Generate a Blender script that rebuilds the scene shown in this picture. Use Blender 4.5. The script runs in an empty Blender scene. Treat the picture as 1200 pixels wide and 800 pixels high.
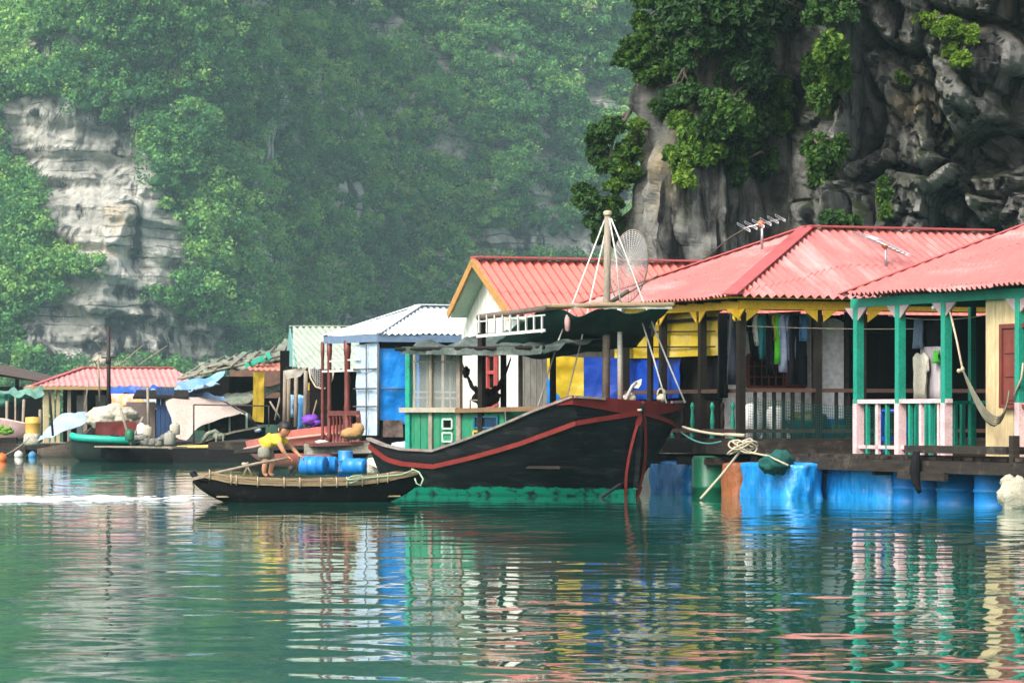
import bpy, bmesh, math, random
import numpy as np
from mathutils import Vector, Matrix, noise
R = math.radians
sc = bpy.context.scene
COL = sc.collection
FPX, HOR, CAMZ = 4200.0, 488.0, 1.2
random.seed(7)

def at(px, py, d):
    """the world point at distance d along the ray through a pixel of the 1200x800 photograph (used as a surveying aid)"""
    return Vector(((px-600)*d/FPX, d, CAMZ-(py-HOR)*d/FPX))
def dist_water(py):
    return CAMZ*FPX/(py-HOR)

# ---------------------------------------------------------------- materials
MATS = {}
def mat(name, c1, c2=None, scale=5.0, rough=0.7, bump=0.25, stretch=(1,1,1), metal=0.0, spec=0.4,
        fine=0.25, dirt=None, dirt_amt=0.0, dirt_scale=2.0, dirt_stretch=(1,1,1), dist=0.01, bscale=None,
        translucent=0.0, contrast=0.25):
    if name in MATS: return MATS[name]
    m = bpy.data.materials.new(name); m.use_nodes = True
    nt = m.node_tree; N = nt.nodes; L = nt.links
    b = N['Principled BSDF']
    b.inputs['Roughness'].default_value = rough
    b.inputs['Metallic'].default_value = metal
    b.inputs['Specular IOR Level'].default_value = spec
    if c2 is None: c2 = tuple(x*0.72 for x in c1)
    tc = N.new('ShaderNodeTexCoord')
    mp = N.new('ShaderNodeMapping'); mp.inputs['Scale'].default_value = stretch
    L.new(tc.outputs['Object'], mp.inputs['Vector'])
    n1 = N.new('ShaderNodeTexNoise'); n1.inputs['Scale'].default_value = scale
    n1.inputs['Detail'].default_value = 6; n1.inputs['Roughness'].default_value = 0.62
    L.new(mp.outputs[0], n1.inputs['Vector'])
    r1 = N.new('ShaderNodeValToRGB'); r1.color_ramp.elements[0].position = 0.5-contrast; r1.color_ramp.elements[1].position = 0.5+contrast
    r1.color_ramp.elements[0].color = (*c2, 1); r1.color_ramp.elements[1].color = (*c1, 1)
    L.new(n1.outputs['Fac'], r1.inputs['Fac'])
    out = r1.outputs['Color']
    if fine:
        n2 = N.new('ShaderNodeTexNoise'); n2.inputs['Scale'].default_value = scale*9
        n2.inputs['Detail'].default_value = 4
        L.new(mp.outputs[0], n2.inputs['Vector'])
        mr = N.new('ShaderNodeMapRange'); mr.inputs['From Min'].default_value = 0.3; mr.inputs['From Max'].default_value = 0.7
        mr.inputs['To Min'].default_value = 1-fine; mr.inputs['To Max'].default_value = 1+fine*0.5
        L.new(n2.outputs['Fac'], mr.inputs['Value'])
        mx = N.new('ShaderNodeVectorMath'); mx.operation = 'SCALE'
        L.new(out, mx.inputs[0]); L.new(mr.outputs[0], mx.inputs['Scale'])
        out = mx.outputs[0]
    if dirt is not None and dirt_amt > 0:
        mp2 = N.new('ShaderNodeMapping'); mp2.inputs['Scale'].default_value = dirt_stretch
        L.new(tc.outputs['Object'], mp2.inputs['Vector'])
        n3 = N.new('ShaderNodeTexNoise'); n3.inputs['Scale'].default_value = dirt_scale; n3.inputs['Detail'].default_value = 8
        n3.inputs['Roughness'].default_value = 0.7
        L.new(mp2.outputs[0], n3.inputs['Vector'])
        r3 = N.new('ShaderNodeValToRGB')
        r3.color_ramp.elements[0].position = 0.62-0.25*dirt_amt; r3.color_ramp.elements[1].position = 0.78-0.2*dirt_amt
        r3.color_ramp.elements[0].color = (0,0,0,1); r3.color_ramp.elements[1].color = (dirt_amt, dirt_amt, dirt_amt, 1)
        L.new(n3.outputs['Fac'], r3.inputs['Fac'])
        mm = N.new('ShaderNodeMix'); mm.data_type = 'RGBA'
        L.new(r3.outputs['Color'], mm.inputs['Factor']); L.new(out, mm.inputs[6]); mm.inputs[7].default_value = (*dirt, 1)
        out = mm.outputs[2]
    L.new(out, b.inputs['Base Color'])
    if bump:
        n4 = N.new('ShaderNodeTexNoise'); n4.inputs['Scale'].default_value = bscale or scale*5; n4.inputs['Detail'].default_value = 5
        L.new(mp.outputs[0], n4.inputs['Vector'])
        bp = N.new('ShaderNodeBump'); bp.inputs['Strength'].default_value = min(1, bump); bp.inputs['Distance'].default_value = dist
        L.new(n4.outputs['Fac'], bp.inputs['Height']); L.new(bp.outputs[0], b.inputs['Normal'])
    if translucent:
        tr = N.new('ShaderNodeBsdfTranslucent'); L.new(out, tr.inputs['Color'])
        ms = N.new('ShaderNodeMixShader'); ms.inputs[0].default_value = translucent
        L.new(b.outputs[0], ms.inputs[1]); L.new(tr.outputs[0], ms.inputs[2])
        L.new(ms.outputs[0], N['Material Output'].inputs['Surface'])
    MATS[name] = m
    return m

# ---------------------------------------------------------------- objects
def tag(o, label=None, cat=None, group=None, kind=None):
    if label: o['label'] = label
    if cat: o['category'] = cat
    if group: o['group'] = group
    if kind: o['kind'] = kind
    return o
ROOTM = {}
def thing(name, label, cat, loc, rz=0.0, group=None):
    o = bpy.data.objects.new(name, None); COL.objects.link(o)
    o.empty_display_size = 0.2
    o.location = loc; o.rotation_euler = (0, 0, rz)
    ROOTM[o.name] = (Matrix.Translation(Vector(loc)) @ Matrix.Rotation(rz, 4, 'Z'))
    return tag(o, label, cat, group)
def root_matrix(o):
    while o.parent: o = o.parent
    return ROOTM.get(o.name, Matrix.Identity(4))

class MB:
    """collects faces in world coordinates; build() links them as one mesh"""
    def __init__(s): s.v = []; s.f = []; s.m = []; s.sm = []; s.cm = 0; s.smooth = False
    def mi(s, i): s.cm = i; return s
    def sh(s, b=True): s.smooth = b; return s
    def add(s, vs, fs):
        n = len(s.v); s.v.extend([tuple(v) for v in vs])
        for f in fs:
            s.f.append(tuple(n+i for i in f)); s.m.append(s.cm); s.sm.append(s.smooth)
        return s
    def hexa(s, p):   # 4 bottom, 4 top
        return s.add(p, [(3,2,1,0),(4,5,6,7),(0,1,5,4),(1,2,6,5),(2,3,7,6),(3,0,4,7)])
    def box(s, c, ex, ey, ez):   # centre and three half-extent vectors
        c = Vector(c); ex = Vector(ex); ey = Vector(ey); ez = Vector(ez)
        return s.hexa([c-ex-ey-ez, c+ex-ey-ez, c+ex+ey-ez, c-ex+ey-ez, c-ex-ey+ez, c+ex-ey+ez, c+ex+ey+ez, c-ex+ey+ez])
    def bar(s, p, q, w, h=None, up=(0,0,1)):
        h = h or w; p = Vector(p); q = Vector(q); d = (q-p); L = d.length
        if L < 1e-6: return s
        d /= L; u = Vector(up)
        if abs(d.dot(u)) > 0.95: u = Vector((0,1,0))
        x = d.cross(u).normalized(); y = x.cross(d).normalized()
        return s.box((p+q)/2, x*w/2, d*L/2, y*h/2)
    def tube(s, pts, r, n=8, cap=True, r2=None):
        pts = [Vector(p) for p in pts]; k = len(pts)
        rs = r if isinstance(r, (list, tuple)) else [r + ((r2-r)*i/(k-1) if r2 is not None else 0) for i in range(k)]
        vs = []; prev = None
        for i, p in enumerate(pts):
            t = (pts[min(i+1,k-1)]-pts[max(i-1,0)])
            if t.length < 1e-9: t = Vector((0,0,1))
            t.normalize()
            if prev is None:
                a = Vector((0,0,1)) if abs(t.z) < 0.9 else Vector((1,0,0))
                x = t.cross(a).normalized()
            else:
                x = (prev - t*prev.dot(t))
                x = x.normalized() if x.length > 1e-6 else t.orthogonal().normalized()
            prev = x; y = t.cross(x)
            for j in range(n):
                a = 2*math.pi*j/n
                vs.append(p + (x*math.cos(a)+y*math.sin(a))*rs[i])
        fs = []
        for i in range(k-1):
            for j in range(n):
                fs.append((i*n+j, i*n+(j+1)%n, (i+1)*n+(j+1)%n, (i+1)*n+j))
        if cap:
            fs.append(tuple(reversed(range(n)))); fs.append(tuple((k-1)*n+j for j in range(n)))
        return s.add(vs, fs)
    def grid(s, P, closed=False):      # P[i][j] points
        ni = len(P); nj = len(P[0])
        vs = [p for row in P for p in row]
        fs = [(i*nj+j, i*nj+j+1, (i+1)*nj+j+1, (i+1)*nj+j) for i in range(ni-1) for j in range(nj-1)]
        return s.add(vs, fs)
    def slab(s, P, nrm, t):            # a grid given a thickness t along nrm
        nrm = Vector(nrm)*t; ni = len(P); nj = len(P[0])
        s.grid(P); Q = [[Vector(p)-nrm for p in row] for row in P]
        s.grid([list(reversed(r)) for r in Q])
        per = [(0,j) for j in range(nj)]+[(i,nj-1) for i in range(1,ni)]+[(ni-1,j) for j in range(nj-2,-1,-1)]+[(i,0) for i in range(ni-2,0,-1)]
        top = [P[i][j] for i,j in per]; bot = [Q[i][j] for i,j in per]; k = len(per)
        return s.add(top+bot, [(i, k+i, k+(i+1)%k, (i+1)%k) for i in range(k)])
    def prism(s, poly, off):           # polygon points + extrusion vector
        off = Vector(off); n = len(poly); a = [Vector(p) for p in poly]; b = [p+off for p in a]
        return s.add(a+b, [tuple(reversed(range(n))), tuple(range(n,2*n))]+[(i,(i+1)%n,n+(i+1)%n,n+i) for i in range(n)])
    def lathe(s, c, prof, n=16, axis=(0,0,1)):  # prof: (r, h)
        c = Vector(c); ax = Vector(axis).normalized(); x = ax.orthogonal().normalized(); y = ax.cross(x)
        vs = []; k = len(prof)
        for r, h in prof:
            for j in range(n):
                a = 2*math.pi*j/n
                vs.append(c+ax*h+(x*math.cos(a)+y*math.sin(a))*r)
        fs = [(i*n+j, i*n+(j+1)%n, (i+1)*n+(j+1)%n, (i+1)*n+j) for i in range(k-1) for j in range(n)]
        fs.append(tuple(reversed(range(n)))); fs.append(tuple((k-1)*n+j for j in range(n)))
        return s.add(vs, fs)
    def blob(s, c, r, seg=12, rings=8, amp=0.0, f=3.0, seed=0):
        c = Vector(c); r = Vector(r) if hasattr(r, '__len__') else Vector((r,r,r)); vs = []; 
        for i in range(rings+1):
            th = math.pi*i/rings
            for j in range(seg):
                ph = 2*math.pi*j/seg
                d = Vector((math.sin(th)*math.cos(ph), math.sin(th)*math.sin(ph), math.cos(th)))
                k = 1+amp*noise.noise(d*f+Vector((seed*3.1,seed,0)))
                vs.append(c+Vector((d.x*r.x,d.y*r.y,d.z*r.z))*k)
        fs = [(i*seg+j, (i+1)*seg+j, (i+1)*seg+(j+1)%seg, i*seg+(j+1)%seg) for i in range(rings) for j in range(seg)]
        return s.add(vs, fs)
    def build(s, name, m, parent=None, weld=False, bevel=0.0):
        me = bpy.data.meshes.new(name)
        if parent is not None:
            Mi = root_matrix(parent).inverted(); loc = None
            vs = [Mi @ Vector(v) for v in s.v]
        else:
            a = np.array([tuple(v) for v in s.v]); lo = a.min(0); hi = a.max(0)
            loc = Vector(((lo[0]+hi[0])/2, (lo[1]+hi[1])/2, lo[2]))
            vs = [Vector(v)-loc for v in s.v]
        me.from_pydata([tuple(v) for v in vs], [], s.f)
        ms = m if isinstance(m, (list, tuple)) else [m]
        for x in ms: me.materials.append(x)
        me.polygons.foreach_set('material_index', s.m)
        me.polygons.foreach_set('use_smooth', s.sm)
        if weld or not all(s.sm):
            bm = bmesh.new(); bm.from_mesh(me)
            if weld: bmesh.ops.remove_doubles(bm, verts=bm.verts, dist=1e-4)
            bmesh.ops.recalc_face_normals(bm, faces=bm.faces)
            bm.to_mesh(me); bm.free()
        me.update()
        o = bpy.data.objects.new(name, me); COL.objects.link(o)
        if parent is not None: o.parent = parent
        else:
            o.location = loc; ROOTM[o.name] = Matrix.Translation(loc)
        if bevel:
            b = o.modifiers.new('bevel', 'BEVEL'); b.width = bevel; b.segments = 2; b.limit_method = 'ANGLE'
        return o

KIDS = {}
def copy_tree(o, parent=None):
    c = o.copy(); COL.objects.link(c)
    if parent is not None: c.parent = parent
    for ch in [x for x in COL.objects if x.parent == o]: copy_tree(ch, c)
    return c
def copy_thing(o, loc, rz=None, label=None, scale=None):
    c = copy_tree(o); c.location = loc
    if rz is not None: c.rotation_euler = (0,0,rz)
    if scale: c.scale = scale
    if label: c['label'] = label
    return c

class Frame:
    """plan frame of a building: a runs along its front, b runs back along its left side"""
    def __init__(s, px, d, ang=22.5):
        s.o = Vector(((px-600)*d/FPX, d)); t = R(ang); s.ang = t
        s.e1 = Vector((math.cos(t), math.sin(t))); s.e2 = Vector((-math.sin(t), math.cos(t)))
    def p(s, a, b, z):
        q = s.o + s.e1*a + s.e2*b; return Vector((q.x, q.y, z))
    def A(s, px, b=0.0):
        k = (px-600)/FPX; q = s.o+s.e2*b
        return (k*q.y-q.x)/(s.e1.x-k*s.e1.y)
    def B(s, px, a=0.0):
        k = (px-600)/FPX; q = s.o+s.e1*a
        return (k*q.y-q.x)/(s.e2.x-k*s.e2.y)
    def Z(s, py, a=0.0, b=0.0):
        return CAMZ-(py-HOR)*(s.o+s.e1*a+s.e2*b).y/FPX
    def V(s): return Vector((s.e1.x,s.e1.y,0)), Vector((s.e2.x,s.e2.y,0))
    def box(s, mb, a0, a1, b0, b1, z0, z1):
        mb.hexa([s.p(a0,b0,z0), s.p(a1,b0,z0), s.p(a1,b1,z0), s.p(a0,b1,z0), s.p(a0,b0,z1), s.p(a1,b0,z1), s.p(a1,b1,z1), s.p(a0,b1,z1)])
        return mb

def corrugated(mb, E0, E1, T0, T1, pitch=0.11, amp=0.012, thick=0.008, sub=4):
    """corrugated sheet: eave E0-E1, top T0-T1 given as positions along the slope; clipped by the hips"""
    E0, E1, T0, T1 = map(Vector, (E0, E1, T0, T1))
    ax = (E1-E0); L = ax.length; ax /= L
    nrm = ax.cross((T0+T1)/2-(E0+E1)/2).normalized()
    if nrm.z < 0: nrm = -nrm
    up = nrm.cross(ax).normalized()
    if up.z < 0: up = -up
    H = (T0-E0).dot(up); t0 = (T0-E0).dot(ax); t1 = (T1-E0).dot(ax)
    n = max(2, int(L/pitch*sub)); P = []
    xs = [L*i/n for i in range(n+1)]
    for x in xs:
        h = H
        if x < t0: h = H*x/max(t0,1e-6)
        elif x > t1: h = H*(L-x)/max(L-t1,1e-6)
        h = max(h, 0.002)
        off = nrm*amp*math.sin(2*math.pi*x/pitch)
        sheet = int(x/.86); js = (noise.cell(Vector((sheet*1.7, L, 3)))-.5)
        sag = nrm*(-.02*math.sin(math.pi*x/L)+.008*math.sin(x*2.3+L)); lap = nrm*(.014+.004*js)
        lo = -up*(.03*js+.012*noise.noise(Vector((x*5,L,1))))
        hm = h*(.46+.03*js)
        P.append([E0+ax*x+off+sag+lo, E0+ax*x+up*hm+off+sag, E0+ax*x+up*(hm+.004)+off+sag+lap, E0+ax*x+up*h+off+lap*.5])
    mb.slab(P, nrm, thick)
    return mb
def drape(p00, p10, p01, p11, nu=12, nv=8, sag=0.05, amp=0.03, f=3.0, seed=0, nrm=None):
    """grid of points for a cloth sheet between four corners, sagging and wrinkled"""
    p00,p10,p01,p11 = map(Vector,(p00,p10,p01,p11)); P = []
    if nrm is None: nrm = (p10-p00).cross(p01-p00).normalized()
    nrm = Vector(nrm)
    for j in range(nv+1):
        v = j/nv; row = []
        for i in range(nu+1):
            u = i/nu
            p = p00.lerp(p10,u).lerp(p01.lerp(p11,u),v)
            p = p - Vector((0,0,1))*sag*4*u*(1-u)*(0.4+0.6*4*v*(1-v))
            p = p + nrm*amp*(noise.noise(p*f+Vector((seed*7.3,0,0)))+0.5*noise.noise(p*f*2.7+Vector((seed,3,1))))
            row.append(p)
        P.append(row)
    return P
def catenary(p, q, sag, n=10):
    p = Vector(p); q = Vector(q)
    return [p.lerp(q,i/n)-Vector((0,0,4*sag*(i/n)*(1-i/n))) for i in range(n+1)]
# ================================================================ camera, light, air
cam = bpy.data.cameras.new('camera'); co = bpy.data.objects.new('camera', cam); COL.objects.link(co)
co.location = (0,0,CAMZ); co.rotation_euler = (R(90),0,0)
cam.sensor_width = 36; cam.lens = 36*FPX/1200; cam.shift_y = (HOR-400)/1200.0
cam.clip_start = 0.5; cam.clip_end = 5000
sc.camera = co
SUN_EL, SUN_AZ = 44.0, -143.0     # azimuth measured from the view direction, negative to the left: behind the camera's left shoulder
w = bpy.data.worlds.new('World'); sc.world = w; w.use_nodes = True
nt = w.node_tree; bg = nt.nodes['Background']
sky = nt.nodes.new('ShaderNodeTexSky'); sky.sky_type = 'NISHITA'; sky.sun_disc = False
sky.sun_elevation = R(SUN_EL); sky.sun_rotation = R(SUN_AZ)
sky.air_density = 1.0; sky.dust_density = 5.0; sky.ozone_density = 1.0
hs = nt.nodes.new('ShaderNodeHueSaturation'); hs.inputs['Saturation'].default_value = 0.45
nt.links.new(sky.outputs[0], hs.inputs['Color']); nt.links.new(hs.outputs[0], bg.inputs['Color'])
bg.inputs['Strength'].default_value = 0.15
sl = bpy.data.lights.new('sun', 'SUN'); sl.energy = 1.5; sl.angle = R(14); sl.color = (1.0,0.95,0.87)
so = bpy.data.objects.new('sun', sl); COL.objects.link(so)
az = R(SUN_AZ); el = R(SUN_EL)
sdir = Vector((math.sin(az)*math.cos(el), math.cos(az)*math.cos(el), math.sin(el)))
so.rotation_euler = (-sdir).to_track_quat('-Z','Y').to_euler(); so.location = (-20,-20,60)
sc.view_settings.view_transform = 'Standard'; sc.view_settings.look = 'None'
sc.view_settings.exposure = 1.15; sc.view_settings.gamma = 1; sc.view_settings.use_curve_mapping = False
sc.render.engine = 'CYCLES'
cy = sc.cycles
cy.use_denoising = True
try: cy.denoiser = 'OPENIMAGEDENOISE'
except Exception: pass
cy.max_bounces = 6; cy.diffuse_bounces = 2; cy.glossy_bounces = 3; cy.transmission_bounces = 3; cy.transparent_max_bounces = 6
cy.volume_bounces = 0; cy.caustics_reflective = False; cy.caustics_refractive = False; cy.sample_clamp_indirect = 6

hz = MB(); hz.box((0,290,67), (420,0,0), (0,350,0), (0,0,72.5))
HAZE = bpy.data.materials.new('haze_air'); HAZE.use_nodes = True
hn = HAZE.node_tree; hn.nodes.remove(hn.nodes['Principled BSDF'])
pv = hn.nodes.new('ShaderNodeVolumePrincipled'); pv.inputs['Color'].default_value = (0.58,0.86,0.92,1)
pv.inputs['Density'].default_value = 0.00026; pv.inputs['Anisotropy'].default_value = 0.1
hn.links.new(pv.outputs[0], hn.nodes['Material Output'].inputs['Volume'])
tag(hz.build('haze', HAZE), kind='stuff')

# ================================================================ water
def numpy_mesh(name, V, F, mats, smooth=True, mi=None, col=None):
    me = bpy.data.meshes.new(name); nv = len(V); nf, k = F.shape
    me.vertices.add(nv); me.vertices.foreach_set('co', np.ascontiguousarray(V, dtype=np.float32).ravel())
    me.loops.add(nf*k); me.loops.foreach_set('vertex_index', np.ascontiguousarray(F, dtype=np.int32).ravel())
    me.polygons.add(nf); me.polygons.foreach_set('loop_start', np.arange(0, nf*k, k, dtype=np.int32))
    for x in mats: me.materials.append(x)
    if mi is not None: me.polygons.foreach_set('material_index', np.ascontiguousarray(mi, dtype=np.int32))
    me.update(calc_edges=True)
    me.polygons.foreach_set('use_smooth', np.full(nf, smooth))
    if col is not None:
        ca = me.color_attributes.new('tint', 'FLOAT_COLOR', 'POINT')
        ca.data.foreach_set('color', np.ascontiguousarray(col, dtype=np.float32).ravel())
    me.validate()
    return me
def grid_faces(ni, nj):
    i, j = np.meshgrid(np.arange(ni-1), np.arange(nj-1), indexing='ij'); a = (i*nj+j).ravel()
    return np.stack([a, a+1, a+nj+1, a+nj], 1)

WAT = bpy.data.materials.new('sea_water'); WAT.use_nodes = True
nt = WAT.node_tree; b = nt.nodes['Principled BSDF']
b.inputs['Base Color'].default_value = (0.010,0.085,0.060,1); b.inputs['Roughness'].default_value = 0.03
b.inputs['IOR'].default_value = 1.33; b.inputs['Specular IOR Level'].default_value = 0.5
tc = nt.nodes.new('ShaderNodeTexCoord'); nz = nt.nodes.new('ShaderNodeTexNoise'); nz.inputs['Scale'].default_value = 2.2
nz.inputs['Detail'].default_value = 3; nt.links.new(tc.outputs['Object'], nz.inputs['Vector'])
bp = nt.nodes.new('ShaderNodeBump'); bp.inputs['Strength'].default_value = 0.5; bp.inputs['Distance'].default_value = 0.006
nt.links.new(nz.outputs['Fac'], bp.inputs['Height']); nt.links.new(bp.outputs[0], b.inputs['Normal'])
# slow variation of the water's own colour (plankton patches)
n2 = nt.nodes.new('ShaderNodeTexNoise'); n2.inputs['Scale'].default_value = 0.12; nt.links.new(tc.outputs['Object'], n2.inputs['Vector'])
rr = nt.nodes.new('ShaderNodeValToRGB'); rr.color_ramp.elements[0].color = (0.005,0.060,0.042,1); rr.color_ramp.elements[1].color = (0.018,0.125,0.088,1)
rr.color_ramp.elements[0].position = .35; rr.color_ramp.elements[1].position = .65
nt.links.new(n2.outputs['Fac'], rr.inputs['Fac']); nt.links.new(rr.outputs['Color'], b.inputs['Base Color'])
rng = np.random.default_rng(3)
def wave_height(X, Y):
    Z = np.zeros_like(X)
    for i in range(46):
        lam = 0.35*(12.0**rng.random()); k = 2*math.pi/lam
        th = rng.normal(1.25, 0.75); amp = 0.00074*lam**0.9 if lam < 1.0 else 0.00056*lam**0.2
        Z += amp*rng.uniform(.5,1.3)*np.sin(k*(X*math.cos(th)+Y*math.sin(th))+rng.uniform(0,6.28))
    g = 0.75+0.35*np.sin(X*0.21+Y*0.13+1)*np.sin(Y*0.17-X*.05+2)
    return Z*g
rows = [13.0]
while rows[-1] < 190: rows.append(rows[-1]*1.0042 if rows[-1] < 90 else rows[-1]*1.012)
rows = np.array(rows); us = np.linspace(-0.24, 0.24, 620)
Yg = np.repeat(rows[:,None], len(us), 1); Xg = us[None,:]*Yg
Zg = wave_height(Xg, Yg)*np.clip((190-Yg)/60, 0, 1)*np.clip((60/Yg), .35, 1)
V = np.stack([Xg.ravel(), Yg.ravel(), Zg.ravel()], 1)
# flat skirt of open water all around the rippled sheet
F = grid_faces(len(rows), len(us))
me = numpy_mesh('water', V, F, [WAT])
wo = bpy.data.objects.new('water', me); COL.objects.link(wo); tag(wo, kind='structure')
sk = MB()
x0, x1 = us[0]*13, us[-1]*13; X0, X1 = us[0]*rows[-1], us[-1]*rows[-1]; ye = rows[-1]
sk.add([(-400,-55,-.01),(400,-55,-.01),(x1,13,-.01),(x0,13,-.01)], [(0,1,2,3)])
sk.add([(-400,-55,-.01),(x0,13,-.01),(X0,ye,-.01),(-400,ye,-.01)], [(0,1,2,3)])
sk.add([(x1,13,-.01),(400,-55,-.01),(400,ye,-.01),(X1,ye,-.01)], [(0,1,2,3)])
sk.add([(-400,ye,-.01),(400,ye,-.01),(400,620,-.01),(-400,620,-.01)], [(0,1,2,3)])
tag(sk.build('open_water', WAT), kind='structure')
bed = MB(); bed.box((0,290,-4), (415,0,0), (0,345,0), (0,0,.2))
tag(bed.build('sea_bed', mat('sea_mud', (0.05,0.07,0.05))), kind='structure')

# ================================================================ rock materials
def rock_material(name, grey, pale, tan, dark, sc1, streak, band, tan_amt=0.5, bdist=0.3, dark_lo=0.42, dark_hi=0.6, moss=None, pale_attr=False):
    m = bpy.data.materials.new(name); m.use_nodes = True; nt = m.node_tree; N = nt.nodes; L = nt.links
    b = N['Principled BSDF']; b.inputs['Roughness'].default_value = 0.85; b.inputs['Specular IOR Level'].default_value = 0.25
    tc = N.new('ShaderNodeTexCoord')
    def nz(scale, st=(1,1,1), det=8, rough=.65, off=0):
        mp = N.new('ShaderNodeMapping'); mp.inputs['Scale'].default_value = st; mp.inputs['Location'].default_value = (off,off,off)
        L.new(tc.outputs['Object'], mp.inputs['Vector']); n = N.new('ShaderNodeTexNoise'); n.inputs['Scale'].default_value = scale
        n.inputs['Detail'].default_value = det; n.inputs['Roughness'].default_value = rough; L.new(mp.outputs[0], n.inputs['Vector']); return n.outputs['Fac']
    def ramp(f, p0, p1, c0=(0,0,0), c1=(1,1,1)):
        r = N.new('ShaderNodeValToRGB'); e = r.color_ramp.elements; e[0].position = p0; e[1].position = p1; e[0].color = (*c0,1); e[1].color = (*c1,1)
        L.new(f, r.inputs['Fac']); return r.outputs['Color']
    def mix(fac, a, bb, mode='MIX'):
        m_ = N.new('ShaderNodeMix'); m_.data_type = 'RGBA'; m_.blend_type = mode
        for sock, v in ((m_.inputs['Factor'], fac), (m_.inputs[6], a), (m_.inputs[7], bb)):
            if isinstance(v, (int,float)): sock.default_value = v
            elif isinstance(v, tuple): sock.default_value = (*v,1)
            else: L.new(v, sock)
        return m_.outputs[2]
    base = ramp(nz(sc1), .35, .68, grey, pale)
    base = mix(ramp(nz(sc1*.35, off=5), .62-.2*tan_amt, .72-.2*tan_amt), base, tan)
    base = mix(ramp(nz(sc1*1.3, streak, off=9), dark_lo, dark_hi, (1,1,1), (0,0,0)), base, dark)
    cr = ramp(nz(sc1*6, det=6), .3, .7, (.62,.62,.62), (1.15,1.15,1.15))
    base = mix(1.0, base, cr, 'MULTIPLY')
    if band:
        wv = N.new('ShaderNodeTexWave'); wv.bands_direction = 'Z'; wv.inputs['Scale'].default_value = band; wv.inputs['Distortion'].default_value = 3
        wv.inputs['Detail'].default_value = 4; wv.inputs['Detail Scale'].default_value = 1.2
        L.new(tc.outputs['Object'], wv.inputs['Vector'])
        lm = ramp(nz(.09, (1,1,1.5), off=13), .46, .58)
        base = mix(mix(1.0, ramp(wv.outputs['Fac'], 0.0, .14, (.9,.9,.9), (0,0,0)), lm, 'MULTIPLY'), base, dark)
        vr = N.new('ShaderNodeTexVoronoi'); vr.feature = 'DISTANCE_TO_EDGE'; vr.inputs['Scale'].default_value = band*1.1
        mpv = N.new('ShaderNodeMapping'); mpv.inputs['Scale'].default_value = (1.3,.6,1); L.new(tc.outputs['Object'], mpv.inputs['Vector'])
        wn = N.new('ShaderNodeTexNoise'); wn.inputs['Scale'].default_value = .3; L.new(tc.outputs['Object'], wn.inputs['Vector'])
        wm = N.new('ShaderNodeVectorMath'); wm.operation='MULTIPLY_ADD'; L.new(wn.outputs['Color'], wm.inputs[0]); wm.inputs[1].default_value=(3,3,3); L.new(mpv.outputs[0], wm.inputs[2]); L.new(wm.outputs[0], vr.inputs['Vector'])
        lm2 = ramp(nz(.12, off=21), .48, .62)
        base = mix(mix(1.0, ramp(vr.outputs['Distance'], .0, .035, (.7,.7,.7), (0,0,0)), lm2, 'MULTIPLY'), base, dark)
    if moss is not None:
        g = N.new('ShaderNodeNewGeometry'); sp = N.new('ShaderNodeSeparateXYZ'); L.new(g.outputs['Normal'], sp.inputs[0])
        base = mix(mix(1.0, ramp(sp.outputs['Z'], .05, .5), ramp(nz(sc1*.8, off=3), .42, .6), 'MULTIPLY'), base, moss)
    L.new(base, b.inputs['Base Color'])
    bp = N.new('ShaderNodeBump'); bp.inputs['Strength'].default_value = .9; bp.inputs['Distance'].default_value = bdist
    L.new(nz(sc1*3.0, det=12, rough=.8), bp.inputs['Height']); L.new(bp.outputs[0], b.inputs['Normal'])
    MATS[name] = m; return m

def leaf_material(name, dark, mid, light, tr=0.25):
    m = bpy.data.materials.new(name); m.use_nodes = True; nt = m.node_tree; N = nt.nodes; L = nt.links
    b = N['Principled BSDF']; b.inputs['Roughness'].default_value = 0.6; b.inputs['Specular IOR Level'].default_value = 0.25
    at_ = N.new('ShaderNodeAttribute'); at_.attribute_name = 'tint'
    sp = N.new('ShaderNodeSeparateColor'); L.new(at_.outputs['Color'], sp.inputs[0])
    r = N.new('ShaderNodeValToRGB'); e = r.color_ramp.elements; e[0].color = (*dark,1); e[1].color = (*light,1)
    x = e.new(.5); x.color = (*mid,1); L.new(sp.outputs[0], r.inputs['Fac'])
    L.new(r.outputs[0], b.inputs['Base Color'])
    t = N.new('ShaderNodeBsdfTranslucent'); L.new(r.outputs[0], t.inputs['Color'])
    ms = N.new('ShaderNodeMixShader'); ms.inputs[0].default_value = tr
    L.new(b.outputs[0], ms.inputs[1]); L.new(t.outputs[0], ms.inputs[2]); L.new(ms.outputs[0], N['Material Output'].inputs['Surface'])
    MATS[name] = m; return m

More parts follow.
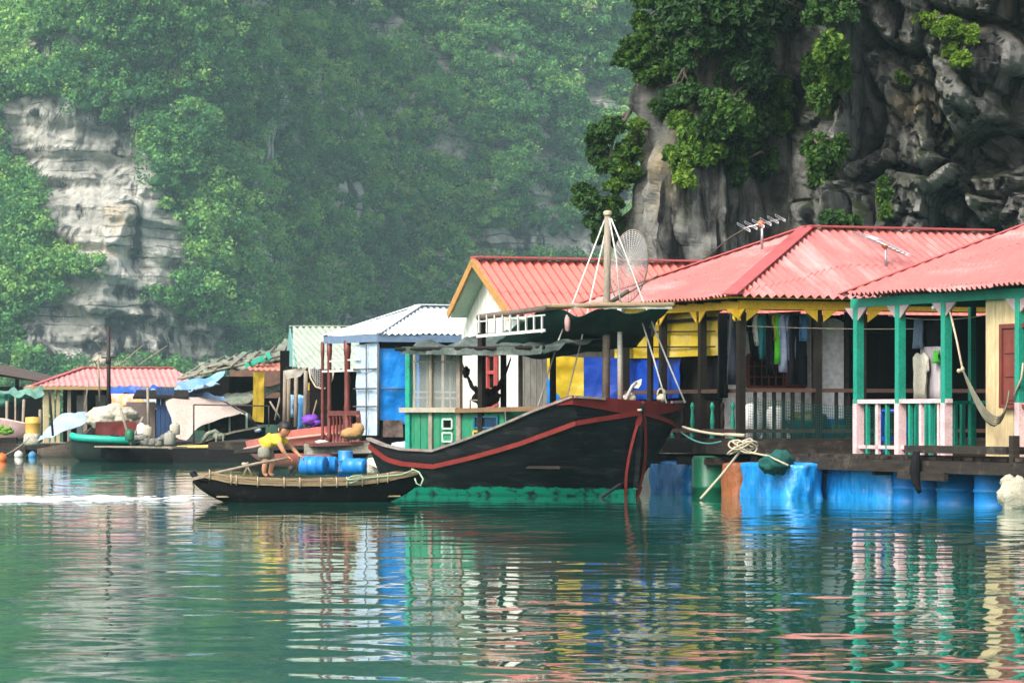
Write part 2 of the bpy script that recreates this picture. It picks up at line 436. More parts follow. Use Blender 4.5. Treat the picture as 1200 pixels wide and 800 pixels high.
def leaf_cloud(C, Rr, per, size, rs, flat=0.75, shell=0.55, droop=0.0, elong=1.5, tint=None, sub=9):
    """numpy leaf faces (rhombs) clustered in sprigs round crown centres C with radii Rr. returns V,F,col"""
    n = len(C); 
    cl_ = 3.2/math.sqrt(sub)*.36
    d = rs.normal(size=(n, sub, 3)); d /= np.linalg.norm(d, axis=2, keepdims=True)
    d[:,:,2] = np.where(d[:,:,2] < -0.35, -d[:,:,2], d[:,:,2])
    rad = rs.uniform(shell, 1.0, (n, sub, 1))
    S = d*rad*Rr[:,None,None]; S[:,:,2] *= flat; S = S + C[:,None,:]
    k = per//sub
    q = rs.normal(size=(n, sub, k, 3)); q /= np.linalg.norm(q, axis=3, keepdims=True)
    q *= rs.uniform(.3,1,(n,sub,k,1))**.5 * (Rr[:,None,None,None]*cl_)
    q[...,2] *= 0.8
    Pn = q/np.maximum(np.linalg.norm(q,axis=3,keepdims=True),1e-6)
    P = S[:,:,None,:]+q
    P[...,2] -= droop*rs.random((n,sub,k))
    P = P.reshape(-1,3); M = len(P)
    nr = Pn.reshape(-1,3)*0.8+rs.normal(size=(M,3))*0.55+np.array([0,0,.35]); nr /= np.linalg.norm(nr,axis=1,keepdims=True)
    a = np.cross(nr, rs.normal(size=(M,3))); a /= np.linalg.norm(a,axis=1,keepdims=True); bb = np.cross(nr,a)
    s = (size*rs.uniform(.6,1.4,(M,1)))
    A = a*s*elong*.5; B = bb*s*.5
    V = np.stack([P-A, P+B*.9-A*.1, P+A, P-B*.9-A*.1], 1).reshape(-1,3)
    F = np.arange(M*4).reshape(M,4)
    if tint is None: tint = rs.random(n)
    tt = np.repeat(tint, sub*k)+rs.normal(0,.1,M); tt = np.clip(tt,0,1)
    sp_ = np.repeat(rs.normal(0,.14,(n*sub)), k); tt = np.clip(tt+sp_,0,1)
    col = np.repeat(np.stack([tt,tt,tt,np.ones(M)],1), 4, axis=0)
    return V, F, col

# ================================================================ far karst mountains
ROCKF = rock_material('far_limestone', (0.30,0.30,0.27), (0.74,0.71,0.62), (0.72,0.58,0.40), (0.025,0.028,0.030), 0.16, (1,1,.3), 0.23, tan_amt=.35, bdist=1.0, dark_lo=.40, dark_hi=.49)
LEAFF = leaf_material('far_leaves', (0.036,0.135,0.046), (0.105,0.300,0.075), (0.30,0.50,0.11), tr=.4)
def interp(x, xs, ys): return float(np.interp(x, xs, ys))
def fbm(p, o=5): return noise.fractal(p, 1.0, 2.1, o, noise_basis='PERLIN_ORIGINAL')

def mountain(px0, px1, base_pts, top_pts, lean, step, zmax, seed, bulge):
    """terrain curtain: columns follow plan lines, rows climb; plan distance leans back with height"""
    cols = np.arange(px0, px1+1, step); dz = step*500/FPX*0.95
    nz_ = int(zmax/dz)+1; V = np.zeros((len(cols), nz_, 3)); 
    for i, px in enumerate(cols):
        d0 = interp(px, *base_pts); X = (px-600)*d0/FPX; ht = interp(px, *top_pts)
        for j in range(nz_):
            t = j/(nz_-1); z = -2+t*(ht+2)
            p = Vector((X/26+seed, z/30, d0/60))
            dy = fbm(p, 4)*bulge + fbm(p*4.1, 4)*bulge*.32
            # gullies that run down the slope
            g = abs(noise.noise(Vector((X/11+seed*2, z/45, 1.7)))); dy += (0.35-g)*bulge*(.5 if seed > 5 else .22)
            zz = z/4.3+.35*noise.noise(Vector((X/18,z/20,seed)))+.03*X; fz = zz-math.floor(zz); st = (fz/.7 if fz < .7 else (1-fz)/.3)*1.7; zz2 = z/1.9+.4*noise.noise(Vector((X/9,z/9,seed+3))); fz = zz2-math.floor(zz2); st += (fz/.6 if fz < .6 else (1-fz)/.4)*.45; st += max(0,.16-abs(noise.noise(Vector((X/2.6, z/14+math.floor(zz)*.37, seed)))))*3.0
            crown = max(0, t-.82)/.18
            V[i,j] = (X+fbm(p*3+Vector((9,9,9)),3)*1.5, d0+z*lean+dy+st+crown**2*25, z)
    return cols, V
spur_base = ([-400,-200,0,120,240,290,330,420], [520,505,492,486,492,504,528,566])
spur_top = ([-400,-60,0,25,60,120,200,300,420], [58,61,62,67,80,96,108,102,92])
back_base = ([100,250,330,450,600,760,1000,1300], [575,562,556,572,582,592,606,620])
back_top = ([100,300,600,900,1300], [95,112,120,112,100])
mts = []
for nm, px0, px1, bp_, tp_, lean, sd, bul in (('rock_spur', -400, 420, spur_base, spur_top, .22, 1.3, 9), ('mountain_wall', 100, 1300, back_base, back_top, .35, 8.1, 9)):
    cols, V = mountain(px0, px1, bp_, tp_, lean, 2.8 if sd < 5 else 5, 110, sd, bul)
    me = numpy_mesh(nm, V.reshape(-1,3), grid_faces(V.shape[0], V.shape[1])[:, ::-1], [ROCKF], smooth=False)
    o = bpy.data.objects.new(nm, me); COL.objects.link(o); tag(o, kind='structure'); mts.append((V, sd))
# bare rock patches, given where the photograph shows them: (px, py, rx, ry, strength)
BARE = [(58,168,66,42,1.6),(25,140,38,24,1.0),(110,240,62,56,1.9),(158,185,22,62,1.3),(195,280,30,30,.8),(150,282,26,26,1.0),(85,300,28,16,.9),(125,396,95,34,2.2),(205,405,60,28,2.2),(150,335,40,22,1.3),(80,400,40,25,1.2),(90,355,20,25,.8),
        (55,60,50,20,.55),(110,92,30,12,.55),(175,75,34,20,.5),(215,100,20,40,.4),(195,310,45,22,.6),(150,340,50,14,.6),
        (700,118,18,12,1.2),(600,290,60,18,1.0),(690,290,45,22,.8),(560,180,55,30,.35),(425,40,35,45,.45),(640,240,30,25,.5),(500,170,60,25,.25),(690,190,20,20,.6)]
rs = np.random.default_rng(11)
CC = []; RR = []; TT = []
for V, sd in mts:
    ni, nj, _ = V.shape
    spur = sd < 5
    N_ = 6200 if spur else 7400
    ii = rs.random(N_)*(ni-1.01); jj = rs.random(N_)*(nj-1.01)
    i0 = ii.astype(int); j0 = jj.astype(int); fi = (ii-i0)[:,None]; fj = (jj-j0)[:,None]
    P = V[i0,j0]*(1-fi)*(1-fj)+V[i0+1,j0]*fi*(1-fj)+V[i0,j0+1]*(1-fi)*fj+V[i0+1,j0+1]*fi*fj
    for p in P:
        px = 600+p[0]*FPX/p[1]; py = HOR-(p[2]-CAMZ)*FPX/p[1]
        bare = 0
        for bx,by,rx,ry,s in BARE:
            if (bx < 300) != spur: continue
            q = ((px-bx)/rx)**2+((py-by)/ry)**2
            bare += s*math.exp(-q*q*0.9)
        bare += 0.22*fbm(Vector((p[0]/7, p[2]/5, sd)), 3)
        if bare > rs.uniform(.25,.55): continue
        big = rs.random()
        r = rs.uniform(1.0,1.9) if big < .45 else rs.uniform(2.0,3.6)
        t = .42+.42*noise.noise(Vector((p[0]/14, p[2]/12, 3+sd)))+rs.normal(0,.27)
        CC.append((p[0], p[1]-r*rs.uniform(.5,1.1), p[2]+r*.25)); RR.append(r); TT.append(t)
CC = np.array(CC); RR = np.array(RR); TT = np.clip(np.array(TT),0,1)
V,F,col = leaf_cloud(CC, RR, 240, 0.36, rs, flat=.72, shell=.75, tint=TT, sub=12)
# a solid but lumpy inner body in every crown so that it reads as a mass
ico = bmesh.new(); bmesh.ops.create_icosphere(ico, subdivisions=1, radius=1.0)
iv = np.array([v.co[:] for v in ico.verts]); ifc = np.array([[v.index for v in f.verts] for f in ico.faces]); ico.free()
me = numpy_mesh('hillside_forest', V, F, [LEAFF], smooth=False, col=col)
o = bpy.data.objects.new('hillside_forest', me); COL.objects.link(o); tag(o, kind='stuff')
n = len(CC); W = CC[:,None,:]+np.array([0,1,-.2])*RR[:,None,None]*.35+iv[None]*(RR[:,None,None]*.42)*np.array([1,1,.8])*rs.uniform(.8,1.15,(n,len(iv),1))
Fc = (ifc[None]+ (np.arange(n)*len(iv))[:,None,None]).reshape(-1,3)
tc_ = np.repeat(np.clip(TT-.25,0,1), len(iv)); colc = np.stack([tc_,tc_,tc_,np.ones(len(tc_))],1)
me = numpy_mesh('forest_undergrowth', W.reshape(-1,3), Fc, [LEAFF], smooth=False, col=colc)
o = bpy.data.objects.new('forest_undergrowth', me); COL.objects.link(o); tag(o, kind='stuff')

# ================================================================ the near cliff
ROCKN = rock_material('near_limestone', (0.13,0.13,0.122), (0.43,0.42,0.385), (0.38,0.29,0.15), (0.014,0.014,0.015), 0.55, (1,1,.13), 0, tan_amt=.22, bdist=.25, dark_lo=.40, dark_hi=.50, moss=(0.035,0.05,0.015))
def cliff_path():
    pts = [(7.3,118),(5.4,104),(4.1,92),(3.3,84),(3.0,79.5),(3.4,77.9),(4.3,77.2),(6,77.3),(8,76.6),(10,76.0),(12,75.2),(16,74),(21,73),(28,72)]
    d = [0]
    for a, b_ in zip(pts, pts[1:]): d.append(d[-1]+math.hypot(a[0]-b_[0], a[1]-b_[1]))
    return pts, d
cp, cd = cliff_path()
def cliff_point(s, z):
    x = interp(s, cd, [p[0] for p in cp]); y = interp(s, cd, [p[1] for p in cp])
    x2 = interp(s+.3, cd, [p[0] for p in cp]); y2 = interp(s+.3, cd, [p[1] for p in cp])
    t = Vector((x2-x, y2-y)); t = t.normalized() if t.length > 1e-6 else Vector((1,0)); nrm = Vector((t.y, -t.x))
    X = x
    right = max(0, min(1, (X-5.8)/1.6))
    # vertical flutes on the left part
    q = Vector((s*.62, z*.10, 3.3)); fl = noise.ridged_multi_fractal(q, .9, 2.1, 4, 1.0, 2.0, noise_basis='PERLIN_ORIGINAL')
    h1 = -(fl-1.0)*1.0 + fbm(Vector((s*.35, z*.12, 7)), 4)*1.6
    # tilted blocks with open joints on the right part
    u = s*.50+z*.30; v = z*.42-s*.26
    u += .35*noise.noise(Vector((s*.5,z*.5,1))); v += .35*noise.noise(Vector((s*.5,z*.5,5)))
    dd, pp = noise.voronoi(Vector((u, v, .5)), distance_metric='MANHATTAN', exponent=2.5)
    edge = max(0, dd[1]-dd[0])
    c = pp[0]; tilt = (noise.cell_vector(c*3.7)-Vector((.5,.5,.5)))
    blk = (tilt.z*1.7) + (u-c.x)*tilt.x*2.2 + (v-c.y)*tilt.y*1.6
    h2 = blk*1.15 - 1.6*math.exp(-edge*15) + fbm(Vector((s*.9, z*.6, 2)), 4)*.55 + .35*fl*math.sin(s)*.3
    dd2, pp2 = noise.voronoi(Vector((u*2.6+3, v*2.3, 1.5)), distance_metric='MANHATTAN', exponent=2.5)
    dd3, pp3 = noise.voronoi(Vector((u*7+1, v*5.5, 2.5)), distance_metric='MANHATTAN', exponent=2.5)
    h2 += (noise.cell(pp3[0]*4.3)-.5)*.16+(noise.cell(pp2[0]*5.1)-.5)*.55 - .4*math.exp(-(dd2[1]-dd2[0])*14)
    h = h1*(1-right)+h2*right
    h += fbm(Vector((s*2.2, z*1.3, 4)), 4)*.24 + (1-abs(noise.noise(Vector((s*3.1, z*.9, 8)))))**3*.12*(1.2-right) + (abs(noise.noise(Vector((s*2.4+z*.1, z*.16, 12))))-.25)*1.1*(1-right)
    over = 0.0
    # notch in the middle with a shadowed gully, ledge above overhanging
    if z > 5.5: over += (z-5.5)*.20*(1-right*.4)
    over -= max(0, z-12)*.30
    over += 1.3*math.exp(-((X-6.7)/.5)**2)*.8*max(0,min(1,(z-1)/3))
    over -= 1.6*math.exp(-((X-5.6)/.6)**2)
    o_ = h+over
    k = .18+.82*max(0, min(1, (s-36.5)/2.5)) if s < 40 else 1.0
    lean_x = .05*max(0,z-4)*(1-right)
    return Vector((x+lean_x+nrm.x*h*k, y+nrm.y*h*k-over*max(0,-nrm.y)*k, z))
ss = np.concatenate([np.arange(8,34,.3), np.arange(34,56,.055), np.arange(56,cd[-1],.25)]); zs = np.concatenate([np.arange(-2,12.5,.06), np.arange(12.5,26,.3)])
V = np.array([[cliff_point(s,z)[:] for z in zs] for s in ss])
me = numpy_mesh('cliff', V.reshape(-1,3), grid_faces(len(ss), len(zs))[:, ::-1], [ROCKN], smooth=False)
o = bpy.data.objects.new('cliff', me); COL.objects.link(o); tag(o, kind='structure')
CLIFF = V
def cliff_hit(px, py):
    """the cliff vertex seen nearest to a photograph position (first surface)"""
    X = 600+CLIFF[...,0]*FPX/CLIFF[...,1]; Y = HOR-(CLIFF[...,2]-CAMZ)*FPX/CLIFF[...,1]
    q = (X-px)**2+(Y-py)**2; mk = q < 36
    if not mk.any(): k = np.unravel_index(np.argmin(q), q.shape); return Vector(CLIFF[k])
    dd = np.where(mk, CLIFF[...,1], 1e9); k = np.unravel_index(np.argmin(dd), dd.shape); return Vector(CLIFF[k])

LEAFN = leaf_material('near_leaves', (0.016,0.042,0.010), (0.045,0.115,0.014), (0.16,0.27,0.025), tr=.3)
LEAFD = leaf_material('dark_leaves', (0.008,0.024,0.010), (0.018,0.055,0.014), (0.045,0.11,0.02), tr=.2)
BARK = mat('bark', (0.10,0.085,0.06), scale=12, bump=.5)
def shrub(label, blobs, leafmat, tint, size=.075, per=1100, hang=.0, root=None, name='cliff_shrub'):
    """blobs: (px, py, radius_px). the woody stems start in the rock and reach each leaf mass"""
    s = 76/FPX; hits = [cliff_hit(b_[0], b_[1]) for b_ in blobs]
    rt = cliff_hit(*root) if root else hits[0]
    base = rt+Vector((0,.25,0))
    t = thing(name, label, 'shrub', base, 0, 'shrubs rooted in the near cliff')
    C = []; Rr = []
    for (px,py,r), h in zip(blobs, hits):
        rr_ = r*s; dpt = h.y-.35*rr_-.1
        c = at(px, py, dpt); C.append(c[:]); Rr.append(rr_)
        for k in range(2):
            cc = c+Vector((random.uniform(-.7,.7)*rr_, random.uniform(-.4,.6)*rr_, random.uniform(-.7,.5)*rr_)); C.append(cc[:]); Rr.append(rr_*random.uniform(.4,.7))
    C = np.array(C); Rr = np.array(Rr); rs_ = np.random.default_rng(abs(hash(label)) % 9999 if False else int(blobs[0][0]*7+blobs[0][1]))
    tt = np.clip(rs_.normal(tint,.12,len(C)),0,1)
    V,F,col = leaf_cloud(C, Rr, per, size, rs_, flat=.85, shell=.35, droop=hang, elong=1.9, tint=tt, sub=44)
    me = numpy_mesh('foliage', V-np.array(base[:]), F, [leafmat], smooth=False, col=col)
    o = bpy.data.objects.new('foliage', me); COL.objects.link(o); o.parent = t
    mb = MB().sh()
    for k in range(0, len(C), 3):
        c = Vector(C[k]); mid = base.lerp(c,.5)+Vector((random.uniform(-.2,.2),-.1,random.uniform(-.1,.25)))
        mb.tube([base, mid, c], [.05,.035,.012], 6)
        for q in range(4): mb.tube([mid.lerp(c,.5), c+Vector((random.uniform(-1,1),random.uniform(-.5,.5),random.uniform(-1,1)))*Rr[k]*.8], [.018,.006], 5)
    mb.build('trunk', BARK, t)
    return t
shrub('bushy shrub leaning out high on the left edge of the near cliff', [(752,75,26),(745,55,20),(762,95,18),(735,68,16),(768,60,22),(780,85,20),(760,40,20)], LEAFN, .35)
shrub('thin olive shrub at the very top of the near cliff corner', [(756,5,18),(770,-8,20),(748,0,10),(752,25,12)], LEAFN, .4)
shrub('dense dark green shrub hanging on the outer left edge of the near cliff', [(705,160,20),(700,180,15),(718,150,16),(712,195,12)], LEAFD, .75)
shrub('bright green shrub growing down the rib on the left side of the near cliff', [(735,180,18),(728,200,15),(745,165,13),(722,218,14),(718,240,13),(748,148,11),(738,205,12)], LEAFN, .55)
shrub('dark drooping shrub low on the cliff corner beside the net pole', [(690,240,20),(700,262,18),(685,225,12),(708,280,14),(715,255,14)], LEAFD, .8)
shrub('dark crown spreading under the top of the near cliff', [(830,20,46),(865,45,40),(800,5,30),(895,15,42),(870,80,30),(845,-15,40),(915,-20,40),(790,30,28),(800,70,26),(785,5,26)], LEAFD, .55, per=1800, size=.085, hang=.2)
shrub('grey green shrub on the rock face right of the corner gully', [(812,62,24),(806,90,20),(826,50,18),(790,115,20),(815,115,24),(775,130,14)], LEAFD, .8)
shrub('broad hanging leafy mass across the middle of the near cliff', [(850,130,34),(880,118,36),(905,105,26),(860,160,26),(835,145,26),(895,140,24),(918,135,14)], LEAFN, .22, per=1800, hang=.25)
shrub('bright leaved shrub low on the dark rock above the red gable roof', [(812,160,22),(800,185,20),(822,178,20),(800,140,14),(838,168,17),(803,208,13)], LEAFN, .72, per=1400, hang=.15)
shrub('vine curtain hanging above the pale rock near the second aerial', [(900,180,12),(885,185,12),(868,190,12),(915,125,12)], LEAFD, .6, hang=.4)
shrub('dark bush on the top edge between the two cliff faces', [(965,10,26),(985,20,22),(950,-5,24)], LEAFD, .9, per=1400)
shrub('yellow green hanging plants down the pale rock pillar', [(975,50,20),(955,75,18),(980,90,18),(965,110,17),(985,70,14)], LEAFN, .5, per=1400, hang=.3)
shrub('small leafy clumps low on the pale rock pillar', [(955,165,15),(968,180,17),(960,200,14),(985,165,12)], LEAFN, .33, hang=.3)
shrub('sunlit light green shrub sprouting from the grey blocks at the top right', [(1090,28,16),(1105,40,16),(1125,50,18),(1135,40,12),(1128,72,13),(1115,30,12)], LEAFN, .92, per=1200, root=(1140,30))
shrub('tiny fern tuft in a joint of the grey blocks', [(1055,88,6),(1060,95,5)], LEAFN, .7, size=.07, per=200)
shrub('low dark weeds at the foot of the rock behind the middle red roof', [(985,258,14),(1000,262,10),(970,255,10)], LEAFD, .9, hang=.1)
shrub('mossy tuft hanging beside the aerial of the middle house', [(1037,225,9),(1040,242,7),(1036,210,6)], LEAFN, .5, size=.08, hang=.2, per=300)
# ================================================================ palette
ROOF_RED = mat('faded_red_sheet', (0.52,0.150,0.138), (0.40,0.11,0.10), scale=1.2, rough=.42, bump=.1, fine=.12, dirt=(0.56,0.38,0.36), dirt_amt=.55, dirt_scale=1.0, dirt_stretch=(2.6,.35,.5), spec=.6)
ROOF_CAP = mat('red_ridge_cap', (0.46,0.10,0.10), rough=.45, fine=.1)
YELLOW = mat('yellow_paint', (0.78,0.50,0.02), (0.62,0.38,0.02), rough=.6, dirt=(.2,.13,.04), dirt_amt=.3)
TEAL = mat('teal_paint', (0.012,0.30,0.20), (0.008,0.20,0.14), rough=.55, scale=3, dirt=(.12,.16,.11), dirt_amt=.3)
PINK = mat('pink_white_paint', (0.74,0.55,0.55), (0.60,0.40,0.42), rough=.6, scale=5, dirt=(.2,.13,.10), dirt_amt=.5, dirt_scale=4)
DARKWOOD = mat('dark_weathered_wood', (0.022,0.018,0.014), (0.010,0.008,0.007), spec=.15, rough=.8, scale=4, stretch=(1,1,6), bump=.5, dirt=(.075,.062,.05), dirt_amt=.3)
DECKWOOD = mat('wet_deck_wood', (0.045,0.035,0.028), (0.014,0.011,0.010), spec=.2, rough=.8, scale=2.5, stretch=(1,1,9), bump=.6, dirt=(.22,.19,.15), dirt_amt=.35, dirt_scale=3)
GREYWOOD = mat('grey_sun_bleached_wood', (0.34,0.29,0.22), (0.16,0.13,0.10), rough=.85, scale=6, stretch=(1,1,.4), bump=.5, dirt=(.05,.04,.035), dirt_amt=.4)
CREAMW = mat('cream_painted_boards', (0.62,0.50,0.28), (0.50,0.38,0.20), rough=.7, scale=2, stretch=(1,1,.25), dirt=(.28,.19,.09), dirt_amt=.45, dirt_scale=3, dirt_stretch=(1,1,.3))
WHITEW = mat('white_painted_boards', (0.72,0.72,0.66), (0.62,0.61,0.54), rough=.65, scale=1.5, stretch=(1,1,.3), dirt=(.38,.34,.26), dirt_amt=.35, dirt_scale=2, dirt_stretch=(1,1,.25))
WHITEP = mat('white_plaster', (0.78,0.78,0.76), (0.70,0.70,0.68), rough=.6, scale=1.5, dirt=(.42,.42,.40), dirt_amt=.3)
REDWOOD = mat('red_brown_joinery', (0.20,0.045,0.03), (0.11,0.028,0.02), rough=.5, scale=4, stretch=(1,1,.3))
OCHRE = mat('ochre_panel', (0.45,0.24,0.05), rough=.6)
BLUEPL = mat('blue_plastic', (0.008,0.24,0.66), (0.005,0.15,0.48), rough=.45, scale=3, bump=.15, fine=.15, dirt=(.08,.13,.14), dirt_amt=.5, dirt_scale=2.5, dirt_stretch=(1,1,.5), spec=.5)
BLUETARP = mat('deep_blue_tarp', (0.006,0.055,0.38), (0.004,0.035,0.26), rough=.45, scale=2, bump=.6, bscale=7, dist=.03, fine=.1)
SKYTARP = mat('bright_blue_tarp', (0.01,0.25,0.72), (0.01,0.19,0.60), rough=.4, scale=2, bump=.7, bscale=6, dist=.04, fine=.1, dirt=(.35,.5,.6), dirt_amt=.25, dirt_scale=5)
YELTARP = mat('yellow_tarp', (0.86,0.68,0.05), (0.80,0.58,0.03), rough=.5, scale=2, bump=.6, bscale=6, dist=.03, fine=.1, dirt=(.85,.78,.55), dirt_amt=.45, dirt_scale=1.5, translucent=.5)
GREENNET = mat('dark_green_net', (0.006,0.060,0.042), (0.003,0.035,0.026), rough=.9, scale=9, bump=.5)
TEALNET = mat('teal_fishing_net', (0.01,0.12,0.10), (0.006,0.07,0.06), rough=.9, scale=30, bump=.9, dist=.02)
GREENDRUM = mat('green_plastic', (0.01,0.14,0.07), rough=.4, fine=.1, dirt=(.1,.12,.07), dirt_amt=.4)
RUSTTARP = mat('rust_brown_tarp', (0.34,0.12,0.045), (0.22,0.07,0.03), rough=.6, scale=3, bump=.8, bscale=6, dist=.04)
BLACKCL = mat('black_cloth', (0.010,0.010,0.012), rough=.85, spec=.1, bump=.6, bscale=14, dist=.02)
BEIGETARP = mat('beige_tarp', (0.60,0.49,0.43), (0.50,0.40,0.35), rough=.7, scale=2, bump=.5, bscale=6, dist=.02)
ROPE = mat('pale_rope', (0.52,0.46,0.34), (0.34,0.29,0.2), rough=.9, scale=40, bump=.8, dist=.005)
ALU = mat('dull_aluminium', (0.62,0.63,0.64), rough=.35, metal=.8, bump=0)
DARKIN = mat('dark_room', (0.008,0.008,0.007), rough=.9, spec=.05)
GREENIN = mat('dark_green_boards', (0.008,0.075,0.055), (0.005,0.05,0.038), rough=.7, scale=2, stretch=(1,1,.3))
GREYB = mat('grey_boards', (0.30,0.29,0.25), (0.20,0.19,0.165), rough=.8, scale=2, stretch=(1,1,.3), dirt=(.1,.09,.07), dirt_amt=.4)
def cloth(n, c, **k): return mat('cloth_'+n, c, tuple(x*.75 for x in c), rough=.85, scale=5, bump=.7, bscale=12, dist=.02, **k)

def planks(mb, P0, ex, L, z0, z1, w, t, gap=.004, nrm=None, jit=0.0):
    """upright boards along a wall, in the plane through P0 along ex; outward normal nrm"""
    n = max(1, round(L/w)); w = L/n; ex = Vector(ex); nrm = Vector(nrm)
    for i in range(n):
        c = Vector(P0)+ex*(w*(i+.5)); c.z = (z0+z1)/2
        mb.box(c+nrm*(t/2+random.uniform(-jit,jit)*.5), ex*(w/2-gap), nrm*(t/2), Vector((0,0,(z1-z0)/2)))
    return mb

DRUMROOT = None
def drum_proto():
    t = thing('float_drum', 'blue plastic float drum', 'drum', (0,0,0), 0, 'blue float drums under the rafts')
    prof = [(0.0,-.45),(.25,-.45),(.275,-.42),(.275,-.2),(.287,-.19),(.287,-.16),(.275,-.15),(.272,.12),(.286,.13),(.286,.16),(.272,.17),(.27,.38),(.25,.42),(.0,.42)]
    mb = MB().sh(); mb.lathe((0,0,0), prof, 24); mb.build('barrel', BLUEPL, t)
    mb = MB(); mb.lathe((.12,0,.42), [(.0,-.01),(.035,-.01),(.035,.015),(0,.015)], 12); mb.build('bung', mat('black_rubber', (.02,.02,.02), rough=.6), t)
    return t
DR = drum_proto(); used = [False]
def drum(p, label, rz=0, sc_=1.0, group='blue float drums under the rafts', tilt=None):
    o = DR if not used[0] else copy_tree(DR); used[0] = True
    o.location = p; o.rotation_euler = (tilt or (0,0,rz)); o.scale = (sc_,)*3 if not hasattr(sc_, '__len__') else sc_; o['label'] = label; o['group'] = group
    return o

def garment(name, label, p, w, h, kind, m, axis, grp='washing on the line of the middle house'):
    """a hanging garment: shirt or trousers, outline with folds and thickness"""
    p = Vector(p); ax = Vector(axis).normalized(); n = ax.cross(Vector((0,0,1)))
    if kind == 'shirt':
        out = [(-.18,0),(-.5,-.10),(-.52,-.38),(-.36,-.40),(-.33,-.22),(-.34,-1),(.34,-1),(.33,-.22),(.36,-.40),(.52,-.38),(.5,-.10),(.18,0),(0,-.05)]
    elif kind == 'trousers':
        out = [(-.40,0),(-.5,-1),(-.16,-1),(0,-.32),(.16,-1),(.5,-1),(.40,0)]
    elif kind == 'shorts':
        out = [(-.42,0),(-.5,-1),(-.06,-1),(0,-.45),(.06,-1),(.5,-1),(.42,0)]
    else:
        out = [(-.5,0),(-.5,-1),(.5,-1),(.5,0)]
    bm = bmesh.new(); vs = [bm.verts.new((x*w, 0, y*h)) for x, y in out]; f = bm.faces.new(vs)
    bmesh.ops.triangulate(bm, faces=[f]); bmesh.ops.subdivide_edges(bm, edges=bm.edges, cuts=3, use_grid_fill=True)
    sd = random.uniform(0,50)
    for v in bm.verts:
        v.co.y = .035*math.sin(v.co.x/w*9+sd)*(0.3+abs(v.co.z)/h) + .02*noise.noise(Vector((v.co.x*9, v.co.z*5, sd)))
    r = bmesh.ops.extrude_face_region(bm, geom=bm.faces[:])
    for v in [g for g in r['geom'] if isinstance(g, bmesh.types.BMVert)]: v.co.y += .02
    bmesh.ops.recalc_face_normals(bm, faces=bm.faces)
    me = bpy.data.meshes.new(name); bm.to_mesh(me); bm.free(); me.materials.append(m)
    for pl in me.polygons: pl.use_smooth = True
    o = bpy.data.objects.new(name, me); COL.objects.link(o); o.location = p; o.rotation_euler = (0,0,math.atan2(ax.y, ax.x))
    tag(o, label, name.replace('_',' '), grp)
    return o

UP = Vector((0,0,1))
# ================================================================ house with green posts (right)
F3 = Frame(1109, 50.0)
e1, e2 = F3.V()
h3 = thing('stilt_house', 'raft house with turquoise posts, pink railing and red sheet roof at the right edge', 'house', F3.p(0,0,.5), F3.ang)
ez = 3.03
mb = MB()
oa = -.32; bN, bF = -7.0, F3.B(985, oa); RZ = 4.42
apexN, apexF = F3.p(2.6,bN+3,RZ), F3.p(2.6,bF-3.1,RZ)
corrugated(mb, F3.p(oa,bF,ez-.06), F3.p(oa,bN,ez-.06), apexF, F3.p(2.6,bN,RZ), pitch=.135, amp=.03)
corrugated(mb, F3.p(5.5,bF,ez-.06), F3.p(oa,bF,ez-.06), apexF, apexF+(F3.p(oa,bF,0)-F3.p(5.5,bF,0)).normalized()*.02, pitch=.135, amp=.03)
corrugated(mb, F3.p(5.5,bN,ez-.06), F3.p(5.5,bF,ez-.06), F3.p(2.6,bN,RZ), apexF, pitch=.2, amp=.014)
roof = mb.sh().build('roof', ROOF_RED, h3)
mb = MB()
mb.bar(F3.p(oa-.01,bF+.01,ez-.045), apexF+UP*.035, .16, .02); mb.bar(F3.p(5.5,bF,ez-.045), apexF+UP*.035, .16, .02)
mb.bar(apexF+UP*.04, F3.p(2.6,bN,RZ+.04), .2, .02); mb.build('ridge_cap', ROOF_CAP, roof)
mb = MB()   # eave fascia and brackets
mb.bar(F3.p(0,bF+.25,ez-.17), F3.p(0,bN,ez-.17), .05, .13); mb.bar(F3.p(0,bF-.3,ez-.16), F3.p(5,bF-.3,ez-.16), .05, .12)
mb.build('eave_beam', TEAL, h3)
for b in (F3.B(1006), F3.B(1055), 0.0, F3.B(1196)):
    for s in (-1,1):
        mb = MB()
        mb.prism([F3.p(-.045,b+s*.05,ez-.24), F3.p(-.045,b+s*.34,ez-.24), F3.p(-.045,b+s*.05,ez-.44)], e1*.03)
        mb.build('eave_bracket', mat('mauve_paint', (.42,.32,.32), rough=.7), h3)
dz = .66; pz = 1.39
for b in (F3.B(1006), F3.B(1055), 0.0, F3.B(1196)):
    mb = MB(); mb.bar(F3.p(0,b,pz), F3.p(0,b,ez-.235), .115, .115, up=e1); post = mb.build('post', TEAL, h3)
    mb = MB(); mb.bar(F3.p(0,b,dz), F3.p(0,b,pz), .125, .125, up=e1); mb.build('post_base', PINK, post)
# rear posts of the verandah
for a, b in ((1.9, F3.B(1006)), (1.9, 1.2)):
    mb = MB(); mb.bar(F3.p(a,b,dz), F3.p(a,b,ez-.2), .09, .09, up=e1); mb.build('post', TEAL, h3)
